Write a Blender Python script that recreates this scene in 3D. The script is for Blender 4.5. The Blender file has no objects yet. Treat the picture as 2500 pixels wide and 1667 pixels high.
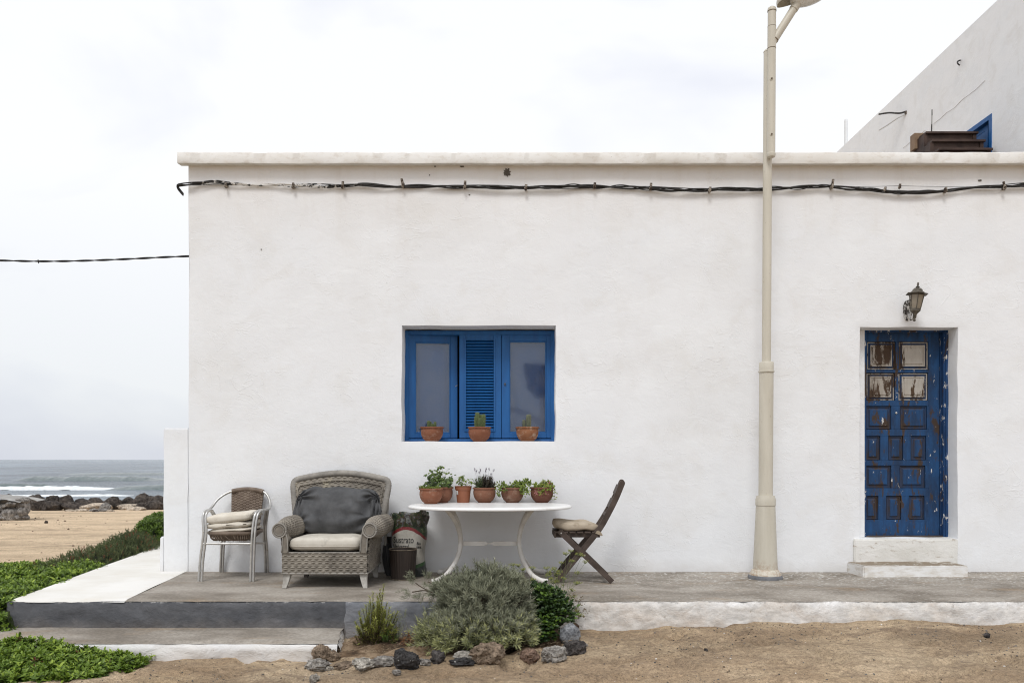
import bpy, bmesh, math, random
import numpy as np
from mathutils import Vector, Matrix, noise as mn

random.seed(7)
RNG = np.random.default_rng(11)
SC = bpy.context.scene
COL = SC.collection
R = math.radians
pi = math.pi

# ------------------------------------------------------------------ camera
cam_d = bpy.data.cameras.new("camera")
cam_d.sensor_width = 36.0
cam_d.lens = 28.8
cam_d.shift_y = 0.115
cam_d.clip_start = 0.05
cam_d.clip_end = 40000
cam = bpy.data.objects.new("camera", cam_d)
cam.location = (0, -8.16, 1.12)
cam.rotation_euler = (R(90), 0, 0)
COL.objects.link(cam)
SC.camera = cam

# ------------------------------------------------------------------ sun + sky
SUN_DIR = Vector((-0.20, -0.75, 1.12)).normalized()      # towards the sun
sd = bpy.data.lights.new("sun", 'SUN')
sd.energy = 1.5
sd.angle = R(18)
sd.color = (1.0, 0.99, 0.975)
sun = bpy.data.objects.new("sun", sd)
sun.rotation_euler = SUN_DIR.to_track_quat('Z', 'Y').to_euler()
sun.location = (6, -12, 14)
COL.objects.link(sun)

world = bpy.data.worlds.new("World")
SC.world = world
world.use_nodes = True
wt = world.node_tree
wt.nodes.clear()
def wn(t, **k):
    n = wt.nodes.new(t)
    for a, b in k.items():
        setattr(n, a, b)
    return n
wo = wn('ShaderNodeOutputWorld')
sky = wn('ShaderNodeTexSky', sky_type='NISHITA', sun_disc=False)
sky.sun_elevation = math.asin(SUN_DIR.z)
sky.sun_rotation = math.atan2(SUN_DIR.x, SUN_DIR.y)
bg1 = wn('ShaderNodeBackground'); bg1.inputs[1].default_value = 0.12
wt.links.new(sky.outputs[0], bg1.inputs[0])
tc = wn('ShaderNodeTexCoord')
mp = wn('ShaderNodeMapping'); mp.inputs['Scale'].default_value = (1.0, 1.0, 2.2)
wt.links.new(tc.outputs['Generated'], mp.inputs[0])
nz = wn('ShaderNodeTexNoise'); nz.inputs['Scale'].default_value = 1.7; nz.inputs['Detail'].default_value = 5
nz.inputs['Roughness'].default_value = 0.5; nz.inputs['Distortion'].default_value = 0.4
wt.links.new(mp.outputs[0], nz.inputs[0])
cr = wn('ShaderNodeValToRGB')
cr.color_ramp.elements[0].position = 0.40; cr.color_ramp.elements[0].color = (0.80, 0.82, 0.90, 1)
cr.color_ramp.elements[1].position = 0.53; cr.color_ramp.elements[1].color = (0.955, 0.965, 0.985, 1)
wt.links.new(nz.outputs[0], cr.inputs[0])
sx = wn('ShaderNodeSeparateXYZ'); wt.links.new(tc.outputs['Generated'], sx.inputs[0])
cr2 = wn('ShaderNodeValToRGB')         # a cloud deck a little greyer towards the horizon
cr2.color_ramp.elements[0].position = 0.0; cr2.color_ramp.elements[0].color = (0.80, 0.815, 0.822, 1)
cr2.color_ramp.elements[1].position = 0.30; cr2.color_ramp.elements[1].color = (1, 1, 1, 1)
wt.links.new(sx.outputs[2], cr2.inputs[0])
mx = wn('ShaderNodeMix', data_type='RGBA', blend_type='MULTIPLY'); mx.inputs[0].default_value = 1
wt.links.new(cr.outputs[0], mx.inputs[6]); wt.links.new(cr2.outputs[0], mx.inputs[7])
bg2 = wn('ShaderNodeBackground'); bg2.inputs[1].default_value = 0.97
wt.links.new(mx.outputs[2], bg2.inputs[0])
ms = wn('ShaderNodeMixShader'); ms.inputs[0].default_value = 0.94
wt.links.new(bg1.outputs[0], ms.inputs[1]); wt.links.new(bg2.outputs[0], ms.inputs[2])
wt.links.new(ms.outputs[0], wo.inputs[0])

SC.view_settings.view_transform = 'Standard'
try: SC.view_settings.look = 'None'
except Exception: pass
SC.view_settings.exposure = 0.17
SC.view_settings.gamma = 1.0
SC.view_settings.use_curve_mapping = False
SC.render.engine = 'CYCLES'
SC.cycles.use_denoising = True
SC.cycles.max_bounces = 8
SC.cycles.filter_width = 1.1

# ------------------------------------------------------------------ numpy value noise
def _h(ix, iy, iz):
    n = (ix * 374761393 + iy * 668265263 + iz * 1440662683) & 0xFFFFFFFF
    n = ((n ^ (n >> 13)) * 1274126177) & 0xFFFFFFFF
    n = n ^ (n >> 16)
    return (n & 0xFFFF) / 32767.5 - 1.0
def vnoise(x, y, z=0.0, s=1.0):
    x = np.asarray(x, float) * s; y = np.asarray(y, float) * s
    z = np.asarray(z, float) * s + np.zeros_like(x)
    x, y, z = np.broadcast_arrays(x, y, z)
    xi = np.floor(x).astype(np.int64); yi = np.floor(y).astype(np.int64); zi = np.floor(z).astype(np.int64)
    fx = x - xi; fy = y - yi; fz = z - zi
    fx = fx * fx * (3 - 2 * fx); fy = fy * fy * (3 - 2 * fy); fz = fz * fz * (3 - 2 * fz)
    r = 0
    for a in (0, 1):
        for b in (0, 1):
            for c in (0, 1):
                w = (fx if a else 1 - fx) * (fy if b else 1 - fy) * (fz if c else 1 - fz)
                r = r + w * _h(xi + a, yi + b, zi + c)
    return r
def fbm(x, y, z=0.0, s=1.0, o=4, g=0.5):
    r = 0; a = 1.0
    for k in range(o):
        r = r + a * vnoise(np.asarray(x) + 17.3 * k, np.asarray(y) - 9.1 * k, z, s)
        a *= g; s *= 2.03
    return r

# ------------------------------------------------------------------ objects
ORG = {}
def tag(o, label=None, cat=None, group=None, kind=None):
    if label: o['label'] = label
    if cat: o['category'] = cat
    if group: o['group'] = group
    if kind: o['kind'] = kind
    return o
def thing(name, label, cat, loc=(0, 0, 0), group=None):
    o = bpy.data.objects.new(name, None); COL.objects.link(o)
    o.empty_display_size = 0.1
    o.location = loc
    ORG[o.name] = Vector(loc)
    return tag(o, label, cat, group)
def link_mesh(name, me, parent=None, origin=None):
    o = bpy.data.objects.new(name, me); COL.objects.link(o)
    if parent is not None:
        o.parent = parent
        ORG[o.name] = ORG[parent.name].copy()
    else:
        ORG[o.name] = Vector(origin or (0, 0, 0)); o.location = ORG[o.name]
    return o
class MB:
    """collects shapes in world coordinates, links them as one mesh object"""
    def __init__(s): s.v = []; s.f = []; s.m = []; s.uv = None
    def add(s, vs, fs, mi=0):
        b = len(s.v); s.v += [tuple(p) for p in vs]
        s.f += [tuple(i + b for i in f) for f in fs]; s.m += [mi] * len(fs); return s
    def box(s, x0, x1, y0, y1, z0, z1, mi=0, M=None):
        vs = [Vector((x, y, z)) for x in (x0, x1) for y in (y0, y1) for z in (z0, z1)]
        if M is not None: vs = [M @ v for v in vs]
        return s.add(vs, [(0, 1, 3, 2), (4, 6, 7, 5), (0, 4, 5, 1), (2, 3, 7, 6), (0, 2, 6, 4), (1, 5, 7, 3)], mi)
    def tube(s, pts, r, n=10, cap=True, mi=0, flat=1.0):
        pts = [Vector(p) for p in pts]
        rs = r if isinstance(r, (list, tuple)) else [r] * len(pts)
        up = None; vs = []; fs = []
        for i, p in enumerate(pts):
            d = (pts[min(i + 1, len(pts) - 1)] - pts[max(i - 1, 0)]).normalized()
            if up is None:
                up = Vector((0, 0, 1)) if abs(d.z) < 0.9 else Vector((0, 1, 0))
            a = d.cross(up)
            if a.length < 1e-6: a = d.orthogonal()
            a.normalize(); b = a.cross(d).normalized(); up = b
            for k in range(n):
                t = 2 * pi * k / n
                vs.append(p + a * math.cos(t) * rs[i] + b * math.sin(t) * rs[i] * flat)
        for i in range(len(pts) - 1):
            for k in range(n):
                q = (k + 1) % n
                fs.append((i * n + k, i * n + q, (i + 1) * n + q, (i + 1) * n + k))
        if cap:
            fs.append(tuple(range(n))[::-1]); fs.append(tuple((len(pts) - 1) * n + k for k in range(n)))
        return s.add(vs, fs, mi)
    def lathe(s, prof, c=(0, 0, 0), n=32, M=None, mi=0, phase=0.0):
        """prof: (radius, z) from bottom to top"""
        vs = []; fs = []
        for (r, z) in prof:
            for k in range(n):
                t = 2 * pi * k / n + phase
                v = Vector((r * math.cos(t), r * math.sin(t), z))
                if M is not None: v = M @ v
                vs.append(v + Vector(c))
        for i in range(len(prof) - 1):
            for k in range(n):
                q = (k + 1) % n
                fs.append((i * n + k, i * n + q, (i + 1) * n + q, (i + 1) * n + k))
        fs.append(tuple(range(n))[::-1]); fs.append(tuple((len(prof) - 1) * n + k for k in range(n)))
        return s.add(vs, fs, mi)
    def prism(s, poly, y0, y1, mi=0, axis='y'):
        """poly in (x, z), extruded along y (or in (x,y) along z)"""
        n = len(poly)
        if axis == 'y': vs = [(p[0], y0, p[1]) for p in poly] + [(p[0], y1, p[1]) for p in poly]
        elif axis == 'z': vs = [(p[0], p[1], y0) for p in poly] + [(p[0], p[1], y1) for p in poly]
        else: vs = [(y0, p[0], p[1]) for p in poly] + [(y1, p[0], p[1]) for p in poly]
        fs = [tuple(range(n)), tuple(range(2 * n - 1, n - 1, -1))]
        fs += [(i, i + n, (i + 1) % n + n, (i + 1) % n) for i in range(n)]
        return s.add(vs, fs, mi)
    def plank(s, p, q, w, y0, y1, mi=0):
        """board seen side-on: from p to q in (x,z), width w, thick y0..y1"""
        p = Vector(p); q = Vector(q); d = (q - p).normalized(); n = Vector((-d.y, d.x)) * w / 2
        return s.prism([tuple(p - n), tuple(q - n), tuple(q + n), tuple(p + n)], y0, y1, mi)
    def ball(s, c, r, n=10, sc=(1, 1, 1), mi=0):
        prof = [(max(1e-4, r * math.sin(pi * i / n)), -r * math.cos(pi * i / n)) for i in range(n + 1)]
        M = Matrix.Diagonal((sc[0], sc[1], sc[2])).to_4x4()
        return s.lathe(prof, c, n * 2, M, mi)
    def grid(s, fn, nu, nv, mi=0, closed_u=False):
        vs = [fn(i / nu, j / nv) for j in range(nv + 1) for i in range(nu + (0 if closed_u else 1))]
        w = nu if closed_u else nu + 1
        fs = []
        for j in range(nv):
            for i in range(nu):
                a = j * w + i; b = j * w + (i + 1) % w if closed_u else a + 1
                fs.append((a, b, b + w, a + w))
        return s.add(vs, fs, mi)
    def build(s, name, mat, parent=None, smooth=None, bevel=0.0, origin=None, seg=2, fix=True):
        me = bpy.data.meshes.new(name)
        o0 = ORG[parent.name] if parent is not None else Vector(origin or (0, 0, 0))
        me.from_pydata([(v[0] - o0.x, v[1] - o0.y, v[2] - o0.z) for v in s.v], [], s.f)
        mats = mat if isinstance(mat, (list, tuple)) else [mat]
        for m_ in mats: me.materials.append(m_)
        if len(mats) > 1: me.polygons.foreach_set('material_index', s.m)
        if fix:
            bm = bmesh.new(); bm.from_mesh(me)
            bmesh.ops.recalc_face_normals(bm, faces=bm.faces)
            bm.to_mesh(me); bm.free()
        if smooth is not None:
            me.polygons.foreach_set('use_smooth', [True] * len(me.polygons))
            if smooth > 0:
                me.set_sharp_from_angle(angle=R(smooth))
        o = link_mesh(name, me, parent, origin)
        if bevel > 0:
            b = o.modifiers.new('bevel', 'BEVEL'); b.width = bevel; b.segments = seg; b.limit_method = 'ANGLE'; b.angle_limit = R(35)
            if smooth is None:
                me.polygons.foreach_set('use_smooth', [True] * len(me.polygons))
                b.harden_normals = True
        return o
def np_mesh(name, V, F, mat, parent=None, attr=None, smooth=False, origin=None, fix=False):
    """V (n,3) world, F (m,k) ints"""
    o0 = ORG[parent.name] if parent is not None else Vector(origin or (0, 0, 0))
    V = np.asarray(V, np.float32) - np.array(o0, np.float32)
    F = np.asarray(F, np.int32)
    me = bpy.data.meshes.new(name)
    n, k = F.shape
    me.vertices.add(len(V)); me.vertices.foreach_set('co', V.ravel())
    me.loops.add(n * k); me.loops.foreach_set('vertex_index', F.ravel())
    me.polygons.add(n)
    me.polygons.foreach_set('loop_start', np.arange(0, n * k, k, dtype=np.int32))
    me.polygons.foreach_set('loop_total', np.full(n, k, np.int32))
    me.polygons.foreach_set('use_smooth', np.full(n, smooth, bool))
    me.update(calc_edges=True)
    if attr is not None:
        a = me.attributes.new('tint', 'FLOAT', 'FACE'); a.data.foreach_set('value', np.asarray(attr, np.float32))
    me.materials.append(mat)
    return link_mesh(name, me, parent, origin)
def dup_part(o, off, rot=None, scale=None):
    c = o.copy(); COL.objects.link(c)
    c.location = o.location + Vector(off)
    if rot is not None: c.rotation_euler = rot
    if scale is not None: c.scale = scale
    ORG[c.name] = ORG[o.name].copy()
    return c
def crv(pts, n=8):
    """Catmull-Rom through pts"""
    P = [Vector(p) for p in pts]; out = []
    for i in range(len(P) - 1):
        p0 = P[i - 1] if i > 0 else P[0] * 2 - P[1]
        p1 = P[i]; p2 = P[i + 1]
        p3 = P[i + 2] if i + 2 < len(P) else P[-1] * 2 - P[-2]
        for k in range(n):
            t = k / n
            out.append(0.5 * ((2 * p1) + (-p0 + p2) * t + (2 * p0 - 5 * p1 + 4 * p2 - p3) * t * t + (-p0 + 3 * p1 - 3 * p2 + p3) * t ** 3))
    out.append(P[-1]); return out

# ------------------------------------------------------------------ materials
class NT:
    def __init__(s, name):
        s.m = bpy.data.materials.new(name); s.m.use_nodes = True
        s.t = s.m.node_tree; s.t.nodes.clear()
        s.out = s.n('ShaderNodeOutputMaterial'); s.b = s.n('ShaderNodeBsdfPrincipled')
        s.l(s.b.outputs[0], s.out.inputs[0])
        s.tc = s.n('ShaderNodeTexCoord'); s.geo = s.n('ShaderNodeNewGeometry')
        s.pos = s.geo.outputs['Position']
    def n(s, t, **k):
        x = s.t.nodes.new(t)
        for a, b in k.items(): setattr(x, a, b)
        return x
    def l(s, a, b): s.t.links.new(a, b)
    def mapped(s, scale=(1, 1, 1), src=None, rot=(0, 0, 0), loc=(0, 0, 0)):
        m = s.n('ShaderNodeMapping'); m.inputs['Scale'].default_value = scale
        m.inputs['Rotation'].default_value = rot; m.inputs['Location'].default_value = loc
        s.l(src or s.pos, m.inputs[0]); return m.outputs[0]
    def noise(s, scale, detail=4, rough=0.55, vec=None, dist=0.0):
        x = s.n('ShaderNodeTexNoise'); x.inputs['Scale'].default_value = scale
        x.inputs['Detail'].default_value = detail; x.inputs['Roughness'].default_value = rough
        x.inputs['Distortion'].default_value = dist
        s.l(vec or s.pos, x.inputs['Vector']); return x.outputs[0]
    def voro(s, scale, vec=None, feature='F1', out='Distance'):
        x = s.n('ShaderNodeTexVoronoi', feature=feature); x.inputs['Scale'].default_value = scale
        s.l(vec or s.pos, x.inputs['Vector']); return x.outputs[out]
    def ramp(s, fac, stops, interp='LINEAR'):
        x = s.n('ShaderNodeValToRGB'); e = x.color_ramp.elements; x.color_ramp.interpolation = interp
        while len(e) < len(stops): e.new(0.5)
        for q, (p, c) in zip(e, stops):
            q.position = p
            q.color = (c, c, c, 1) if isinstance(c, (int, float)) else (*c, 1)
        s.l(fac, x.inputs[0]); return x.outputs[0]
    def mix(s, fac, a, b, mode='MIX'):
        x = s.n('ShaderNodeMix', data_type='RGBA', blend_type=mode)
        for i, v in ((0, fac), (6, a), (7, b)):
            if hasattr(v, 'links'): s.l(v, x.inputs[i])
            elif i == 0: x.inputs[0].default_value = v
            else: x.inputs[i].default_value = (*v, 1) if len(v) == 3 else v
        return x.outputs[2]
    def math(s, op, a, b=0.0, c=None):
        x = s.n('ShaderNodeMath', operation=op)
        for i, v in ((0, a), (1, b), (2, c)):
            if v is None: continue
            if hasattr(v, 'links'): s.l(v, x.inputs[i])
            else: x.inputs[i].default_value = v
        return x.outputs[0]
    def xyz(s, src=None):
        x = s.n('ShaderNodeSeparateXYZ'); s.l(src or s.pos, x.inputs[0]); return x.outputs
    def bump(s, h, strength=0.4, dist=0.01):
        x = s.n('ShaderNodeBump'); x.inputs['Strength'].default_value = strength; x.inputs['Distance'].default_value = dist
        s.l(h, x.inputs['Height'])
        if s.b.inputs['Normal'].links: s.l(s.b.inputs['Normal'].links[0].from_socket, x.inputs['Normal'])
        s.l(x.outputs[0], s.b.inputs['Normal']); return s
    def col(s, c):
        if hasattr(c, 'links'): s.l(c, s.b.inputs['Base Color'])
        else: s.b.inputs['Base Color'].default_value = (*c, 1)
        return s
    def set(s, rough=0.8, metal=0.0, spec=0.4, rsock=None):
        s.b.inputs['Roughness'].default_value = rough; s.b.inputs['Metallic'].default_value = metal
        s.b.inputs['Specular IOR Level'].default_value = spec
        if rsock is not None: s.l(rsock, s.b.inputs['Roughness'])
        return s
def M2(name, c1, c2, scale=6, rough=0.8, spec=0.35, metal=0.0, bump=0.0, bscale=60, bdist=0.004, lo=0.35, hi=0.65,
       c3=None, s3=20, t3=(0.6, 0.66), stretch=(1, 1, 1)):
    t = NT(name)
    v = t.mapped(stretch)
    c = t.ramp(t.noise(scale, 5, 0.6, v), [(lo, c1), (hi, c2)])
    if c3 is not None:
        c = t.mix(t.ramp(t.noise(s3, 6, 0.65, v), [(t3[0], 0.0), (t3[1], 1.0)]), c, c3)
    t.col(c).set(rough, metal, spec)
    if bump > 0: t.bump(t.noise(bscale, 5, 0.6, v), bump, bdist)
    return t.m

MAT = {}
# -- wall plaster
def plaster(name, base=(0.79, 0.80, 0.815), alt=(0.765, 0.77, 0.775), cornice=False, dirt=0.0, blue=(0.78, 0.795, 0.815)):
    t = NT(name); X = t.xyz()
    big = t.noise(0.8, 5, 0.55)
    c = t.ramp(big, [(0.33, alt), (0.5, base), (0.68, blue)])
    blot = t.ramp(t.noise(2.6, 7, 0.62, None, 0.7), [(0.50, 0.0), (0.66, 1.0)])
    c = t.mix(t.math('MULTIPLY', blot, 0.22), c, (0.66, 0.635, 0.59))
    cool = t.ramp(t.noise(1.9, 6, 0.6, t.mapped(loc=(11, 3, 5))), [(0.50, 0.0), (0.62, 1.0)])
    c = t.mix(t.math('MULTIPLY', cool, 0.5), c, (0.82, 0.835, 0.85))
    # weathering band below the cornice and a grimy foot
    wob = t.math('MULTIPLY', t.noise(1.7, 4, 0.6, t.mapped((1, 1, 0.5))), 0.5)
    top = t.math('SUBTRACT', X[2], wob)
    topf = t.ramp(t.math('MULTIPLY', t.math('SUBTRACT', top, 3.05), 1.25), [(0.05, 0.0), (0.95, 1.0)])
    if not cornice: topf = t.math('MULTIPLY', topf, 0.0)
    c = t.mix(t.math('MULTIPLY', topf, 0.30), c, (0.70, 0.635, 0.56))
    streak = t.ramp(t.noise(5.0, 5, 0.65, t.mapped((1, 1, 0.10))), [(0.50, 0.0), (0.66, 1.0)])
    c = t.mix(t.math('MULTIPLY', t.math('MULTIPLY', streak, t.math('MULTIPLY_ADD', topf, 0.8, 0.10)), 0.22), c, (0.56, 0.50, 0.43))
    foot = t.ramp(t.math('ADD', X[2], t.math('MULTIPLY', t.noise(4, 6, 0.7), 0.22)), [(0.10, 1.0), (0.24, 0.0)])
    c = t.mix(t.math('MULTIPLY', foot, 0.35), c, (0.52, 0.49, 0.45))
    fine = t.ramp(t.noise(34, 5, 0.7), [(0.62, 0.0), (0.72, 1.0)])
    c = t.mix(t.math('MULTIPLY', fine, 0.10), c, (0.5, 0.47, 0.42))
    pit = t.ramp(t.voro(7.5, t.mapped((1, 1, 1.2))), [(0.022, 1.0), (0.040, 0.0)])
    gate = t.ramp(t.noise(3.0, 2), [(0.52, 0.0), (0.60, 1.0)])
    c = t.mix(t.math('MULTIPLY', t.math('MULTIPLY', pit, gate), 0.55), c, (0.30, 0.27, 0.23))
    if dirt > 0:
        d = t.ramp(t.noise(5, 8, 0.7, t.mapped((1, 1, 2.0)), 0.5), [(0.50, 0.0), (0.72, 1.0)])
        c = t.mix(t.math('MULTIPLY', d, dirt), c, (0.45, 0.38, 0.31))
    t.col(c).set(0.88, 0, 0.25)
    v = t.mapped((1, 1, 1.5), rot=(0, R(8), 0))
    lump = t.noise(1.6, 3, 0.5)
    trowel = t.noise(4.2, 8, 0.62, v, 0.9)
    ridge = t.ramp(t.math('ABSOLUTE', t.math('SUBTRACT', t.noise(3.0, 4, 0.5, v, 1.6), 0.5)), [(0.0, 1.0), (0.018, 0.0)])
    gate2 = t.ramp(t.noise(1.3, 2), [(0.50, 0.0), (0.62, 1.0)])
    t.bump(lump, 0.22, 0.05)
    t.bump(trowel, 0.13, 0.03)
    t.bump(t.math('MULTIPLY', ridge, gate2), 0.28, 0.006)
    t.bump(t.math('MULTIPLY', t.noise(13, 8, 0.7, t.mapped((1, 1, 1.8)), 0.9), t.ramp(t.noise(1.6, 4, 0.6, t.mapped(loc=(7, 0, 2))), [(0.42, 0.10), (0.62, 1.0)])), 0.13, 0.016)
    ridge2 = t.ramp(t.math('ABSOLUTE', t.math('SUBTRACT', t.noise(7.0, 4, 0.5, t.mapped((1, 1, 1.9), loc=(3, 0, 1)), 1.2), 0.5)), [(0.0, 1.0), (0.022, 0.0)])
    t.bump(t.math('MULTIPLY', ridge2, t.ramp(t.noise(2.4, 3, 0.6), [(0.54, 0.0), (0.60, 1.0)])), 0.22, 0.006)
    t.bump(t.noise(75, 4, 0.6), 0.12, 0.004)
    return t.m
MAT['wall'] = plaster('plaster_white', cornice=True)
MAT['wall_dirty'] = plaster('plaster_dirty', dirt=0.30)
MAT['wall2'] = plaster('plaster_neighbour', base=(0.875, 0.88, 0.885), alt=(0.86, 0.86, 0.86), blue=(0.87, 0.88, 0.885))
t = NT('cornice_plaster')
c = t.ramp(t.noise(1.1, 5, 0.6), [(0.35, (0.70, 0.675, 0.63)), (0.6, (0.765, 0.755, 0.73))])
c = t.mix(t.math('MULTIPLY', t.ramp(t.noise(9, 8, 0.7, t.mapped((1, 1, 2))), [(0.5, 0.0), (0.68, 1.0)]), 0.45), c, (0.50, 0.43, 0.35))
c = t.mix(t.ramp(t.noise(30, 6, 0.7), [(0.66, 0.0), (0.70, 0.7)]), c, (0.16, 0.13, 0.10))
t.col(c).set(0.9, 0, 0.2); t.bump(t.noise(14, 6, 0.6), 0.25, 0.01); t.bump(t.noise(90, 4), 0.3, 0.004)
MAT['cornice'] = t.m

# -- painted curb / step faces
def curb(name, c1, c2, chip, chipamt=(0.62, 0.68), bumpk=0.6, mud=0.5):
    t = NT(name); X = t.xyz()
    c = t.ramp(t.noise(2.4, 6, 0.6, t.mapped((1, 1, 2.5))), [(0.35, c1), (0.65, c2)])
    c = t.mix(t.ramp(t.noise(11, 8, 0.7, t.mapped((1, 1, 2.2))), [(chipamt[0], 0.0), (chipamt[1], 0.8)]), c, chip)
    # splashed sand above the ground line
    low = t.math('MULTIPLY', t.math('ADD', X[2], t.math('MULTIPLY', t.noise(5, 5), 0.14)), -1.0)
    mf = t.ramp(low, [(0.03, 0.0), (0.30, mud)])
    c = t.mix(mf, c, (0.42, 0.34, 0.26))
    t.col(c).set(0.88, 0, 0.25)
    t.bump(t.noise(6, 6, 0.6, t.mapped((1, 1, 1.8)), 1.0), bumpk, 0.03)
    t.bump(t.noise(45, 5, 0.65), 0.45, 0.006)
    return t
t = NT('terrace_face'); X = t.xyz()
xw = t.math('ADD', X[0], t.math('MULTIPLY', t.math('SUBTRACT', t.noise(9, 5), 0.5), 0.05))
dark = t.ramp(t.noise(3, 6, 0.6, t.mapped((1, 1, 2.5))), [(0.3, (0.075, 0.078, 0.086)), (0.7, (0.11, 0.112, 0.12))])
mid = t.ramp(t.noise(3.4, 7, 0.65, t.mapped((1, 1, 2))), [(0.3, (0.15, 0.16, 0.18)), (0.7, (0.27, 0.275, 0.29))])
whi = t.ramp(t.noise(2.2, 7, 0.65, t.mapped((1, 1, 2))), [(0.34, (0.60, 0.54, 0.48)), (0.52, (0.66, 0.64, 0.61)), (0.7, (0.74, 0.735, 0.73))])
whi = t.mix(t.ramp(t.noise(4, 8, 0.72, t.mapped((1, 1, 1.5)), 0.6), [(0.53, 0.0), (0.68, 0.6)]), whi, (0.50, 0.43, 0.37))
whi = t.mix(t.ramp(t.noise(22, 8, 0.75), [(0.60, 0.0), (0.66, 0.6)]), whi, (0.30, 0.26, 0.22))
gtw = t.math('GREATER_THAN', xw, -1.318)
gtw2 = t.math('GREATER_THAN', xw, -0.30)
c = t.mix(gtw, dark, mid); c = t.mix(gtw2, c, whi)
low = t.math('MULTIPLY', t.math('ADD', X[2], t.math('MULTIPLY', t.noise(6, 6), 0.16)), -1.0)
c = t.mix(t.ramp(low, [(0.05, 0.0), (0.30, 0.45)]), c, (0.36, 0.30, 0.24))
rim = t.math('ADD', X[2], t.math('MULTIPLY', t.math('SUBTRACT', t.noise(15, 7, 0.75), 0.5), 0.13))
c = t.mix(t.ramp(t.math('ADD', rim, 0.5), [(0.490, 0.0), (0.500, 0.8)]), c, (0.36, 0.35, 0.335))
c = t.mix(1.0, c, t.ramp(t.noise(9, 8, 0.72, t.mapped((1, 1, 2))), [(0.38, 0.82), (0.62, 1.16)]), 'MULTIPLY')
t.col(c).set(0.85, 0, 0.3)
t.bump(t.noise(7, 8, 0.66, t.mapped((1, 1, 1.4)), 0.7), 0.5, 0.03); t.bump(t.noise(50, 5, 0.65), 0.45, 0.006)
MAT['terrace_face'] = t.m
t = curb('step_face', (0.72, 0.74, 0.76), (0.80, 0.80, 0.79), (0.44, 0.40, 0.36), (0.66, 0.72))
MAT['step_face'] = t.m
# -- terrace floor: worn grey cement with paint flecks
t = NT('terrace_floor'); X = t.xyz()
v = t.mapped((0.8, 1.3, 1))
c = t.ramp(t.noise(1.8, 7, 0.62, v, 0.4), [(0.38, (0.185, 0.160, 0.130)), (0.5, (0.262, 0.232, 0.196)), (0.62, (0.345, 0.312, 0.270))])
c = t.mix(t.math('MULTIPLY', t.ramp(t.noise(2.6, 6, 0.65, t.mapped((0.5, 1.3, 1))), [(0.56, 0.0), (0.70, 1.0)]), 0.45), c, (0.30, 0.20, 0.11))
fl = t.ramp(t.noise(26, 4, 0.6, t.mapped((0.75, 1.3, 1))), [(0.585, 0.0), (0.61, 1.0)])
near = t.ramp(t.math('ADD', X[1], t.math('MULTIPLY', t.noise(2, 4), 0.6)), [(0.0, 1.0), (0.001, 1.0)])
ywall = t.ramp(t.math('MULTIPLY_ADD', t.math('ADD', X[1], t.math('MULTIPLY', t.noise(3, 5), 0.5)), 0.8, 1.0), [(0.35, 0.25), (0.95, 1.0)])
xr = t.ramp(t.math('MULTIPLY_ADD', X[0], 0.2, 0.45), [(0.25, 0.10), (0.75, 1.0)])
c = t.mix(t.math('MULTIPLY', t.math('MULTIPLY', fl, ywall), xr), c, (0.62, 0.61, 0.58))
fl2 = t.ramp(t.voro(9, t.mapped((0.6, 1.6, 1))), [(0.035, 1.0), (0.05, 0.0)])
c = t.mix(t.math('MULTIPLY', fl2, 0.5), c, (0.70, 0.69, 0.66))
g_ = t.ramp(t.noise(38, 6, 0.75), [(0.38, 0.80), (0.62, 1.18)])
c = t.mix(1.0, c, g_, 'MULTIPLY')
t.col(c).set(0.8, 0, 0.3); t.bump(t.noise(7, 6, 0.6), 0.3, 0.015); t.bump(t.noise(60, 5), 0.3, 0.004)
MAT['floor'] = t.m
t = NT('path_white')
c = t.ramp(t.noise(1.4, 6, 0.6), [(0.38, (0.66, 0.635, 0.58)), (0.58, (0.735, 0.72, 0.685))])
c = t.mix(t.math('MULTIPLY', t.ramp(t.noise(3.0, 7, 0.65, t.mapped((0.6, 1.4, 1))), [(0.55, 0.0), (0.75, 1.0)]), 0.3), c, (0.62, 0.52, 0.38))
t.col(c).set(0.7, 0, 0.3); t.bump(t.noise(8, 6, 0.6), 0.3, 0.01)
MAT['path'] = t.m
# -- sand
t = NT('sand'); X = t.xyz()
c = t.ramp(t.noise(0.9, 6, 0.6), [(0.36, (0.40, 0.295, 0.185)), (0.50, (0.52, 0.395, 0.26)), (0.66, (0.62, 0.485, 0.33))])
damp = t.ramp(t.noise(0.55, 6, 0.65, t.mapped((1, 1.6, 1), loc=(3.1, 0, 0))), [(0.47, 0.0), (0.57, 1.0)])
c = t.mix(t.math('MULTIPLY', damp, 0.6), c, (0.27, 0.185, 0.115))
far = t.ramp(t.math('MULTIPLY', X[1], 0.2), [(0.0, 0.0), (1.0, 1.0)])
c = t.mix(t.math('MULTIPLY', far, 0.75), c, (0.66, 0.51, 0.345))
c = t.mix(1.0, c, t.ramp(t.noise(0.55, 9, 0.72, t.mapped((0.45, 1.2, 1))), [(0.40, 0.72), (0.52, 1.0), (0.62, 1.12)]), 'MULTIPLY')
wet = t.ramp(t.math('MULTIPLY', t.math('ADD', X[2], 1.9), -0.6), [(0.2, 0.0), (0.7, 1.0)])
c = t.mix(t.math('MULTIPLY', wet, 0.8), c, (0.20, 0.15, 0.10))
c = t.mix(1.0, c, t.ramp(t.noise(30, 9, 0.78), [(0.36, 0.62), (0.50, 1.0), (0.64, 1.30)]), 'MULTIPLY')
c = t.mix(t.ramp(t.voro(16, t.mapped((1, 1.3, 1))), [(0.10, 0.45), (0.18, 0.0)]), c, (0.16, 0.12, 0.09))
g = t.noise(120, 3, 0.8)
c = t.mix(t.ramp(g, [(0.36, 0.55), (0.48, 0.0)]), c, (0.10, 0.07, 0.05))
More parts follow.
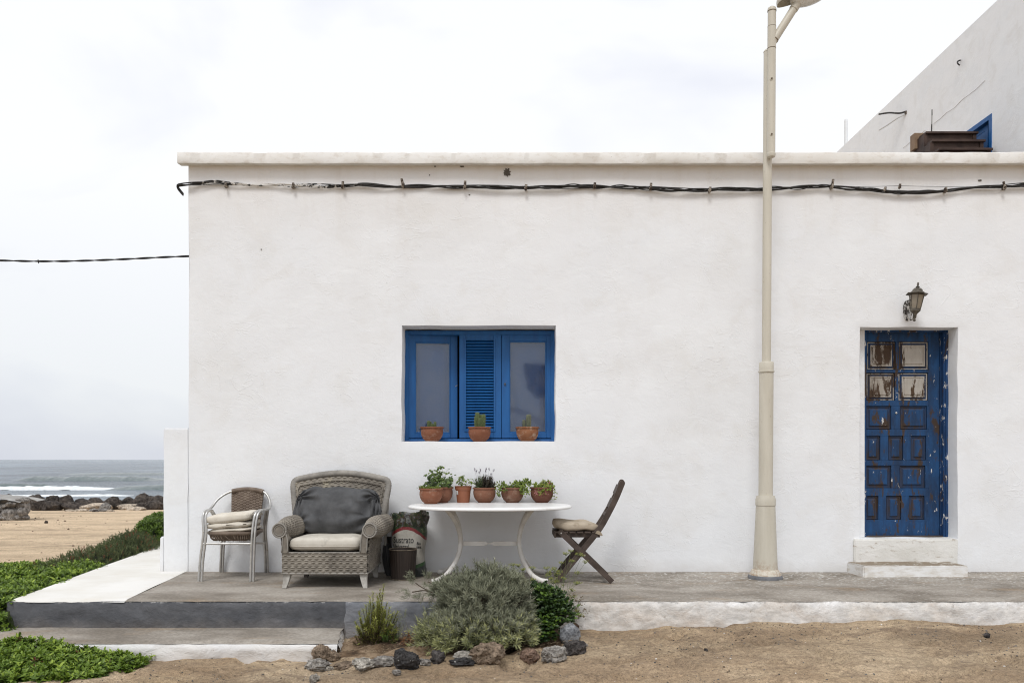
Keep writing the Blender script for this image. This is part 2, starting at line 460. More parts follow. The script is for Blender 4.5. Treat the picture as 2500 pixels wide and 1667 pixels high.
c = t.mix(t.ramp(t.noise(210, 3, 0.8, t.mapped((1, 1, 1), loc=(5, 2, 0))), [(0.60, 0.0), (0.68, 0.6)]), c, (0.72, 0.64, 0.52))
c = t.mix(t.math('MULTIPLY', t.ramp(t.noise(5, 8, 0.75, t.mapped((0.6, 1.5, 1), loc=(1, 7, 0))), [(0.53, 0.0), (0.62, 1.0)]), 0.55), c, (0.17, 0.125, 0.09))
t.col(c).set(0.95, 0, 0.15)
t.bump(t.noise(9, 6, 0.65), 0.7, 0.05); t.bump(t.noise(32, 7, 0.75), 0.9, 0.022)
MAT['sand'] = t.m
t = NT('garden_soil')
c = t.ramp(t.noise(6, 7, 0.7), [(0.40, (0.060, 0.040, 0.026)), (0.52, (0.15, 0.10, 0.062)), (0.62, (0.28, 0.205, 0.135))])
c = t.mix(t.ramp(t.noise(120, 3, 0.8), [(0.66, 0.0), (0.72, 0.6)]), c, (0.5, 0.44, 0.36))
t.col(c).set(0.95, 0, 0.15); t.bump(t.noise(40, 6, 0.7), 0.7, 0.02)
MAT['soil'] = t.m
# -- sea
t = NT('sea_water')
v = t.mapped((0.25, 1.0, 1.0))
t.col(t.ramp(t.noise(0.03, 12, 0.75, t.mapped((0.5, 0.35, 1))), [(0.42, (0.014, 0.040, 0.068)), (0.58, (0.17, 0.225, 0.275))])).set(0.22, 0, 0.5)
t.bump(t.noise(0.35, 6, 0.65, v), 1.0, 1.0); t.bump(t.noise(0.03, 10, 0.75, t.mapped((0.5, 0.5, 1.0))), 1.0, 6.0)
MAT['sea'] = t.m
MAT['foam'] = M2('sea_foam', (0.80, 0.82, 0.83), (0.62, 0.66, 0.68), 3.0, 0.8, bump=0.8, bscale=3, bdist=0.2)
MAT['wave'] = M2('wave_face', (0.05, 0.075, 0.075), (0.10, 0.135, 0.135), 1.2, 0.22, 0.5, bump=0.5, bscale=2, bdist=0.2)
# -- rocks
def rockmat(name, a, b, c3=None, t3=(0.62, 0.70), s=9, bmp=1.0):
    t = NT(name)
    c = t.ramp(t.noise(s, 10, 0.75), [(0.38, a), (0.62, b)])
    c = t.mix(t.ramp(t.voro(s * 5), [(0.12, 0.8), (0.26, 0.0)]), c, tuple(x * 0.3 for x in a))
    c = t.mix(1.0, c, t.ramp(t.noise(s * 4, 6, 0.75), [(0.38, 0.6), (0.62, 1.4)]), 'MULTIPLY')
    if c3: c = t.mix(t.ramp(t.noise(s * 2.2, 6, 0.7), [(t3[0], 0.0), (t3[1], 0.85)]), c, c3)
    t.col(c).set(0.92, 0, 0.25)
    t.bump(t.noise(s * 1.8, 8, 0.68), bmp, 0.03 * 9 / s); t.bump(t.noise(s * 10, 5, 0.7), 0.6, 0.006 * 9 / s)
    return t.m
MAT['rock_grey'] = rockmat('rock_grey', (0.17, 0.155, 0.14), (0.33, 0.31, 0.28))
MAT['rock_lightgrey'] = rockmat('rock_light', (0.24, 0.22, 0.19), (0.42, 0.39, 0.34))
MAT['rock_black'] = rockmat('rock_black', (0.018, 0.017, 0.017), (0.05, 0.047, 0.046), (0.75, 0.74, 0.70), (0.655, 0.665), bmp=0.5)
MAT['rock_dark'] = rockmat('rock_dark', (0.035, 0.031, 0.030), (0.10, 0.09, 0.085))
MAT['rock_brown'] = rockmat('rock_brown', (0.13, 0.095, 0.065), (0.27, 0.205, 0.15), (0.38, 0.30, 0.21))
MAT['rock_red'] = rockmat('rock_red', (0.10, 0.06, 0.045), (0.22, 0.15, 0.11))
MAT['rock_blue'] = rockmat('rock_blue', (0.13, 0.135, 0.145), (0.27, 0.275, 0.285), bmp=0.6)
MAT['boulder'] = rockmat('boulder_dark', (0.022, 0.019, 0.018), (0.095, 0.078, 0.066), (0.20, 0.165, 0.13), (0.60, 0.75), s=2.2)
MAT['boulder_pale'] = rockmat('boulder_pale', (0.30, 0.25, 0.20), (0.50, 0.42, 0.33), s=2.2)
MAT['boulder_grey'] = rockmat('boulder_grey', (0.13, 0.12, 0.11), (0.30, 0.28, 0.26), s=2.6)
MAT['bluestone'] = M2('grit_dark', (0.035, 0.032, 0.030), (0.16, 0.15, 0.14), 9, 0.9, lo=0.4, hi=0.6)
# -- paints and metals
def paint(name, base, dark, chips=(0.70, 0.74), chipc=(0.5, 0.48, 0.44), rough=0.5, grain=True):
    t = NT(name)
    v = t.mapped((3, 3, 0.6)) if grain else t.mapped((1, 1, 1))
    c = t.ramp(t.noise(5, 6, 0.6, v), [(0.3, dark), (0.7, base)])
    c = t.mix(t.ramp(t.noise(24, 5, 0.7), [(chips[0], 0.0), (chips[1], 1.0)]), c, chipc)
    t.col(c).set(rough, 0, 0.4); t.bump(t.noise(22, 5, 0.6, v), 0.25, 0.003)
    return t.m
MAT['blue'] = paint('paint_window_blue', (0.010, 0.112, 0.335), (0.008, 0.080, 0.25), (0.66, 0.70), (0.05, 0.12, 0.3))
MAT['blue_slat'] = paint('paint_slat_blue', (0.010, 0.108, 0.32), (0.009, 0.085, 0.27), (0.80, 0.84), (0.05, 0.12, 0.3))
def peeled(name, base, alt, wood=(0.052, 0.034, 0.024), fleck=(0.62, 0.60, 0.56), w=(0.60, 0.67), f=(0.68, 0.72)):
    t = NT(name)
    v = t.mapped((1.0, 1.0, 0.28))
    c = t.ramp(t.noise(8, 8, 0.7, v), [(0.38, alt), (0.62, base)])
    c = t.mix(t.ramp(t.noise(9, 8, 0.72, v, 0.4), [(w[0], 0.0), (w[1], 1.0)]), c, wood)
    c = t.mix(t.ramp(t.noise(22, 6, 0.7, t.mapped((1.0, 1.0, 0.45), loc=(4, 1, 2))), [(f[0], 0.0), (f[1], 1.0)]), c, fleck)
    t.col(c).set(0.72, 0, 0.3)
    t.bump(t.noise(9, 8, 0.72, v, 0.4), 0.35, 0.01); t.bump(t.noise(60, 4, 0.6, v), 0.35, 0.003)
    return t.m
MAT['door_blue'] = peeled('paint_door_blue', (0.014, 0.066, 0.178), (0.012, 0.032, 0.078), w=(0.545, 0.585), f=(0.65, 0.67))
MAT['door_groove_shade'] = peeled('door_groove_shade', (0.014, 0.05, 0.13), (0.04, 0.032, 0.03), w=(0.50, 0.60), f=(0.68, 0.72))  # peeled paint turned darker and browner: shade of the panel grooves painted in
MAT['door_white'] = peeled('paint_door_white', (0.42, 0.385, 0.335), (0.27, 0.235, 0.20), (0.06, 0.035, 0.02), (0.50, 0.47, 0.43), w=(0.475, 0.52), f=(0.66, 0.70))
MAT['door_white_clean'] = peeled('paint_door_white_clean', (0.46, 0.43, 0.385), (0.36, 0.325, 0.28), (0.075, 0.045, 0.025), (0.55, 0.52, 0.48), w=(0.515, 0.56), f=(0.66, 0.70))
MAT['frame_door'] = peeled('paint_frame_blue', (0.014, 0.06, 0.17), (0.010, 0.036, 0.10), w=(0.56, 0.60), f=(0.585, 0.61))
MAT['cream'] = None
t = NT('post_cream_paint'); X = t.xyz()
c = t.ramp(t.noise(3, 6, 0.6, t.mapped((4, 4, 0.5))), [(0.3, (0.50, 0.465, 0.385)), (0.7, (0.60, 0.565, 0.48))])
rz = t.math('ADD', X[2], t.math('MULTIPLY', t.noise(6, 5), 0.18))
rf = t.ramp(t.math('MULTIPLY_ADD', rz, -3.0, 1.0), [(0.15, 0.0), (0.8, 1.0)])
rn = t.ramp(t.noise(26, 7, 0.75), [(0.44, 0.0), (0.56, 1.0)])
c = t.mix(t.math('MULTIPLY', t.math('MULTIPLY', rf, rn), 0.85), c, (0.30, 0.155, 0.07))
c = t.mix(t.ramp(t.noise(45, 5, 0.7, t.mapped((1, 1, 0.7))), [(0.66, 0.0), (0.69, 0.7)]), c, (0.20, 0.11, 0.07))
t.col(c).set(0.45, 0, 0.4); t.bump(t.noise(30, 4), 0.15, 0.002)
MAT['cream'] = t.m
MAT['seam'] = M2('seam_rust', (0.12, 0.09, 0.065), (0.20, 0.15, 0.10), 20, 0.8)
MAT['post_foot'] = M2('foot_grey_paint', (0.13, 0.135, 0.145), (0.20, 0.20, 0.21), 12, 0.85, bump=0.4)
MAT['alu'] = M2('aluminium', (0.46, 0.45, 0.43), (0.60, 0.59, 0.57), 14, 0.36, 0.5, 0.75, c3=(0.35, 0.30, 0.24), s3=30, t3=(0.62, 0.72))
MAT['dark_metal'] = M2('lantern_metal', (0.045, 0.037, 0.028), (0.13, 0.115, 0.09), 30, 0.55, 0.4, 0.2, bump=0.4, bscale=90)
MAT['lamp_splash'] = M2('bracket_splashed', (0.05, 0.045, 0.04), (0.60, 0.59, 0.57), 28, 0.75, lo=0.46, hi=0.50)
MAT['dark_wood'] = M2('dark_wood', (0.040, 0.027, 0.020), (0.085, 0.062, 0.050), 9, 0.6, 0.4, bump=0.35, bscale=40, stretch=(1, 3, 1), c3=(0.16, 0.135, 0.115), s3=14, t3=(0.66, 0.74))
MAT['stair_wood'] = M2('stair_wood', (0.030, 0.016, 0.012), (0.075, 0.045, 0.034), 3, 0.6, bump=0.3, bscale=20)
MAT['stair_lit'] = M2('stair_wood_lit', (0.20, 0.13, 0.08), (0.28, 0.19, 0.12), 5, 0.7)  # paler copy of the stair wood; the lit look is in the colour
MAT['wicker'] = M2('wicker_grey', (0.150, 0.132, 0.110), (0.285, 0.255, 0.212), 5, 0.75, 0.35, bump=0.3, bscale=180, bdist=0.002, c3=(0.43, 0.385, 0.29), s3=4, t3=(0.60, 0.72))
MAT['wicker_rim'] = M2('wicker_wrapped', (0.18, 0.168, 0.15), (0.31, 0.288, 0.255), 9, 0.7, 0.4, bump=0.3, bscale=150, bdist=0.002)
MAT['wicker_brown'] = M2('wicker_brown', (0.115, 0.082, 0.060), (0.19, 0.145, 0.11), 12, 0.6, 0.4, bump=0.3, bscale=150, bdist=0.002)
MAT['washed_wood'] = M2('washed_wood', (0.30, 0.28, 0.25), (0.50, 0.48, 0.44), 12, 0.75, bump=0.3, c3=(0.16, 0.13, 0.10), s3=26, t3=(0.62, 0.70))
MAT['cushion'] = M2('cushion_canvas', (0.53, 0.48, 0.40), (0.67, 0.63, 0.55), 5, 0.95, 0.1, bump=0.3, bscale=300, bdist=0.001, c3=(0.36, 0.31, 0.25), s3=9, t3=(0.60, 0.78))
MAT['cushion_seat'] = M2('cushion_linen', (0.47, 0.435, 0.37), (0.62, 0.585, 0.515), 5, 0.95, 0.1, bump=0.5, bscale=260, bdist=0.0015, c3=(0.33, 0.31, 0.27), s3=7, t3=(0.56, 0.74))
MAT['cushion_tan'] = M2('cushion_tan', (0.32, 0.26, 0.19), (0.46, 0.395, 0.31), 5, 0.95, 0.1, bump=0.4, bscale=240, bdist=0.0015, c3=(0.20, 0.155, 0.105), s3=8, t3=(0.55, 0.75))
MAT['throw'] = M2('charcoal_cloth', (0.066, 0.067, 0.069), (0.108, 0.109, 0.112), 7, 0.97, 0.1, bump=0.6, bscale=330, bdist=0.0015, c3=(0.12, 0.12, 0.12), s3=60, t3=(0.66, 0.74))
MAT['table_white'] = M2('table_white', (0.74, 0.735, 0.72), (0.80, 0.795, 0.78), 3, 0.32, 0.45, bump=0.1, bscale=9)
MAT['table_leg'] = M2('table_leg_paint', (0.56, 0.53, 0.49), (0.70, 0.68, 0.645), 7, 0.55, 0.35, bump=0.3, bscale=50, c3=(0.35, 0.27, 0.20), s3=22, t3=(0.66, 0.74))
def terra(name, a, b, lime, k=0.75):
    t = NT(name)
    c = t.ramp(t.noise(9, 6, 0.6), [(0.3, a), (0.7, b)])
    c = t.mix(t.math('MULTIPLY', t.ramp(t.noise(14, 7, 0.7, t.mapped((1, 1, 1.5), loc=(2, 1, 4))), [(0.52, 0.0), (0.72, 1.0)]), k), c, lime)
    t.col(c).set(0.82, 0, 0.3); t.bump(t.noise(60, 5), 0.3, 0.003)
    w = t.n('ShaderNodeTexWave', bands_direction='Z'); w.inputs['Scale'].default_value = 60; w.inputs['Distortion'].default_value = 1
    t.l(t.pos, w.inputs[0]); t.bump(w.outputs[1], 0.12, 0.002)
    return t.m
MAT['terra_a'] = terra('terracotta_orange', (0.185, 0.070, 0.038), (0.255, 0.105, 0.060), (0.40, 0.27, 0.20))
MAT['terra_b'] = terra('terracotta_brown', (0.155, 0.065, 0.038), (0.215, 0.098, 0.060), (0.30, 0.20, 0.14))
MAT['terra_d'] = terra('terracotta_sooty', (0.125, 0.058, 0.038), (0.20, 0.098, 0.062), (0.30, 0.21, 0.155))
MAT['terra_c'] = terra('terracotta_dark', (0.105, 0.040, 0.026), (0.15, 0.062, 0.040), (0.30, 0.18, 0.12), 0.3)
MAT['terra_flake'] = terra('terracotta_flaked', (0.19, 0.075, 0.035), (0.27, 0.12, 0.06), (0.52, 0.43, 0.34), 0.9)
MAT['plastic_terra'] = M2('plastic_terracotta', (0.235, 0.085, 0.042), (0.27, 0.10, 0.052), 5, 0.5, 0.4)
MAT['paper'] = M2('label_paper', (0.72, 0.71, 0.69), (0.78, 0.77, 0.76), 30, 0.7)
MAT['ink'] = M2('black_print', (0.018, 0.018, 0.018), (0.03, 0.03, 0.03), 30, 0.6)
MAT['bin'] = M2('bin_brown', (0.022, 0.016, 0.013), (0.042, 0.030, 0.024), 4, 0.5, 0.4, stretch=(3, 3, 0.4), bump=0.2, bscale=12)
MAT['bin_rim'] = M2('bin_dust', (0.09, 0.07, 0.05), (0.20, 0.165, 0.12), 40, 0.8)
MAT['black'] = M2('black_plastic', (0.010, 0.010, 0.011), (0.022, 0.022, 0.024), 10, 0.45, 0.4)
MAT['cable'] = M2('cable_black', (0.018, 0.017, 0.016), (0.045, 0.042, 0.038), 15, 0.6, 0.4, c3=(0.5, 0.48, 0.45), s3=24, t3=(0.63, 0.68))
t = NT('cable_whitewashed'); X = t.xyz()
n_ = t.noise(22, 5, 0.7, t.mapped((0.6, 1, 1)))
dx = t.math('ABSOLUTE', t.math('ADD', X[0], 2.35))
amt = t.math('MULTIPLY_ADD', dx, 0.22, 0.42)
c = t.mix(t.math('GREATER_THAN', n_, amt), (0.025, 0.023, 0.021), (0.56, 0.54, 0.51))
t.col(c).set(0.7, 0, 0.3); MAT['cable_wall'] = t.m
MAT['clip'] = M2('clip_rusty', (0.045, 0.03, 0.022), (0.34, 0.30, 0.25), 40, 0.8, lo=0.45, hi=0.60)
MAT['grey_render'] = M2('bare_render', (0.075, 0.065, 0.055), (0.15, 0.135, 0.115), 25, 0.95, bump=0.8, bscale=60)
MAT['pvc'] = M2('mast_white', (0.62, 0.63, 0.63), (0.68, 0.69, 0.69), 2, 0.6)
MAT['strap'] = M2('strap_beige', (0.26, 0.21, 0.15), (0.36, 0.30, 0.22), 30, 0.9)
MAT['lantern_glass'] = M2('lantern_glass', (0.20, 0.165, 0.12), (0.28, 0.24, 0.18), 12, 0.25, 0.5)
MAT['lamp_bowl'] = M2('lamp_bowl_glass', (0.70, 0.70, 0.67), (0.78, 0.78, 0.75), 2, 0.2, 0.5)
MAT['dark_in'] = M2('dark_interior', (0.008, 0.010, 0.014), (0.014, 0.016, 0.02), 4, 0.8)
MAT['panel_blue'] = M2('inner_shutter_blue', (0.07, 0.16, 0.42), (0.085, 0.18, 0.45), 3, 0.55)
MAT['twig'] = M2('twigs', (0.05, 0.036, 0.024), (0.12, 0.09, 0.06), 20, 0.9)
MAT['stem_green'] = M2('stem_green', (0.10, 0.13, 0.05), (0.17, 0.19, 0.09), 20, 0.8)
MAT['brick'] = M2('cactus_green', (0.05, 0.085, 0.035), (0.09, 0.13, 0.05), 20, 0.7)
# glass: clear pane with mirror of the sky
t = NT('window_glass')
t.t.nodes.remove(t.b)
tr = t.n('ShaderNodeBsdfTransparent'); tr.inputs[0].default_value = (0.86, 0.90, 0.92, 1)
gl = t.n('ShaderNodeBsdfGlossy'); gl.inputs['Roughness'].default_value = 0.04; gl.inputs[0].default_value = (1, 1, 1, 1)
fr = t.n('ShaderNodeFresnel'); fr.inputs[0].default_value = 1.5
dst = t.n('ShaderNodeBsdfDiffuse'); dst.inputs[0].default_value = (0.62, 0.64, 0.66, 1)
dm = t.n('ShaderNodeMixShader'); t.l(t.ramp(t.noise(7, 6, 0.65, t.mapped((1, 1, 0.6))), [(0.35, 0.015), (0.68, 0.06)]), dm.inputs[0]); t.l(tr.outputs[0], dm.inputs[1]); t.l(dst.outputs[0], dm.inputs[2])
mxs = t.n('ShaderNodeMixShader'); t.l(t.math('MULTIPLY_ADD', fr.outputs[0], 1.15, 0.0), mxs.inputs[0])
t.l(dm.outputs[0], mxs.inputs[1]); t.l(gl.outputs[0], mxs.inputs[2]); t.l(mxs.outputs[0], t.out.inputs[0])
MAT['glass'] = t.m
# leaves
def leafmat(name, stops, rough=0.55, trans=0.25, spec=0.35):
    t = NT(name)
    a = t.n('ShaderNodeAttribute', attribute_name='tint')
    c = t.ramp(a.outputs['Fac'], stops)
    t.col(c).set(rough, 0, spec)
    tr = t.n('ShaderNodeBsdfTranslucent'); t.l(c, tr.inputs[0])
    m = t.n('ShaderNodeMixShader'); m.inputs[0].default_value = trans
    t.l(t.b.outputs[0], m.inputs[1]); t.l(tr.outputs[0], m.inputs[2]); t.l(m.outputs[0], t.out.inputs[0])
    return t.m
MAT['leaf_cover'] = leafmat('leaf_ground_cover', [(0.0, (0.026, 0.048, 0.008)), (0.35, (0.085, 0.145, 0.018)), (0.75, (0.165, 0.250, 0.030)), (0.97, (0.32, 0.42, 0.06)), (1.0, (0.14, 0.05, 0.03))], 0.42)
MAT['leaf_hedge'] = leafmat('leaf_hedge', [(0.0, (0.032, 0.045, 0.020)), (0.5, (0.075, 0.098, 0.038)), (0.86, (0.14, 0.165, 0.065)), (0.93, (0.17, 0.085, 0.045)), (1.0, (0.27, 0.09, 0.045))], 0.6)
MAT['leaf_curry'] = leafmat('leaf_curry', [(0.0, (0.11, 0.12, 0.085)), (0.5, (0.215, 0.225, 0.155)), (0.85, (0.34, 0.35, 0.25)), (1.0, (0.44, 0.43, 0.26))], 0.75, 0.2, 0.2)
MAT['leaf_curry_yellow'] = leafmat('leaf_curry_y', [(0.0, (0.13, 0.15, 0.065)), (0.5, (0.31, 0.33, 0.155)), (1.0, (0.55, 0.55, 0.26))], 0.75, 0.2, 0.2)
MAT['leaf_rosemary'] = leafmat('leaf_rosemary', [(0.0, (0.10, 0.10, 0.025)), (0.5, (0.22, 0.24, 0.045)), (1.0, (0.40, 0.42, 0.10))], 0.6)
MAT['leaf_dry'] = leafmat('leaf_dry', [(0.0, (0.055, 0.038, 0.022)), (0.6, (0.13, 0.095, 0.05)), (1.0, (0.22, 0.16, 0.08))], 0.8)
MAT['leaf_parsley'] = leafmat('leaf_parsley', [(0.0, (0.015, 0.030, 0.012)), (0.5, (0.040, 0.075, 0.022)), (0.9, (0.095, 0.165, 0.025)), (1.0, (0.17, 0.28, 0.04))], 0.4)
MAT['leaf_fennel'] = leafmat('leaf_fennel', [(0.0, (0.14, 0.17, 0.04)), (1.0, (0.36, 0.36, 0.09))], 0.7)
MAT['leaf_pot'] = leafmat('leaf_pot', [(0.0, (0.045, 0.070, 0.012)), (0.5, (0.130, 0.185, 0.028)), (1.0, (0.30, 0.37, 0.07))], 0.45)
MAT['leaf_pot_dark'] = leafmat('leaf_pot_dark', [(0.0, (0.030, 0.050, 0.016)), (0.5, (0.080, 0.125, 0.030)), (1.0, (0.20, 0.26, 0.06))], 0.4)
MAT['leaf_pot_bright'] = leafmat('leaf_pot_bright', [(0.0, (0.06, 0.085, 0.015)), (0.6, (0.19, 0.25, 0.035)), (1.0, (0.36, 0.38, 0.08))], 0.45)
MAT['leaf_lav'] = leafmat('leaf_lavender', [(0.0, (0.045, 0.034, 0.030)), (0.5, (0.085, 0.085, 0.050)), (1.0, (0.11, 0.16, 0.065))], 0.8)
MAT['flower_lav'] = leafmat('flower_lavender', [(0.0, (0.035, 0.025, 0.045)), (1.0, (0.11, 0.07, 0.13))], 0.9)
MAT['flower_pink'] = leafmat('flower_pink', [(0.0, (0.35, 0.12, 0.12)), (1.0, (0.50, 0.25, 0.24))], 0.7)
MAT['flower_yellow'] = leafmat('flower_yellow', [(0.0, (0.45, 0.42, 0.05)), (1.0, (0.65, 0.60, 0.15))], 0.7)
MAT['leaf_red'] = leafmat('leaf_red', [(0.0, (0.08, 0.035, 0.018)), (0.6, (0.20, 0.085, 0.035)), (1.0, (0.26, 0.16, 0.06))], 0.7)
# =================================================================== GROUND
def zg(x, y):
    """ground height before fine relief"""
    x = np.asarray(x, float); y = np.asarray(y, float)
    xs = [-60, -5.0, -3.0, -1.5, -0.4, 0.7, 1.6, 3.0, 60]
    zs = [-0.37, -0.37, -0.355, -0.305, -0.27, -0.235, -0.20, -0.165, -0.165]
    front = np.interp(x, xs, zs) + np.clip(-1.9 - y, 0, 3) * -0.012
    d = y + 8.16
    back = -0.35 - 0.0338 * np.maximum(0, d - 8)
    back = np.where(d > 46.5, -1.65 - (d - 46.5) * 0.17, back)
    back = np.maximum(back, -4.2)
    w = np.clip((y + 1.5) / 2.0, 0, 1)
    return front * (1 - w) + back * w
def axis(parts):
    out = []
    for a, b, s in parts:
        n = max(1, int(round((b - a) / s)))
        out += list(np.linspace(a, b, n, endpoint=False))
    out.append(parts[-1][1]); return np.array(out)
gx = axis([(-4000, -400, 900), (-400, -60, 60), (-60, -20, 5), (-20, -7, 0.5), (-7, 6.5, 0.032), (6.5, 20, 0.6), (20, 60, 5), (60, 400, 60), (400, 4000, 900)])
gy = axis([(-4000, -400, 900), (-400, -30, 50), (-30, -8, 1.5), (-8, -5.2, 0.3), (-5.2, -1.4, 0.03), (-1.4, 12, 0.16), (12, 40, 0.5), (40, 62, 0.7), (62, 120, 10)])
GX, GY = np.meshgrid(gx, gy)
GZ = zg(GX, GY)
nearw = np.clip((-1.2 - GY) / 0.4, 0, 1) * np.clip((9 - np.abs(GX)) / 2, 0, 1)
rel = 0.018 * fbm(GX, GY, 0, 1.1, 4) + 0.010 * fbm(GX, GY, 3, 5.0, 3)
fp = np.clip(vnoise(GX, GY, 7.7, 4.2) - 0.30, 0, 1) * 0.10 + np.clip(vnoise(GX, GY, 2.7, 7.5) - 0.45, 0, 1) * 0.05      # scuffed hollows
rel = rel - fp + 0.006 * vnoise(GX, GY, 9, 16)
fr_ = np.random.default_rng(5)
dent = np.zeros_like(GX); j0, j1 = np.searchsorted(gy, [-4.4, -1.6])
for _ in range(150):
    fx_, fy_ = fr_.uniform(-3.2, 5.6), fr_.uniform(-4.2, -1.85); an = fr_.uniform(0, 3.14); la, lb = fr_.uniform(.09, .15), fr_.uniform(.04, .065); dp = fr_.uniform(.012, .034)
    i0, i1 = np.searchsorted(gx, [fx_ - .4, fx_ + .4]); q0, q1 = np.searchsorted(gy, [fy_ - .4, fy_ + .4])
    U = (GX[q0:q1, i0:i1] - fx_); V = (GY[q0:q1, i0:i1] - fy_)
    A = (U * math.cos(an) + V * math.sin(an)) / la; Bq = (-U * math.sin(an) + V * math.cos(an)) / lb
    rr = np.sqrt(A * A + Bq * Bq); dent[q0:q1, i0:i1] += dp * (-np.exp(-rr ** 4) + .42 * np.exp(-((rr - 1.35) / .28) ** 2))
rel = rel + dent * np.clip((-1.75 - GY) / .15, 0, 1)
GZ = GZ + rel * (0.25 + 0.75 * nearw) + 0.05 * vnoise(GX, GY, 2, 0.35) * np.clip((GY - 3) / 8, 0, 1)
# tyre tracks on the beach sand
trk = np.sin((np.hypot(GX + 17.5, (GY - 4.0) * 1.0) - 0) * 9) * np.clip(1 - np.abs(np.hypot(GX + 17.5, GY - 4) - 12.2) / 0.9, 0, 1)
GZ += 0.03 * trk * (GY > 5) * (GY < 26)
# soil bed slightly heaped behind the border stones
GZ += 0.025 * np.exp(-(((GX + 0.55) / 0.9) ** 2 + ((GY + 2.0) / 0.25) ** 2) ** 2)
ny, nx = GX.shape
I = np.arange(ny * nx).reshape(ny, nx)
F = np.stack([I[:-1, :-1].ravel(), I[:-1, 1:].ravel(), I[1:, 1:].ravel(), I[1:, :-1].ravel()], 1)
g = np_mesh('ground', np.stack([GX.ravel(), GY.ravel(), GZ.ravel()], 1), F, MAT['sand'], smooth=True)
tag(g, 'tan sand ground running from the terrace down to the beach', kind='structure')
from bisect import bisect
def gz(x, y):
    i = min(max(bisect(gx, x) - 1, 0), nx - 2); j = min(max(bisect(gy, y) - 1, 0), ny - 2)
    fx = (x - gx[i]) / (gx[i + 1] - gx[i]); fy = (y - gy[j]) / (gy[j + 1] - gy[j])
    return float((GZ[j, i] * (1 - fx) + GZ[j, i + 1] * fx) * (1 - fy) + (GZ[j + 1, i] * (1 - fx) + GZ[j + 1, i + 1] * fx) * fy)
def gzv(x, y):
    return np.array([gz(a, b) for a, b in zip(x, y)])

# garden soil bed
m = MB()
def soil(u, v):
    x = -1.46 + 1.98 * u; y = -2.42 + 0.78 * v
    e = min(u, 1 - u, ) * 8; e2 = (v) * 5
    lift = 0.018 * min(1, e) * min(1, e2) - 0.02 * (1 - min(1, e)) - 0.02 * (1 - min(1, e2))
    x += 0.03 * math.sin(v * 9) ; y += 0.05 * math.sin(u * 13)
    return (x, y, gz(x, y) + lift + 0.012 * float(vnoise(x, y, 0, 14)))
m.grid(soil, 90, 36)
tag(m.build('soil_bed', MAT['soil'], smooth=0), 'dark soil of the planting bed in front of the terrace', kind='structure')

# pebbles, shell bits and grit
def scatter_bits(name, n, xr, yr, smin, smax, mat, label, seed, power=2.5):
    r = np.random.default_rng(seed)
    base = np.array([(1, 0, 0), (-1, 0, 0), (0, 1, 0), (0, -1, 0), (0, 0, .7), (0, 0, -.7)], float)
    tri = np.array([(0, 2, 4), (2, 1, 4), (1, 3, 4), (3, 0, 4), (2, 0, 5), (1, 2, 5), (3, 1, 5), (0, 3, 5)])
    x = r.uniform(*xr, n); y = r.uniform(*yr, n)
    keep = fbm(x, y, 5, 1.5, 3) > r.uniform(-0.35, 0.95, n); x = x[keep]; y = y[keep]; n = len(x)
    z = gzv(x, y)
    s = smin + (smax - smin) * r.random(n) ** power
    V = base[None] * (s[:, None, None]) * r.uniform(0.6, 1.3, (n, 6, 1))
    a = r.uniform(0, 6.28, n); c, q = np.cos(a), np.sin(a)
    Vx = V[..., 0] * c[:, None] - V[..., 1] * q[:, None]; Vy = V[..., 0] * q[:, None] + V[..., 1] * c[:, None]
    V = np.stack([Vx + x[:, None], Vy + y[:, None], V[..., 2] + (z + s * 0.25)[:, None]], -1).reshape(-1, 3)
    Fq = (tri[None] + (np.arange(n) * 6)[:, None, None]).reshape(-1, 3)
    return tag(np_mesh(name, V, Fq, mat), label, kind='stuff')
scatter_bits('grit', 13000, (-4, 5.6), (-4.0, -1.72), 0.0016, 0.0095, MAT['bluestone'], 'dark volcanic grit and small pebbles strewn over the sand', 3, 4)
scatter_bits('shell_grit', 1800, (-4, 5.6), (-4.0, -1.72), 0.0015, 0.009, MAT['paper'], 'white shell fragments strewn over the sand', 4, 6)
scatter_bits('dry_litter', 3500, (-3, 5.6), (-4.0, -1.72), 0.002, 0.009, MAT['twig'], 'brown bits of dry plant litter on the sand', 5, 4)
scatter_bits('beach_litter', 2600, (-22, -5), (3, 33), 0.008, 0.055, MAT['rock_brown'], 'small brown stones and seaweed bits on the beach', 6, 9)

def bed_litter():
    r = np.random.default_rng(77); n = 1500
    x = r.uniform(-1.45, .5, n); y = r.uniform(-2.36, -1.70, n)
    z = gzv(x, y) + .028; a = r.uniform(0, 6.28, n); L = r.uniform(.006, .028, n)
    A = np.stack([x, y, z + r.uniform(0, .02, n)], 1); B = A + np.stack([np.cos(a) * L, np.sin(a) * L, r.uniform(-.2, .5, n) * L], 1)
    return tag(sticks('plant_litter', A, B, .0016, MAT['bed_litter'], None), 'dry twigs and leaf bits lying on the planting bed', kind='stuff')
MAT['bed_litter'] = M2('bed_litter_mat', (0.05, 0.032, 0.02), (0.34, 0.26, 0.17), 30, .9, lo=.42, hi=.58)
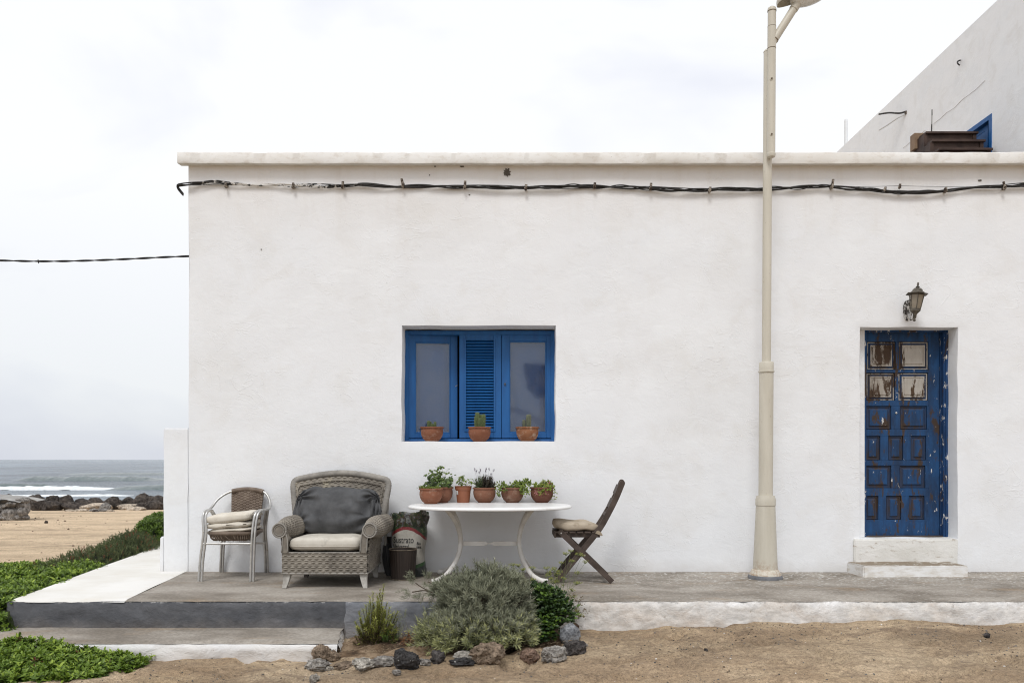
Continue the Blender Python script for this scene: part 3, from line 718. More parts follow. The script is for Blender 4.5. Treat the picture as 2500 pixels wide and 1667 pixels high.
# =================================================================== SEA
m = MB(); m.add([(-9000, 46, -3), (9000, 46, -3), (9000, 16000, -3), (-9000, 16000, -3)], [(0, 1, 2, 3)])
tag(m.build('sea', MAT['sea']), 'grey blue sea reaching the horizon', kind='structure')
def swell(name, x0, x1, y0, h, dep, mat, label, seed, nu=240, crest=0.0):
    m = MB()
    def f(u, v):
        x = x0 + (x1 - x0) * u
        t = (v - 0.35) / 0.65 if v > 0.35 else (v - 0.35) / 0.35
        e = min(1, u * 8, (1 - u) * 8) ** 0.7
        yy = y0 + dep * (v - 0.35) + 2.0 * float(vnoise(x, 0, seed, 0.05))
        hh = h * e * (1 - abs(t) ** 1.6) * (1 + 0.30 * float(fbm(x, v * 2, seed, 0.45, 3)))
        return (x, yy, -3.02 + max(hh, 0) + (0.10 * float(vnoise(x, yy, seed, 1.6)) * e * crest))
    m.grid(f, nu, 10)
    return tag(m.build(name, mat, smooth=0), label, kind='structure')
swell('breaking_wave', -85, -53.0, 104, 0.46, 5.0, MAT['foam'], 'white foaming crest of a breaking wave', 1, crest=1)
swell('wave_swell', -55.0, -38, 104.5, 0.55, 7.0, MAT['wave'], 'dark unbroken shoulder of the breaking wave', 2)
swell('wave_swell', -90, -62, 107.5, 0.66, 4.0, MAT['wave'], 'dark top edge behind the white breaker', 8)
swell('shore_foam', -62, -43, 84, 0.20, 2.5, MAT['foam'], 'thin white foam line close to the boulders', 3, crest=0.6)
swell('wave_swell', -96, -68, 152, 0.8, 10.0, MAT['wave'], 'dark low swell line farther out at sea', 4)
swell('wave_swell', -120, -60, 210, 0.6, 12.0, MAT['wave'], 'thin dark swell line far out at sea', 6)

# =================================================================== ROCKS
def rock(name, c, sx, sy, sz, mat, label, cat='rock', group=None, seed=0, sub=3, nplanes=14, rough=0.10, rot=0.0, sink=0.12):
    r = random.Random(seed)
    bm = bmesh.new(); bmesh.ops.create_icosphere(bm, subdivisions=sub, radius=1.0)
    pl = []
    for _ in range(nplanes):
        n = Vector((r.gauss(0, 1), r.gauss(0, 1), r.gauss(0, 1) * 0.8)).normalized(); pl.append((n, r.uniform(0.72, 0.98)))
    off = Vector((r.uniform(0, 50), r.uniform(0, 50), 0))
    ca, sa = math.cos(rot), math.sin(rot)
    for v in bm.verts:
        d = v.co.normalized(); k = 1.0
        for n, q in pl:
            dn = d.dot(n)
            if dn > 0.05: k = min(k, q / dn)
        k *= 1 + 1.5 * rough * mn.fractal(d * 2.0 + off, 0.75, 2.1, 5)
        p = d * k
        p = Vector((p.x * sx, p.y * sy, p.z * sz + sz * (1 - sink) * 0.86))
        v.co = Vector((p.x * ca - p.y * sa, p.x * sa + p.y * ca, p.z))
    me = bpy.data.meshes.new(name); bm.to_mesh(me); bm.free()
    me.polygons.foreach_set('use_smooth', [True] * len(me.polygons)); me.set_sharp_from_angle(angle=R(38))
    me.materials.append(mat)
    o = link_mesh(name, me, None, c)
    if label: tag(o, label, cat, group)
    return o
# breakwater boulders: (px centre x, px top y, px bottom y, half width px, depth, material, label)
def P2(px, py, d): return ((px - 1250) * d / 2000, d - 8.16, 1.12 + (1121 - py) * d / 2000)
BO = [
 (19, 1203, 1236, 17, 46.5, 'boulder', 'dark boulder top peeking over the stone wall at the left edge'),
 (84, 1203, 1240, 30, 44.6, 'boulder', 'broad dark boulder just right of the stone wall, its top slanting left'),
 (93, 1211, 1241, 17, 43.2, 'boulder', 'brown faced boulder leaning on the broad one right of the stone wall'),
 (128, 1203, 1225, 17, 45.4, 'boulder', 'upper dark boulder with flat top standing on the row'),
 (128, 1219, 1243, 26, 43.2, 'boulder', 'rounded grey brown boulder below the flat topped one'),
 (163, 1205, 1232, 20, 45.6, 'boulder', 'dark boulder with low pointed top left of the middle of the row'),
 (180, 1222, 1242, 28, 43.4, 'boulder', 'dark flat boulder at the foot of the row, left of the sandy slab'),
 (200, 1214, 1232, 26, 44.4, 'boulder', 'long brown boulder lying in the middle of the row'),
 (232, 1211, 1230, 20, 46.2, 'boulder', 'dark boulder behind the sandy slab'),
 (236, 1225, 1240, 34, 43.2, 'boulder_pale', 'sandy pale slab of rock tilted against the dark boulders'),
 (273, 1207, 1236, 25, 44.4, 'boulder', 'big domed boulder with brown streaks right of the middle'),
 (257, 1224, 1234, 12, 42.6, 'boulder_grey', 'small round grey boulder in front of the domed one'),
 (312, 1211, 1234, 20, 45.6, 'boulder', 'dark boulder left of the tall pile'),
 (349, 1200, 1224, 20, 45.8, 'boulder', 'topmost black boulder of the tall pile near the house'),
 (340, 1210, 1232, 18, 44.4, 'boulder', 'dark knobbly boulder in the middle of the tall pile'),
 (345, 1225, 1240, 14, 43.0, 'boulder', 'low dark boulder at the foot of the tall pile'),
 (372, 1206, 1228, 20, 45.6, 'boulder', 'dark boulder right of the top of the tall pile'),
 (378, 1219, 1244, 24, 43.2, 'boulder', 'large smooth grey boulder nearest the house corner'),
 (392, 1204, 1232, 22, 46.4, 'boulder', 'dark boulder half hidden by the low side wall'),
 (315, 1227, 1240, 28, 43.6, 'boulder_pale', 'pale sandy rock lying left of the smooth grey boulder'),
 (330, 1234, 1246, 24, 42.0, 'boulder_pale', 'low pale pinkish rock in front of the boulder row'),
]
for i, (px, t0, b0, hw, d, mt, lb) in enumerate(BO):
    x, y, z0 = P2(px, b0, d); k = d / 2000
    hz = (b0 - t0) * k / 2
    zb = gz(x, y) - 0.12
    topz = 1.12 + (1121 - t0) * k
    hz = max((topz - zb) / 1.9, 0.12)
    rock('boulder', (x, y, zb), hw * k * 1.08, hw * k * 0.9, hz, MAT[mt], lb, 'boulder', 'boulders of the breakwater', 100 + i, 4, 10, 0.085, sink=0.1)
for i, (px, py, w, h, lb) in enumerate([
    (170, 1251, 12, 6, 'small pale stone at the left end of the low rubble line'),
    (198, 1250, 17, 8, 'pale pinkish flat stone in the rubble line'),
    (228, 1249, 10, 8, 'grey jagged stone of the rubble line under the sandy slab'),
    (250, 1251, 14, 9, 'light grey split stone in the middle of the rubble line'),
    (270, 1249, 10, 7, 'pinkish block at the right end of the rubble line'),
    (232, 1244, 7, 7, 'small black stone standing on the rubble line'),
    (236, 1254, 5, 4, 'tiny dark stone in front of the rubble line')]):
    d = 40.5 - i * 0.15; x, y, z = P2(px, py, d); k = d / 2000
    rock('stone', (x, y, gz(x, y) - 0.03), w * k, w * k * 0.8, h * k * 0.62, MAT['boulder_pale' if 'p' in lb[:12] and 'black' not in lb else 'boulder_grey'] if 'black' not in lb and 'dark' not in lb else MAT['boulder'], lb, 'stone', 'rubble in front of the breakwater', 300 + i, 3, 10, 0.15, sink=0.2)
x, y, z = P2(113, 1283, 27.0)
rock('stone', (x, y, gz(x, y) - 0.02), 0.055, 0.05, 0.065, MAT['boulder'], 'lone small dark stone lying on the open beach sand', 'stone', None, 331, 3, 9, 0.12)

# dry stone wall end at the left edge
def wall_of_rocks():
    d = 29.5; k = d / 2000
    w = thing('stone_wall', 'end of a low grey stone wall with a smooth mortar top at the left edge', 'wall', (-17.6, d - 8.16, -1.1))
    spec = [(-8, 1262, 20, 12), (14, 1263, 16, 10), (8, 1242, 14, 14), (30, 1256, 26, 18), (52, 1262, 14, 12), (52, 1236, 14, 15), (38, 1228, 20, 10), (20, 1234, 14, 8), (-10, 1240, 16, 12), (58, 1248, 8, 14), (54, 1222, 12, 9)]
    for i, (px, py, hw, hh) in enumerate(spec):
        x, y, z = P2(px, py, d)
        o = rock('stone', (x, y + 0.05 * (i % 3), z - hh * k * 0.9), hw * k * 1.05, 0.34, hh * k * 1.05, MAT['boulder_grey'], None, seed=400 + i, sub=3, nplanes=12, rough=0.12, sink=0.0)
        o.parent = w; o.location = o.location - Vector(w.location)
    x0, _, z0 = P2(-40, 1212, d); x1, _, z1 = P2(62, 1218, d)
    m = MB()
    def f(u, v):
        x = x0 + (x1 - x0) * u; e = 0.10 * (u ** 3)
        y = 21.0 + 1.7 * v
        top = z0 + (z1 - z0) * u - e + 0.10 * math.sin(pi * min(1, v * 1.6)) + 0.02 * float(fbm(x, y, 0, 2.0, 3))
        return (x, y, top)
    m.grid(f, 40, 16)
    m.box(x0, x1 - 1.0, 21.3, 22.6, -1.3, z1 - 0.06)
    m.build('mortar_cap', M2('mortar', (0.26, 0.25, 0.235), (0.38, 0.37, 0.35), 2.5, 0.9, bump=0.8, bscale=9, bdist=0.03), w, smooth=40)
wall_of_rocks()

# =================================================================== TERRACE
HX0, HX1 = -3.22, 8.6      # house front
def xl(y): return -4.0 - 0.145 * (y + 1.67)
def xb(y): return np.interp(y, [-1.67, 0.0, 6.5], [-3.07, -3.245, -3.21])
m = MB()
def wob(x, a=0.006, s=6.0, z=0.0): return a * float(fbm(x, z, 1.3, s, 3))
def topf(u, v):
    y = -1.665 + (1.715) * v
    a = float(xb(y)); x = a + (8.6 - a) * u
    if v == 0: y += wob(x, 0.012, 12)
    return (x, y, 0.0 + 0.003 * float(vnoise(x, y, 0, 2)) - (0.006 if v == 0 else 0))
m.grid(topf, 300, 24, 0)
def facef(u, v):
    x = xl(-1.67) + (8.6 - xl(-1.67)) * u
    z = -0.008 - 0.55 * v + (.006 * float(fbm(x, 2.2, 7, 7, 4)) if v == 0 else 0)
    y = -1.665 + wob(x, 0.012, 12) - 0.014 * math.sin(min(1, v * 14) * pi / 2) - 0.010 * float(fbm(x, z * 2.0, 4, 3.2, 3))
    return (x, y, z)
m.grid(facef, 420, 22, 1)
tag(m.build('terrace', [MAT['floor'], MAT['terrace_face']], smooth=50), 'raised grey cement terrace along the house front', kind='structure')
m = MB()
def pathf(u, v):
    y = -1.668 + 8.2 * v
    a = xl(y); b = float(xb(y)) ; x = a + (b - a) * u
    if v == 0: y += wob(x, 0.008, 9)
    z = 0.004 + 0.003 * float(vnoise(x, y, 3, 2)) - (0.014 if v == 0 else 0)
    if u == 0: z -= 0.02
    return (x, y, z)
m.grid(pathf, 40, 120, 0)
def pside(u, v):
    y = -1.665 + 8.2 * u
    return (xl(y) - 0.01 * (v > 0) + 0.006 * float(vnoise(y, v, 0, 6)), y, -0.016 - 0.75 * v)
m.grid(pside, 80, 5, 0)
tag(m.build('path', MAT['path'], smooth=50), 'white painted path turning round the left corner of the house', kind='structure')
# front step
m = MB()
SX0, SX1 = -6.2, -1.30
def st(u, v):
    x = SX0 + (SX1 - SX0) * u; y = -2.185 + 0.53 * v
    if v == 0: y += wob(x, 0.012, 7, 2)
    if u == 1: x += 0.07 * (1 - v) * 0.4 - 0.05 * v + 0.005 * math.sin(v * 20)
    return (x, y, -0.212 + 0.004 * float(vnoise(x, y, 1, 3)) - (0.012 if v == 0 or u == 1 else 0))
m.grid(st, 160, 10, 0)
def sf(u, v):
    x = SX0 + (SX1 + 0.028 - SX0) * u
    z = -0.226 - 0.3 * v
    return (x, -2.185 + wob(x, 0.012, 7, 2) - 0.018 * math.sin(min(1, v * 8) * pi / 2) - 0.012 * float(fbm(x, z * 2, 6, 4, 3)), z)
m.grid(sf, 200, 14, 1)
def se(u, v):
    y = -2.19 + 0.53 * u
    return (SX1 + 0.028 * (1 - u) - 0.05 * u + 0.03 * math.sin(min(1, v * 4) * pi / 2) + 0.015 * float(fbm(y, v, 2, 7, 3)) + 0.005 * math.sin(u * 20), y, -0.224 - 0.3 * v)
m.grid(se, 24, 12, 1)
tag(m.build('step', [MAT['floor'], MAT['step_face']], smooth=50), 'low cement step with a white painted edge in front of the terrace', kind='structure')

# =================================================================== HOUSE
house = thing('house', 'single storey white plastered house with blue window and door and flat roof', 'house', (-3.22, 0, 0))
WZ1 = 4.05
win = (-1.10, 0.437, 1.298, 2.452); dor = (3.463, 4.442, 0.328, 2.434)
def lines(a, b, s, must):
    pts = sorted(set([a, b] + must)); out = []
    for p, q in zip(pts[:-1], pts[1:]):
        n = max(1, int(round((q - p) / s))); out += [p + (q - p) * i / n for i in range(n)]
    return out + [b]
lx = lines(HX0, HX1, 0.065, [win[0], win[1], dor[0], dor[1]])
lz = lines(-0.6, WZ1, 0.065, [win[2], win[3], dor[2], dor[3]])
def wdisp(x, z): return 0.009 * float(fbm(x, z, 8.8, 1.3, 3))
idx = {}; m = MB(); vs = []
def inhole(x, z, h): return h[0] - 1e-6 < x < h[1] + 1e-6 and h[2] - 1e-6 < z < h[3] + 1e-6
def wv(i, j):
    if (i, j) in idx: return idx[(i, j)]
    x, z = lx[i], lz[j]; y = -wdisp(x, z) ; xx, zz = x, z
    for h in (win, dor):
        if inhole(x, z, h):
            a = 0.005
            if abs(x - h[0]) < 1e-6 or abs(x - h[1]) < 1e-6: xx = x + a * float(fbm(z, h[0], 1, 4.0, 2))
            if abs(z - h[2]) < 1e-6 or abs(z - h[3]) < 1e-6: zz = z + a * float(fbm(x, h[2], 2, 3.5, 2))
            y += 0.004
    if i == 0: xx = x + 0.004 * float(fbm(z, 0, 5, 3, 2))
    idx[(i, j)] = len(vs); vs.append((xx, y, zz)); return idx[(i, j)]
fs = []; rv = []
for i in range(len(lx) - 1):
    for j in range(len(lz) - 1):
        cx, cz = (lx[i] + lx[i + 1]) / 2, (lz[j] + lz[j + 1]) / 2
        if inhole(cx, cz, win) or inhole(cx, cz, dor): continue
        fs.append((wv(i, j), wv(i + 1, j), wv(i + 1, j + 1), wv(i, j + 1)))
def reveal(h, dep):
    xs = [i for i, x in enumerate(lx) if h[0] - 1e-6 <= x <= h[1] + 1e-6]; zs = [j for j, z in enumerate(lz) if h[2] - 1e-6 <= z <= h[3] + 1e-6]
    ring = [(i, zs[0]) for i in xs] + [(xs[-1], j) for j in zs[1:]] + [(i, zs[-1]) for i in xs[::-1][1:]] + [(xs[0], j) for j in zs[::-1][1:-1]]
    a = [wv(*p) for p in ring]; cxm, czm = (h[0] + h[1]) / 2, (h[2] + h[3]) / 2
    def ringat(y, s):
        b = []
        for q in a:
            X, Y, Z = vs[q]; b.append(len(vs)); vs.append((X + s * (1 if X > cxm else -1), y, Z + s * (1 if Z > czm else -1)))
        return b
    b1 = [];
    for q in a:
        X, Y, Z = vs[q]; b1.append(len(vs)); vs.append((X - (0.004 if X > cxm + 0.3 * (h[1] - h[0]) else (-0.004 if X < cxm - .3 * (h[1] - h[0]) else 0)), Y + 0.014, Z))
    b2 = ringat(dep, 0.0)
    n = len(a)
    for A, B in ((a, b1), (b1, b2)):
        for k in range(n): fs.append((A[k], B[k], B[(k + 1) % n], A[(k + 1) % n]))
reveal(win, 0.33); reveal(dor, 0.33)
m.add(vs, fs)
m.build('front_wall', MAT['wall'], house, smooth=42)
m = MB()
def sw(u, v): 
    y = 0.0 + 12.0 * u; z = -0.6 + (WZ1 + 0.6) * v
    return (HX0 + (0.004 * float(fbm(z, 0, 5, 3, 2)) if u == 0 else 0.006 * float(fbm(y, z, 3, 1.4, 2))), y, z)
m.grid(sw, 60, 40)
m.build('side_wall', MAT['wall'], house, smooth=0)
MB().box(HX1 - 0.2, HX1, 0.03, 12, -0.6, WZ1).box(HX0, HX1, 12.0, 12.2, -0.6, WZ1).build('rear_wall', MAT['wall'], house)
MB().box(HX0 + 0.005, HX1, 0.02, 12.1, 4.02, 4.10).build('roof', MAT['grey_render'], house)
# cornice
m = MB()
def cor(u, v):
    """profile round the slab, swept along x"""
    x = -3.293 + (8.7 + 3.293) * u
    prof = [(0.004, 4.040), (-0.100, 4.030), (-0.104, 4.045), (-0.102, 4.128), (-0.094, 4.140), (0.24, 4.146), (0.24, 4.04)]
    k = int(round(v * 6)); y, z = prof[k]
    if 0 < k < 6:
        w = float(fbm(x, k * 0.1, 2, 3.0, 4)); y += 0.004 * w; z += 0.0035 * float(fbm(x, 3.1, 1 + (k > 2), 2.2, 4)) + (0.002 * float(vnoise(x, 0, k, 14)))
    return (x, y, z)
m.grid(cor, 500, 6)
m.add([(-3.293, 0.004, 4.040), (-3.293, -0.100, 4.030), (-3.293, -0.102, 4.135), (-3.293, 0.24, 4.146)], [(0, 1, 2, 3)])
m.build('cornice', MAT['cornice'], house, smooth=35)
MB().box(-3.293, -3.0, 0.245, 12.0, 4.035, 4.14).build('side_cornice', MAT['cornice'], house, bevel=0.006)
# broken plaster patches
def blob(cx, cz, rx, rz, seed, n=26, y=-0.012, amp=0.35):
    r = random.Random(seed); o = [r.uniform(1 - amp, 1 + amp * 0.5) for _ in range(n)]
    return [(cx + rx * o[k] * math.cos(2 * pi * k / n), cz + rz * o[k] * math.sin(2 * pi * k / n)) for k in range(n)]
def wallpx(px, py): return ((px - 1250) / 245.1, 1.12 + (1121 - py) / 245.1)
for i, (px, py, rx, rz) in enumerate([(1238, 421, 0.036, 0.042), (1128, 407, 0.022, 0.008), (1062, 406, 0.010, 0.012), (1049, 428, 0.005, 0.008), (1146, 476, 0.008, 0.005), (1340, 402, 0.010, 0.008), (638, 609, 0.006, 0.005), (2392, 441, 0.018, 0.010)]):
    cx, cz = wallpx(px, py); poly = blob(cx, cz, rx, rz, 40 + i)
    yb = -wdisp(cx, cz)
    m = MB(); m.prism(poly, yb - 0.006, yb + 0.01)
    m.build('bare_patch', MAT['grey_render'], house)

# --- window
W0, W1, Wz0, Wz1 = -1.112, 0.452, 1.290, 2.440
def rect(m, x0, x1, z0, z1, w, y0, y1, wt=None, wb=None):
    wt = wt or w; wb = wb or w
    m.box(x0, x0 + w, y0, y1, z0, z1); m.box(x1 - w, x1, y0, y1, z0, z1)
    m.box(x0 + w, x1 - w, y0 + 0.0004, y1, z0, z0 + wb); m.box(x0 + w, x1 - w, y0 + 0.0004, y1, z1 - wt, z1); return m
def wx(px, d): return (px - 1250) * d / 2000
def wz(py, d): return 1.12 + (1121 - py) * d / 2000
D1 = 8.42; D2 = 8.445
window = rect(MB(), W0, W1, Wz0, Wz1, 0.052, 0.25, 0.33, 0.042, 0.040).build('window', MAT['blue'], house, bevel=0.004)
# left casement, ajar (hinged on the left, swung inwards)
lsx0, lsx1, lsz0, lsz1 = wx(996, D1), wx(1117, D1), wz(1069, D1), wz(816, D1)
hinge = Matrix.Translation((lsx0, 0.262, 0)) @ Matrix.Rotation(R(8.5), 4, 'Z') @ Matrix.Translation((-lsx0, -0.262, 0))
def rot_mb(m, M): m.v = [tuple(M @ Vector(v)) for v in m.v]; return m
def sash(name_part, x0, x1, z0, z1, gx0, gx1, gz0, gz1, y, M=None):
    m = MB()
    m.box(x0, gx0, y, y + 0.042, z0, z1); m.box(gx1, x1, y, y + 0.042, z0, z1)
    m.box(gx0, gx1, y + 0.0004, y + 0.042, z0, gz0); m.box(gx0, gx1, y + 0.0004, y + 0.042, gz1, z1)
    # bead round the glass
    rect(m, gx0, gx1, gz0, gz1, 0.012, y + 0.006, y + 0.03)
    if M is not None: rot_mb(m, M)
    m.build('sash', MAT['blue'], window, bevel=0.003)
    m = MB().box(gx0 + 0.006, gx1 - 0.006, y + 0.016, y + 0.020, gz0 + 0.006, gz1 - 0.006)
    if M is not None: rot_mb(m, M)
    m.build('pane', MAT['glass'], window)
    m = MB().box(gx0 + 0.002, gx1 - 0.002, y + 0.060, y + 0.072, gz0, gz1)
    gw = gx1 - gx0; gh = gz1 - gz0
    rect(m, gx0 + 0.14 * gw, gx1 - 0.14 * gw, gz0 + 0.06 * gh, gz1 - 0.06 * gh, 0.011, y + 0.050, y + 0.0605)
    if M is not None: rot_mb(m, M)
    m.build('inner_shutter', MAT['panel_blue'], window)
sash('l', lsx0, lsx1, lsz0, lsz1, wx(1013, D1), wx(1100, D1), wz(1057, D1), wz(834, D1), 0.262, hinge)
sash('r', wx(1224.5, D1), wx(1350, D1), wz(1069, D1), wz(816, D1), wx(1243, D1), wx(1334, D1), wz(1056, D1), wz(832.5, D1), 0.262)
# louvred leaf
cx0, cx1 = wx(1121.5, D1), wx(1223.5, D1); cz0, cz1 = lsz0, lsz1
gx0, gx1, gz0, gz1 = wx(1138, D1), wx(1205, D1), wz(1049, D1), wz(831, D1)
m = MB()
m.box(cx0, gx0, 0.255, 0.295, cz0, cz1); m.box(gx1, cx1, 0.255, 0.295, cz0, cz1)
m.box(gx0, gx1, 0.2554, 0.295, cz0, gz0); m.box(gx0, gx1, 0.2554, 0.295, gz1, cz1)
rect(m, gx0 - 0.018, gx1 + 0.018, gz0 - 0.018, gz1 + 0.018, 0.016, 0.247, 0.2556)
m.build('louvre_frame', MAT['blue'], window, bevel=0.003)
ns = 31; pitch = (gz1 - gz0) / ns
sl = None
for k in range(ns):
    if sl is None:
        m = MB(); a = R(38)
        m.box(gx0 + 0.001, gx1 - 0.001, -0.0225, 0.0225, -0.0035, 0.0035, M=Matrix.Translation((0, 0.272, gz0 + pitch * 0.5)) @ Matrix.Rotation(a, 4, 'X'))
        sl = m.build('slat', MAT['blue_slat'], window)
    else:
        dup_part(sl, (0, random.uniform(-.0008, .0008), pitch * k + random.uniform(-.0006, .0006)))
MB().box(cx0, cx1, 0.300, 0.305, cz0, cz1).build('louvre_backing', MAT['dark_in'], window)
MB().box(W0 - .03, W1 + .03, 0.470, 0.474, Wz0 - 0.03, Wz1 + 0.03).box(W0 - .03, W0 - .02, .331, .47, Wz0 - .03, Wz1 + .03).box(W1 + .02, W1 + .03, .331, .47, Wz0 - .03, Wz1 + .03).box(W0 - .02, W1 + .02, .331, .47, Wz1 + .02, Wz1 + .03).box(W0 - .02, W1 + .02, .331, .47, Wz0 - .03, Wz0 - .02).build('dark_backing', MAT['dark_in'], window)
m = MB(); kx, kz = wx(1233, D1), wz(937, D1)
m.tube([(kx, 0.262, kz), (kx, 0.250, kz)], 0.009, 12); m.box(kx - .003, kx + .003, 0.2605, 0.262, kz - 0.025, kz - 0.008)
m.build('keyhole', MAT['dark_metal'], window, smooth=40)
m = MB(); kx, kz = wx(1112, D1), wz(943, D1); m.tube([(kx, 0.27, kz), (kx + .004, 0.25, kz + 0.004), (kx + .02, 0.24, kz + .008)], 0.0035, 8)
m.build('latch', MAT['alu'], window, smooth=40)

# --- door
DD = 8.41
def dx(u): return (u - 1250) * DD / 2000
def dz(v): return 1.12 + (1121 - v) * DD / 2000
door = MB().box(dx(2111) - .01, dx(2292.5), 0.262, 0.295, dz(1313), dz(812)).build('door', MAT['door_groove_shade'], house)
m = MB()
def dbar(a, b, c, d, y=0.240):     # px x0,x1,y0,y1
    m.box(dx(a), dx(b), y, 0.2625, dz(d), dz(c))
cols = {0: [(2116, 2185.5), (2193.5, 2266)], 1: [(2114.5, 2184), (2192.5, 2265)], 2: [(2114, 2175), (2197, 2262)],
        3: [(2112.5, 2148), (2168, 2204), (2223, 2260)], 4: [(2112, 2175), (2195.5, 2258)], 5: [(2109.5, 2143.5), (2163, 2199), (2218, 2256)]}
rows = {0: (834, 903), 1: (910, 978), 2: (991, 1048), 3: (1064, 1123), 4: (1136, 1191), 5: (1210, 1268)}
prev = 812
for r_ in range(6):
    y0, y1 = rows[r_]
    dbar(2109, 2266.5, prev, y0, 0.2404)               # rail above the row
    cc = cols[r_]
    xs_ = [2108] + [e for c_ in cc for e in c_] + [2268]
    for k in range(0, len(xs_), 2):
        if xs_[k + 1] - xs_[k] > 0.5: dbar(xs_[k], xs_[k + 1], y0, y1, 0.2408 if k not in (0,) else 0.2410)
    prev = y1
dbar(2109, 2266.5, prev, 1313, 0.2404)
dbar(2266.5, 2292.5, 812, 1313, 0.240)
m.build('stile', MAT['door_blue'], door, bevel=0.003)
for r_ in range(6):
    y0, y1 = rows[r_]
    for k, (a, b) in enumerate(cols[r_]):
        X0, X1, Z0, Z1 = dx(a) + .004, dx(b) - .004, dz(y1) + .004, dz(y0) - .004
        m = MB(); g1 = 0.020 if r_ < 2 else 0.024; yb = 0.2615
        ring = [(0, 0.2595), (0.003, 0.250), (0.009, 0.250), (0.012, 0.2585), (g1, 0.2575), (g1 + 0.012, 0.2465), (g1 + 0.013, 0.2455)]
        if r_ < 2: ring += [(g1 + 0.022, 0.2455), (g1 + 0.025, 0.2525), (g1 + 0.035, 0.2525), (g1 + 0.04, 0.2450)]
        vs_ = []; fs_ = []
        for (o_, y_) in ring: vs_ += [(X0 + o_, y_, Z0 + o_), (X1 - o_, y_, Z0 + o_), (X1 - o_, y_, Z1 - o_), (X0 + o_, y_, Z1 - o_)]
        for q in range(len(ring) - 1):
            for e in range(4): fs_.append((q * 4 + e, q * 4 + (e + 1) % 4, q * 4 + 4 + (e + 1) % 4, q * 4 + 4 + e))
        q = (len(ring) - 1) * 4; fs_.append((q, q + 1, q + 2, q + 3))
        m.add(vs_, fs_)
        mt = 'door_blue' if r_ >= 2 else ('door_white' if k == 0 else 'door_white_clean')
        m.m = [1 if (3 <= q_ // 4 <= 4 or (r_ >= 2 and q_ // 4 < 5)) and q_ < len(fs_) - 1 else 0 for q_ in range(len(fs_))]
        o = m.build('panel', [MAT[mt], MAT['door_groove_shade']], door)
        if r_ < 2: o['label'] = 'square panel with peeling off white paint'
m = MB(); m.ball((dx(2187), 0.238, dz(1008)), 0.012, 6, (1, .5, 1)); m.build('lock', MAT['alu'], door, smooth=40)
m = MB()
m.box(dx(2296), dx(2313) + 0.02, 0.190, 0.262, dor[2] + 0.002, dor[3] + 0.02)
m.box(dx(2300), dx(2307), 0.178, 0.190, dor[2] + 0.002, dor[3] - 0.03)
m.box(dx(2292.5) + .004, dx(2296) - .001, 0.225, 0.262, dor[2] + 0.002, dor[3] - 0.02)
m.box(dor[0] - 0.02, dx(2109.5), 0.192, 0.262, dor[2] + 0.002, dor[3] + 0.02)
m.box(dx(2109.5), dx(2296), 0.194, 0.262, dz(812.5), dor[3] + 0.02)
m.build('door_frame', MAT['frame_door'], house, bevel=0.004)
MB().box(dor[0] - 0.02, dx(2104), 0.180, 0.1915, dor[2] + 0.002, dor[3]).build('jamb_strip', MAT['wall_dirty'], house, bevel=0.003)
MB().box(dor[0] - .02, dor[1], 0.194, 0.3, dor[2] - 0.02, dor[2] + 0.014).build('threshold', MAT['dark_wood'], house)
MB().box(dor[0] - .03, dor[1] + .03, 0.300, 0.33, dor[2] - 0.03, dor[3] + 0.03).build('door_backing', MAT['dark_in'], house)
# door steps
def rough_box(x0, x1, y0, y1, z0, z1, name, mat, parent, amp=0.006, s=0.04, seed=0, skew=0.0):
    bm = bmesh.new(); bmesh.ops.create_cube(bm, size=1)
    for v in bm.verts: v.co = Vector((x0 + (v.co.x + .5) * (x1 - x0), y0 + (v.co.y + .5) * (y1 - y0), z0 + (v.co.z + .5) * (z1 - z0)))
    bmesh.ops.bevel(bm, geom=bm.edges[:], offset=0.010, segments=2, affect='EDGES')
    for ax in range(3):
        lo, hi = ((x0, x1), (y0, y1), (z0, z1))[ax]; n = int((hi - lo) / s)
        for k in range(1, n):
            no = Vector([1 if q == ax else 0 for q in range(3)]); co = Vector((x0, y0, z0)) + no * ((hi - lo) * k / n)
            bmesh.ops.bisect_plane(bm, geom=bm.verts[:] + bm.edges[:] + bm.faces[:], plane_co=co, plane_no=no)
    for v in bm.verts:
        p = v.co.copy() * 5 + Vector((seed, 0, 0))
        v.co += amp * Vector((mn.noise(p), mn.noise(p + Vector((9, 0, 0))), mn.noise(p + Vector((0, 9, 0)))))
        if skew: v.co.x += skew * (v.co.y - y1)
    me = bpy.data.meshes.new(name)
    for v in bm.verts: v.co -= ORG[parent.name]
    bm.to_mesh(me); bm.free(); me.materials.append(mat)
    me.polygons.foreach_set('use_smooth', [True] * len(me.polygons)); me.set_sharp_from_angle(angle=R(50))
    return link_mesh(name, me, parent)
t = curb('doorstep_paint', (0.66, 0.645, 0.60), (0.76, 0.75, 0.72), (0.34, 0.27, 0.20), (0.57, 0.68), 0.22, 0.0)
rough_box(3.395, 4.425, -0.035, 0.17, 0.06, 0.328, 'door_sill', t.m, house, 0.005)
t = NT('slab_step'); X = t.xyz(t.geo.outputs['Normal'])
top = t.mix(t.ramp(t.noise(14, 6, 0.7), [(0.56, 0.0), (0.64, 1.0)]), (0.24, 0.195, 0.145), (0.60, 0.58, 0.54))
fr_ = t.ramp(t.noise(6, 7, 0.65, t.mapped((1, 1, 3))), [(0.35, (0.60, 0.56, 0.50)), (0.55, (0.76, 0.755, 0.74))])
c = t.mix(t.ramp(X[2], [(0.55, 0.0), (0.85, 1.0)]), fr_, top)
t.col(c).set(0.9, 0, 0.2); t.bump(t.noise(16, 6, 0.6), 0.5, 0.01)
rough_box(3.335, 4.335, -0.345, 0.01, -0.02, 0.106, 'door_step', t.m, house, 0.006, seed=4, skew=-0.06)

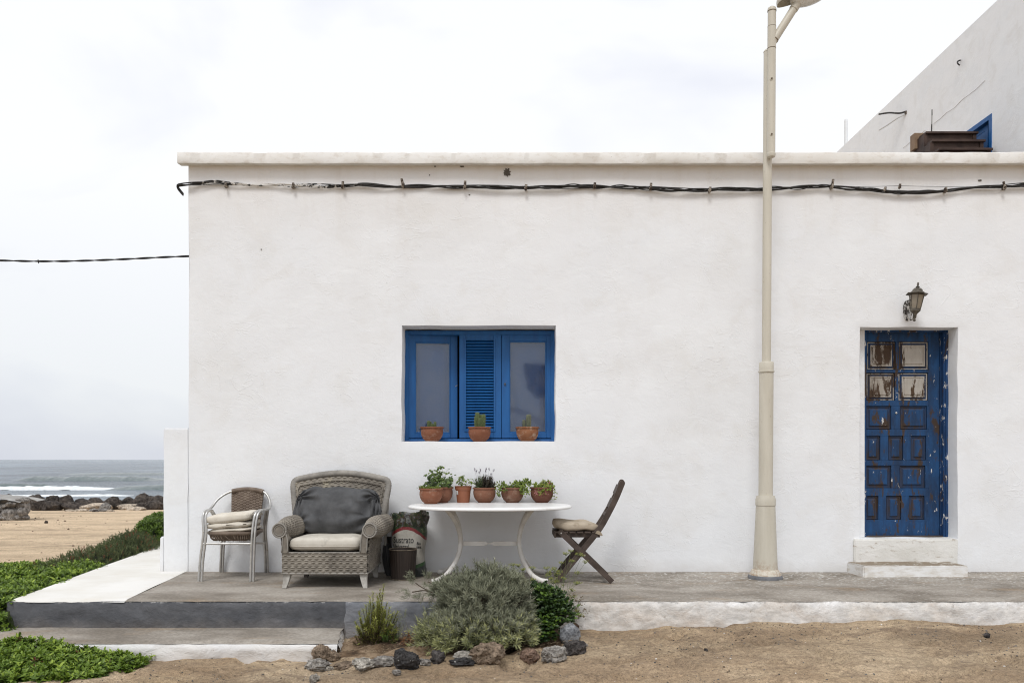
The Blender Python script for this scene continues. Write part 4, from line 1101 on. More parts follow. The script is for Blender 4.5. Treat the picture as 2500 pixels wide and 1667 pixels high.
# --- low side wall left of the house
lw = thing('side_wall', 'low white plastered wall standing against the left corner of the house', 'wall', (-3.35, 0.0, 0))
rough_box(-3.474, -3.222, 0.004, 5.6, -0.5, 1.432, 'wall_body', MAT['wall'], lw, 0.006, 0.12, 2)
rough_box(-3.512, -3.470, 0.010, 5.5, -0.5, 0.350, 'plinth', MAT['wall'], lw, 0.006, 0.10, 3)

# =================================================================== NEIGHBOUR
nb = thing('neighbour_building', 'tall white building rising behind the house at the right', 'building', (9.9, 4.5, 0))
NX = 9.9; NZ = 1.12 + 0.945 * NX
nw = (8.74, 10.3, 6.75, 8.25)
m = MB(); vs_ = []; 
ys = [4.6, nw[0], nw[1], 19.5]; zs = [-2.0, nw[2], nw[3], NZ]
for a in range(3):
    for b in range(3):
        if a == 1 and b == 1: continue
        m.add([(NX, ys[a], zs[b]), (NX, ys[a + 1], zs[b]), (NX, ys[a + 1], zs[b + 1]), (NX, ys[a], zs[b + 1])], [(0, 1, 2, 3)])
m.add([(NX, nw[0], nw[2]), (NX, nw[1], nw[2]), (NX, nw[1], nw[3]), (NX, nw[0], nw[3]), (NX + .2, nw[0], nw[2]), (NX + .2, nw[1], nw[2]), (NX + .2, nw[1], nw[3]), (NX + .2, nw[0], nw[3])],
      [(0, 1, 5, 4), (1, 2, 6, 5), (2, 3, 7, 6), (3, 0, 4, 7)])
m.add([(NX, 4.6, -2), (20, 4.6, -2), (20, 4.6, NZ), (NX, 4.6, NZ), (NX, 19.5, -2), (20, 19.5, -2), (20, 19.5, NZ), (NX, 19.5, NZ)], [(0, 1, 2, 3), (4, 5, 6, 7), (3, 2, 6, 7), (1, 5, 6, 2)])
m.build('wall', MAT['wall2'], nb)
def yrect(m, y0, y1, z0, z1, w, x0, x1):
    m.box(x0, x1, y0, y0 + w, z0, z1); m.box(x0, x1, y1 - w, y1, z0, z1); m.box(x0 + .0004, x1, y0 + w, y1 - w, z0, z0 + w); m.box(x0 + .0004, x1, y0 + w, y1 - w, z1 - w, z1)
m = MB(); yrect(m, nw[0], nw[1], nw[2], nw[3], 0.095, NX - 0.012, NX + 0.1)
nwo = m.build('window', MAT['blue'], nb)
m = MB(); yrect(m, nw[0] + .3, nw[1] - .11, nw[2] + .1, nw[3] - .1, 0.10, NX + 0.09, NX + 0.13); m.box(NX + .10, NX + .12, nw[0] + .39, nw[1] - .2, nw[2] + .2, nw[3] - .2)
m.build('shutter', MAT['blue'], nwo)
MB().box(NX + .17, NX + .19, nw[0], nw[1], nw[2], nw[3]).build('dark_backing', MAT['dark_in'], nwo)
# thin crack and a joint on the flank
def flank(px, py):
    d = 2000 * NX / (px - 1250); return (NX - 0.004, d - 8.16, 1.12 + (1121 - py) * d / 2000)
cp = [flank(*p) for p in [(2405, 197), (2385, 217), (2368, 230), (2350, 243), (2332, 262), (2312, 275), (2296, 290), (2280, 302)]]
MB().tube(cp, 0.0045, 4).build('crack', M2('crack_line', (0.74, 0.74, 0.74), (0.79, 0.79, 0.79), 3), nb)
cp = [flank(*p) for p in [(2260, 318), (2240, 333), (2222, 348), (2205, 362)]]
MB().tube(cp, 0.005, 4).build('crack', bpy.data.materials['crack_line'], nb)
cp = [flank(2276, 268), flank(2276, 282)]
cr_ = MB().tube(cp, 0.012, 5).build('open_joint', MAT['cable'], nb)
cp = [flank(2275.5, 304), flank(2275, 322)]
MB().tube(cp, 0.016, 5).build('open_joint', MAT['cable'], nb)
cp = [flank(2275.8, 282), flank(2275.4, 304)]
MB().tube(cp, 0.008, 5).build('open_joint', MAT['grey_render'], nb)
def hook(pts, r, mat, lb, name='cable_bracket'):
    P_ = [Vector(flank(*p[:2])) + Vector((-(p[2] if len(p) > 2 else 0.03), 0, 0)) for p in pts]
    o = thing(name, lb, 'bracket', tuple(P_[0])); MB().tube(crv(P_, 5), r, 7).build('rod', mat, o, smooth=40); return o
h = hook([(2213, 273, .02), (2206, 277, .1), (2195, 276, .25), (2184, 279.5, .4)], 0.022, MAT['cable'], 'bent dark rod with a white stay fixed to the flank of the tall building')
P_ = [Vector(flank(2212, 279)), Vector(flank(2204, 288)) + Vector((-.12, 0, 0)), Vector(flank(2190, 306)) + Vector((-.25, 0, 0)), Vector(flank(2179, 318)) + Vector((-.35, 0, 0))]
MB().tube(P_, 0.020, 7).build('stay', MAT['pvc'], h, smooth=40)
MB().ball(tuple(Vector(flank(2212, 276))), 0.055, 5, (.5, 1, 1)).build('clamp', MAT['clip'], h)
h = hook([(2347, 147, .01), (2345, 151, .06), (2348, 156, .08), (2349, 160, .05)], 0.016, MAT['cable'], 'small dark hook high on the flank of the tall building', 'wall_hook')
# stairs up the flank
stairs = thing('staircase', 'dark wooden open staircase climbing beside the blue window of the tall building', 'stairs', (9.3, 5.6, 4.1))
run, rise = 0.26, 0.272
SX_0, SX_1 = 8.70, 9.84
for k in range(14):
    y_ = 9.14 - run * k; z_ = 8.03 - rise * k
    if z_ < 4.3: break
    MB().box(SX_0 + 0.03, SX_1, y_ - 0.03, y_ + run + .02, z_ - 0.045, z_).build('tread', MAT['stair_wood'], stairs, bevel=0.004)
    MB().box(SX_0 + 0.08, SX_1 - 0.06, y_ + 0.03, y_ + 0.055, z_ - 0.225, z_ - 0.046).build('riser', MAT['stair_wood'], stairs)
for sx_ in (SX_0, SX_1 - 0.10):
    poly = []
    n_ = 13
    for k in range(n_):
        y_ = 9.14 - run * k; z_ = 8.03 - rise * k - 0.05
        poly += [(y_ + run - .0, z_), (y_ - 0.0, z_)]
    y_e, z_e = 9.14 - run * n_, 8.03 - rise * n_ - 0.05
    poly += [(y_e, z_e), (y_e + 0.1, z_e - .45), (9.55, 7.62), (9.62, 7.95)]
    m = MB(); m.prism(poly, sx_, sx_ + 0.07, axis='x'); m.build('stringer', MAT['stair_wood'], stairs)
MB().box(SX_0 - 0.06, SX_0 + .25, 9.42, 9.62, 7.78, 8.12).build('top_beam', MAT['stair_lit'], stairs, bevel=0.005)
# white mast
mast = MB().lathe([(0.058, -1.2), (0.056, 12.86), (0.05, 12.93), (0.02, 12.96)], (11.62, 20.34, 0), 16)
o = mast.build('mast', MAT['pvc'], None, smooth=40, origin=(11.62, 20.34, -1.2))
tag(o, 'slim pale mast rising behind the slanting edge of the tall building', 'mast')

# building across the way, mirrored in the right hand window pane
ob = thing('building_opposite', 'low building across the sandy street, seen only mirrored in the window glass', 'building', (3.0, -33, -.4))
MB().prism([(0.55, 5.6), (4.4, 5.45), (4.4, 4.55), (3.4, 4.3), (1.2, 4.1), (0.75, 4.6)], -31.5, -29.5).build('canopy', MAT['dark_wood'], ob)
MB().box(1.6, 4.4, -38, -31, -0.5, 5.2).build('wall', MAT['wall'], ob)
MB().prism([(-0.4, 3.7), (0.8, 3.4), (1.8, 2.7), (4, 1.6), (4, 1.45), (1.7, 2.5), (0.7, 3.2), (-0.4, 3.5)], -30.6, -30.4).build('railing', MAT['pvc'], ob)
# =================================================================== LAMP POST
def post():
    ps = 259.0
    bx, by = 2.386, -0.44
    def Z(py): return 1.12 + (1121 - py) / ps
    def W(px): return px / ps / 2
    lean = 0.0055
    M = Matrix.Translation((bx, by, 0)) @ Matrix.Rotation(lean, 4, 'Y')
    o = thing('street_lamp', 'tall cream painted street lamp post on a flared base in front of the wall', 'street lamp', (bx, by, 0))
    def L(name, prof, mat, n=40, dx_=0.0, dy_=0.0, sm=35):
        m = MB(); m.lathe([(r, z) for r, z in prof], (0, 0, 0), n)
        m.v = [tuple(M @ (Vector(v) + Vector((dx_, dy_, 0)))) for v in m.v]
        return m.build(name, mat, o, smooth=sm)
    L('foot_ring', [(0.157, -0.01), (0.160, 0.012), (0.154, 0.030), (0.146, 0.036)], MAT['post_foot'])
    L('base_moulding', [(0.148, 0.034), (0.147, 0.044), (0.134, 0.060), (0.126, 0.078), (0.117, 0.088), (0.113, 0.090)], MAT['cream'])
    L('base', [(0.1135, 0.088), (0.1125, 0.10), (0.088, Z(1233))], MAT['cream'])
    L('collar', [(0.086, Z(1233.6)), (0.093, Z(1233)), (0.0935, Z(1219)), (0.085, Z(1212)), (0.084, Z(1209.5)), (0.06, Z(1209))], MAT['cream'])
    L('shaft', [(0.0655, Z(1210)), (0.0655, Z(905))], MAT['cream'])
    L('collar', [(0.064, Z(906.5)), (0.067, Z(906)), (0.0675, Z(886)), (0.063, Z(884)), (0.04, Z(883.6))], MAT['cream'])
    L('clamp_ring', [(0.066, Z(909.5)), (0.074, Z(909)), (0.0755, Z(907.3)), (0.074, Z(905.6)), (0.066, Z(905.2))], MAT['cream'])
    L('upper_shaft', [(0.0415, Z(884)), (0.0405, Z(129)), (0.043, Z(128.5)), (0.043, Z(127.5)), (0.040, Z(126)), (0.030, Z(122.5)), (0.01, Z(121.3))], MAT['cream'], 28)
    # bracket tube fixed in front of the shaft
    ox, oy = 0.010, -0.076
    L('bracket_tube', [(0.015, Z(394)), (0.036, Z(391)), (0.041, Z(386)), (0.0405, Z(383)), (0.0375, Z(382)), (0.0375, Z(129.4)), (0.039, Z(129)), (0.039, Z(77)), (0.0375, Z(76.6)), (0.0375, Z(37.5))], MAT['cream'], 28, ox, oy)
    L('seam', [(0.0385, Z(129.8)), (0.0395, Z(129.5)), (0.0395, Z(128.6)), (0.0385, Z(128.3))], MAT['seam'], 28, ox, oy)
    L('seam', [(0.0385, Z(77.2)), (0.0395, Z(77)), (0.0395, Z(76.2)), (0.0385, Z(76))], MAT['seam'], 28, ox, oy)
    L('cap', [(0.041, Z(39)), (0.0415, Z(37)), (0.037, Z(32)), (0.022, Z(28.8)), (0.005, Z(27.8))], MAT['cream'], 28, ox, oy)
    L('seam', [(0.040, Z(40.2)), (0.041, Z(40)), (0.041, Z(39.2)), (0.040, Z(39))], MAT['seam'], 28, ox, oy)
    def pt(px, py, dy_=-0.51): d = 8.16 + dy_; return Vector(((px - 1250) * d / 2000, dy_, 1.12 + (1121 - py) * d / 2000))
    for py in (192, 327.6):
        c = pt(1884, py, -0.555); m = MB(); m.tube([c + Vector((0, .03, 0)), c], [0.0165, 0.015], 12); m.build('bolt', MAT['cream'], o, smooth=40)
        m = MB(); m.tube([c + Vector((0, 0.0, 0)), c + Vector((0.001, -.006, .0008))], [0.008, 0.008], 10); m.build('bolt_head', MAT['seam'], o, smooth=40)
    a = pt(1881, 112); b = pt(1889.5, 99); e = pt(1937, 24); f_ = pt(1946, 10)
    MB().tube([a, b], [0.030, 0.037], 24).build('arm_joint', MAT['cream'], o, smooth=50)
    MB().tube([b, e], 0.0365, 24).build('arm', MAT['cream'], o, smooth=50)
    dd = (e - b).normalized()
    MB().tube([b + dd * 0.004, b + dd * 0.012], 0.039, 24).build('seam', MAT['seam'], o, smooth=40)
    MB().tube([e, f_], 0.041, 24).build('arm_socket', MAT['cream'], o, smooth=50)
    # lamp head: long tapering housing with a glass bowl underneath
    hc = pt(1969, -14); ax = Vector((0.93, -0.06, 0.32)).normalized()
    side = ax.cross(Vector((0, 0, 1))).normalized(); upv = side.cross(ax)
    def shell(u, v, low):
        th = pi * u; ph = v * pi
        x = -math.cos(ph) * 0.30; r = math.sin(ph) ** 0.55
        return hc + ax * (x + 0.02) + side * (0.115 * r * math.cos(th)) + upv * ((-0.075 if low else 0.10) * r * math.sin(th) + (0 if low else 0.0))
    m = MB(); m.grid(lambda u, v: shell(u, 0.001 + v * .998, False), 20, 24); m.build('lamp_housing', MAT['cream'], o, smooth=0)
    def bowl(u, v):
        th = 2 * pi * u; q = v * pi / 2
        return hc + ax * (0.19 * math.sin(q) * math.cos(th) + 0.03) + side * (0.112 * math.sin(q) * math.sin(th)) - upv * (0.100 * math.cos(q) ** 0.75 + 0.004)
    m = MB(); m.grid(bowl, 36, 12); m.build('lamp_bowl', MAT['lamp_bowl'], o, smooth=0)
    MB().tube([f_ - dd * .01, hc - ax * 0.12 - upv * .03], [0.034, 0.04], 18).build('arm_spigot', MAT['cream'], o, smooth=40)
post()

# =================================================================== CABLES
def wp(px, py, y=-0.03):
    d = 8.16 + y; return Vector(((px - 1250) * d / 2000, y, 1.12 + (1121 - py) * d / 2000))
cab = thing('cable_bundle', 'twisted bundle of black cables nailed along the top of the house wall', 'cable', tuple(wp(1400, 455)))
cpx = [(447, 474, .22), (440, 466, .06), (433.5, 457, -.03), (436, 452, -.05), (460, 450, -.04), (500, 447, -.03), (530, 444.5, -.03), (560, 447), (590, 448), (620, 450), (660, 453), (690, 453), (716, 453.5), (760, 453), (800, 453.5), (837, 454), (880, 453), (930, 454), (984, 454), (1030, 456), (1080, 455.5), (1136, 456), (1200, 458), (1284, 458), (1340, 457), (1400, 455), (1452, 455), (1520, 457), (1590, 461), (1640, 464), (1700, 464), (1733, 464), (1790, 462), (1850, 461), (1900, 460), (1960, 457), (2031, 457), (2080, 460), (2130, 464), (2180, 469.5), (2240, 470), (2280, 467), (2309, 465), (2360, 461), (2410, 457), (2453, 455), (2500, 452), (2560, 449), (2700, 452), (2900, 455), (3200, 452)]
base = crv([wp(*(q if len(q) == 3 else (*q, -0.032))) for q in cpx], 10)
for k, (rr, ph, tw, am) in enumerate([(0.0085, 0.0, 5.0, 0.011), (0.0075, 2.0, 5.3, 0.012), (0.0065, 4.1, 4.2, 0.015), (0.0045, 5.2, 7.4, 0.016), (0.004, 1.0, 2.1, 0.018)]):
    P = []
    for i, p in enumerate(base):
        s_ = p.x
        loose = 1 + 0.6 * float(vnoise(s_, k * 3.0, 0, 1.3))
        a = tw * s_ * 1.7 + ph
        P.append(p + Vector((0, -am * 0.55 * math.sin(a), am * loose * math.cos(a))))
    MB().tube(P, rr, 7).build('cable_strand', MAT['cable_wall'], cab, smooth=0)
P = [wp(px, py, -0.02) for px, py in [(2031, 457), (2085, 456.5), (2140, 455.5), (2197, 454), (2250, 455.5), (2310, 456), (2390, 456), (2420, 455)]]
MB().tube(P, 0.0022, 5).build('thin_wire', MAT['cable'], cab, smooth=0)
for i, (px, py, tl, an) in enumerate([(552, 450, 0.0, 0), (716, 452, .016, .1), (837, 452, .030, .05), (984, 449, .045, -.3), (1135, 452, .036, .1), (1284, 456, .016, .2), (1452, 452, .018, .1), (1589, 456, .030, .05), (1733, 461, .012, .3), (2031, 453, .055, .2), (2161, 459, .004, 0), (2197, 453, .010, 0), (2309, 462, .012, 0), (2453, 455, .04, -.4)]):
    c = wp(px, py + 2, -0.05); m = MB()
    if px not in (2161, 2197):
        ring = [c + Vector((0.004 * math.sin(a * 2), 0.026 * math.cos(a) + 0.012, 0.020 * math.sin(a))) for a in [2 * pi * q / 12 for q in range(13)]]
        m.tube(ring, 0.0095, 6)
    if tl > 0:
        t0 = c + Vector((0, 0, 0.012)); t1 = t0 + Vector((math.sin(an) * tl, -0.006, tl)); m.tube([t0 - Vector((0, 0, 0.03)), t1], [0.0135, 0.0125], 6)
    m.ball((c.x - .006, c.y, c.z - .012), 0.0145, 4, (1.0, .8, 1.2)); m.build('cable_clip', MAT['clip'], cab)
wire = thing('overhead_wire', 'thin twisted black wire running from the house side out over the beach', 'wire', tuple(wp(0, 636, 0.9)))
def wq(px, py, y=0.9): return wp(px, py, y)
P0 = crv([wq(-320, 628), wq(0, 636), wq(94, 638), (wq(190, 637)), wq(300, 633), wq(400, 628), wq(475, 625)], 16)
for ph in (0, pi):
    P = [p + Vector((0, 0.006 * math.sin(p.x * 14 + ph), 0.006 * math.cos(p.x * 14 + ph))) for p in P0]
    MB().tube(P, 0.0062, 6).build('strand', MAT['black'], wire, smooth=0)
m = MB(); c = wq(94, 638.5); m.tube([c + Vector((0, -.01, .018)), c, c + Vector((.002, 0, -.022))], [0.005, 0.010, 0.004], 6); m.build('wire_knot', MAT['black'], wire)

# =================================================================== WALL LANTERN
def lantern():
    o = thing('wall_lantern', 'old bronze coloured lantern lamp on the wall above the blue door', 'lantern', (3.93, 0, 2.55))
    yl = -0.19; s = 0.003985
    def q(u, v, y=yl):  # zoomed px of the close-up
        px = 2180 + u / 12.06; py = 670 + v / 12.06; d = 8.16 + y
        return Vector(((px - 1250) * d / 2000, y, 1.12 + (1121 - py) * d / 2000))
    top = q(745, 230); bot = q(625, 1375); ax = (top - bot).normalized(); Lg = (top - bot).length
    rot = Vector((0, 0, 1)).rotation_difference(ax).to_matrix().to_4x4()
    M = Matrix.Translation(bot) @ rot
    def lt(name, prof, mat, n, ph=0.0, sm=40):
        m = MB(); m.lathe(prof, (0, 0, 0), n, phase=ph); rot_mb(m, M); return m.build(name, mat, o, smooth=sm)
    k = Lg / 1150.0
    z = lambda v: (1375 - v) * k
    lt('finial', [(0.002, z(228)), (0.0085, z(240)), (0.010, z(262)), (0.006, z(290)), (0.011, z(305)), (0.010, z(325)), (0.005, z(335)), (0.010, z(348)), (0.0175, z(352)), (0.018, z(375)), (0.013, z(388)), (0.01, z(395))][::-1], MAT['dark_metal'], 16)
    lt('roof', [(0.104, z(590)), (0.106, z(575)), (0.070, z(545)), (0.066, z(520)), (0.052, z(500)), (0.048, z(450)), (0.032, z(405)), (0.014, z(388))], MAT['dark_metal'], 6, R(15), 25)
    lt('roof_underside', [(0.098, z(592)), (0.064, z(610)), (0.062, z(625))][::-1], MAT['dark_metal'], 6, R(15), 25)
    r0, r1 = 0.045, 0.068; zb, zt = z(1060), z(615)
    for e in range(6):
        a0 = R(15) + e * pi / 3; a1 = a0 + pi / 3
        c = lambda a, r, zz: M @ Vector((r * math.cos(a), r * math.sin(a), zz))
        MB().tube([c(a0, r0, zb), c(a0, r1, zt)], 0.0045, 6).build('cage_bar', MAT['dark_metal'], o)
        p = [c(a0, r0 - .003, zb), c(a1, r0 - .003, zb), c(a1, r1 - .003, zt), c(a0, r1 - .003, zt)]
        nrm = ((p[1] - p[0]).cross(p[3] - p[0])).normalized() * 0.0015
        m = MB(); m.add([v + nrm for v in p] + [v - nrm for v in p], [(0, 1, 2, 3), (7, 6, 5, 4), (0, 4, 5, 1), (1, 5, 6, 2), (2, 6, 7, 3), (3, 7, 4, 0)])
        m.build('pane', MAT['lantern_glass'], o)
    lt('bottom_ring', [(0.030, z(1135)), (0.040, z(1100)), (0.049, z(1080)), (0.050, z(1010)), (0.047, z(1008))], MAT['dark_metal'], 6, R(15), 25)
    lt('neck', [(0.003, z(1380)), (0.013, z(1365)), (0.015, z(1340)), (0.008, z(1310)), (0.009, z(1300)), (0.016, z(1270)), (0.017, z(1180)), (0.022, z(1150)), (0.030, z(1130))], MAT['dark_metal'], 16)
    # oval back plate on the wall, splashed with whitewash
    bc = q(430, 1060, -0.012)
    m = MB(); pl = [(bc.x + 0.042 * math.cos(a), bc.z + 0.105 * math.sin(a) * (1.0)) for a in [2 * pi * i / 28 for i in range(28)]]
    m.prism(pl, -0.024, 0.006); m.prism([(bc.x + (x - bc.x) * .7, bc.z + (zz - bc.z) * .8) for x, zz in pl], -0.034, -0.020)
    m.build('back_plate', MAT['lamp_splash'], o, bevel=0.003)
    A = Vector((bc.x, -0.03, bc.z - 0.02)); B = q(640, 1230)
    MB().tube(crv([A, A + Vector((-.005, -.05, -.07)), B + Vector((-.01, .05, -.02)), B], 6), [0.012] * 19, 8).build('arm', MAT['lamp_splash'], o, smooth=40)
    C_ = Vector((bc.x, -0.03, bc.z + 0.06)); D_ = q(560, 760)
    MB().tube(crv([C_, C_ + Vector((0, -.05, .05)), D_ + Vector((-.005, .04, .01)), D_], 6), 0.006, 7).build('scroll', MAT['lamp_splash'], o, smooth=40)
lantern()

# =================================================================== CUSHIONS
def sgn(v, e): return math.copysign(abs(v) ** e, v)
def cushion(name, c, w, d, h, mat, label=None, cat=None, group=None, rot=(0, 0, 0), e1=0.42, e2=0.35, amp=0.006, seed=0, fn=None, nu=56, nv=28, sc=6, parent=None):
    M = Matrix.Translation(c) @ Matrix.Rotation(rot[2], 4, 'Z') @ Matrix.Rotation(rot[1], 4, 'Y') @ Matrix.Rotation(rot[0], 4, 'X')
    m = MB()
    def f(u, v):
        a = 2 * pi * u; b = -pi / 2 + pi * v
        p = Vector((w / 2 * sgn(math.cos(b), e1) * sgn(math.cos(a), e2), d / 2 * sgn(math.cos(b), e1) * sgn(math.sin(a), e2), h / 2 * sgn(math.sin(b), 0.62)))
        if fn: p = fn(p, w, d, h)
        n = mn.fractal(p * sc + Vector((seed * 3.1, 0, 0)), 1.0, 2.0, 3)
        p += Vector((p.x / w, p.y / d, p.z / h)) * amp * 2 * n
        p.z += amp * mn.noise(p * sc * 1.6 + Vector((0, seed * 2.0, 5)))
        return M @ p
    m.grid(f, nu, nv, closed_u=True)
    o = m.build(name, mat, parent, smooth=0, origin=tuple(c) if parent is None else None)
    if label: tag(o, label, cat, group)
    return o

# =================================================================== ALUMINIUM CHAIR
def weave_h(u, v, su, sv):
    r = math.floor(v / sv); f = v / sv - r; g = u / su
    return (math.sin(pi * f) ** 0.6) * (0.55 + 0.45 * math.cos(2 * pi * (g * 0.5 + 0.5 * ((r // 2) % 2))))
def weave_surf(m, fn, nu, nv, lu, lv, su, sv, amp, mi=0, rows_along_u=True):
    P = [[Vector(fn(i / nu, j / nv)) for i in range(nu + 1)] for j in range(nv + 1)]
    vs = []
    for j in range(nv + 1):
        for i in range(nu + 1):
            a = P[j][min(i + 1, nu)] - P[j][max(i - 1, 0)]; b = P[min(j + 1, nv)][i] - P[max(j - 1, 0)][i]
            n = a.cross(b)
            if n.length > 1e-12: n.normalize()
            U, V_ = i / nu * lu, j / nv * lv
            h = weave_h(U, V_, su, sv) if rows_along_u else weave_h(V_, U, su, sv)
            vs.append(P[j][i] + n * (amp * h))
    w = nu + 1
    m.add(vs, [(j * w + i, j * w + i + 1, (j + 1) * w + i + 1, (j + 1) * w + i) for j in range(nv) for i in range(nu)], mi)
    return m
ch = thing('bistro_chair', 'aluminium armchair with brown woven seat and stack of cushions at the left', 'chair', (-2.62, -0.35, 0))
loop = crv([(-2.835, -.60, .622), (-2.862, -.47, .640), (-2.905, -.30, .640), (-2.918, -.20, .655), (-2.880, -.12, .735), (-2.78, -.075, .800), (-2.615, -.065, .825), (-2.455, -.075, .800), (-2.385, -.12, .735), (-2.352, -.20, .655), (-2.36, -.30, .640), (-2.375, -.47, .640), (-2.385, -.60, .622)], 8)
MB().tube(loop, 0.0125, 12).build('arm_loop', MAT['alu'], ch, smooth=40)
for sx_, side in ((-1, 0), (1, 1)):
    for k in (0, 1):
        if side == 0: xf, xt = -2.876 + 0.027 * k, -2.843 + 0.026 * k
        else: xf, xt = -2.352 - 0.027 * k, -2.366 - 0.026 * k
        if side == 0: P = [(xf, -.64, 0), (xf + .012, -.635, .20), (xt + .006, -.63, .43), (xt - .004, -.615, .57), (xt - .002, -.595, .625), (xt + .004, -.55, .645), (xt + .010, -.50, .642)]
        else: P = [(xf - .022, -.64, 0), (xf - .018, -.635, .20), (xf - .012, -.63, .40), (xt + .012, -.615, .55), (xt + .022, -.595, .615), (xt + .03, -.55, .640), (xt + .03, -.50, .640)]
        MB().tube(crv(P, 6), 0.0118, 10).build('leg', MAT['alu'], ch, smooth=40)
        xr = -2.895 + 0.024 * k if side == 0 else -2.445 + 0.024 * k
        xr2 = -2.850 + 0.024 * k if side == 0 else -2.435 + 0.022 * k
        xr3 = -2.918 + 0.016 * k if side == 0 else -2.378 + 0.02 * k
        P = [(xr, -.035, 0), (xr * .5 + xr2 * .5, -.07, .22), (xr2, -.13, .43), (xr3, -.24, .63)]
        MB().tube(crv(P, 6), 0.0118, 10).build('leg', MAT['alu'], ch, smooth=40)
MB().tube([(-2.85, -.632, .345), (-2.40, -.632, .345)], 0.0095, 10).build('stretcher', MAT['alu'], ch, smooth=40)
MB().tube([(-2.84, -.13, .30), (-2.42, -.13, .30)], 0.0095, 10).build('stretcher', MAT['alu'], ch, smooth=40)
# scroll at the arm end
P = [Vector((-2.352, -.53, .615)) + Vector((0.016 * math.cos(a) + 0.01, 0, 0.016 * math.sin(a))) for a in [pi * 1.2 - q * 0.5 for q in range(10)]]
MB().tube(P, 0.006, 7).build('arm_scroll', MAT['alu'], ch, smooth=40)
# woven back
def bk(u, v):
    x = -2.615 + (u - 0.5) * (0.275 + 0.045 * v); z = 0.46 + 0.345 * v + 0.02 * math.sin(pi * u) * v
    y = -0.150 + 0.075 * v - 0.02 * math.cos((u - .5) * pi) + 0.02
    return (x, y, z)
m = MB(); weave_surf(m, lambda u, v: bk(u, v), 150, 110, 0.31, 0.36, 0.013, 0.0155, 0.009, rows_along_u=False)
m.grid(lambda u, v: tuple(Vector(bk(1 - u, v)) + Vector((0, 0.012, 0))), 20, 10)
m.build('backrest', MAT['wicker_brown'], ch, smooth=0)
top = [Vector(p) for p in loop if -2.775 < p.x < -2.45 and p.z > 0.74]
MB().tube(top, 0.0225, 12).build('back_roll', MAT['wicker_brown'], ch, smooth=40)
# woven seat: rim roll and a sagging basket
def seatp(a, r=1.0, z=0.437):
    return Vector((-2.615 + 0.215 * r * sgn(math.cos(a), 0.55), -0.40 + 0.205 * r * sgn(math.sin(a), 0.6), z))
ring = [seatp(2 * pi * q / 48) for q in range(49)]
MB().tube(ring, 0.0195, 12, cap=False).build('seat_rim', MAT['wicker_brown'], ch, smooth=0)
m = MB()
weave_surf(m, lambda u, v: tuple(seatp(-2 * pi * u, 1 - 0.97 * v, 0.425 - 0.062 * math.sin(min(1, v * 2.2) * pi / 2))), 200, 50, 1.7, 0.25, 0.026, 0.014, 0.005)
m.build('seat', MAT['wicker_brown'], ch, smooth=0)
m = MB()
for q in range(26):
    a = pi + 0.15 + q * (pi - .3) / 25; p = seatp(a, 1.02, 0.43); p2 = seatp(a + 0.12, 0.86, 0.365)
    m.tube([p, (p + p2) / 2 + Vector((0, -.014, -.01)), p2], 0.004, 5)
m.build('seat_lacing', MAT['wicker_brown'], ch)
def sag(p, w, d, h):
    t = abs(p.x) / (w / 2); p.z += 0.010 * math.cos(t * pi * 2.2) * (1 if p.z < 0 else 0.6); return p
def pin(k):
    def f(p, w, d, h):
        a = p.x / (w / 2)
        p.z += k * (0.5 + 0.5 * math.cos(a * pi * 2.6)) * (-1 if p.z > 0 else 1) * 0.5
        return p
    return f
cushion('cushion', Vector((-2.60, -.42, .468)), 0.41, 0.39, 0.046, MAT['cushion'], 'flattened cream cushion at the bottom of the chair cushion stack', 'cushion', 'cushions stacked on the aluminium chair', (0, R(-3), 0), seed=1, fn=pin(.010), amp=.004)
cushion('cushion', Vector((-2.625, -.43, .513)), 0.435, 0.40, 0.076, MAT['cushion'], 'puckered middle cream cushion of the chair cushion stack', 'cushion', 'cushions stacked on the aluminium chair', (0, R(-3.5), 0), seed=2, fn=pin(.020), amp=.006)
cushion('cushion', Vector((-2.620, -.43, .579)), 0.435, 0.41, 0.088, MAT['cushion'], 'thick cream cushion on top of the chair cushion stack', 'cushion', 'cushions stacked on the aluminium chair', (0, R(-6.5), 0), seed=3, amp=.007)

# =================================================================== WICKER ARMCHAIR
ac = thing('wicker_armchair', 'wide grey wicker armchair with rolled arms and curved high back', 'armchair', (-1.63, -0.65, 0))
bx0, bx1, bf, bb = -2.000, -1.262, -1.030, -0.270
m = MB()
def side_strip(p, q, z0, z1, lenu, flare=0.0, sv=0.0125, su=0.034, amp=0.008):
    return lambda u, v: (p[0] + (q[0] - p[0]) * u, p[1] + (q[1] - p[1]) * u, z0 + (z1 - z0) * v)
weave_surf(m, side_strip((bx0, bf), (bx1, bf), .125, .310, .738), 260, 84, .738, .185, .030, .0155, .014)
weave_surf(m, side_strip((bx1, bf), (bx1 - .01, bb), .125, .310, .76), 220, 84, .76, .185, .034, .0155, .014)
weave_surf(m, side_strip((bx0, bb), (bx0, bf), .125, .310, .76), 120, 30, .76, .185, .034, .0125, .006)
m.box(bx0 + .004, bx1 - .004, bf + .008, bb, .14, .305)
m.build('base', MAT['wicker'], ac, smooth=0)
MB().tube([(bx0 - .003, bf - .004, .128), (bx1 + .003, bf - .004, .128)], 0.0085, 8).tube([(bx1 + .003, bf - .004, .128), (bx1 - .004, bb, .128)], .0085, 8).tube([(bx0 - .003, bf, .128), (bx0 - .003, bb, .128)], .0085, 8).build('base_trim', MAT['wicker_rim'], ac, smooth=40)
MB().tube([(bx0 - .002, bf - .004, .309), (bx1 + .002, bf - .004, .309)], 0.007, 8).build('seat_trim', MAT['wicker_rim'], ac, smooth=40)
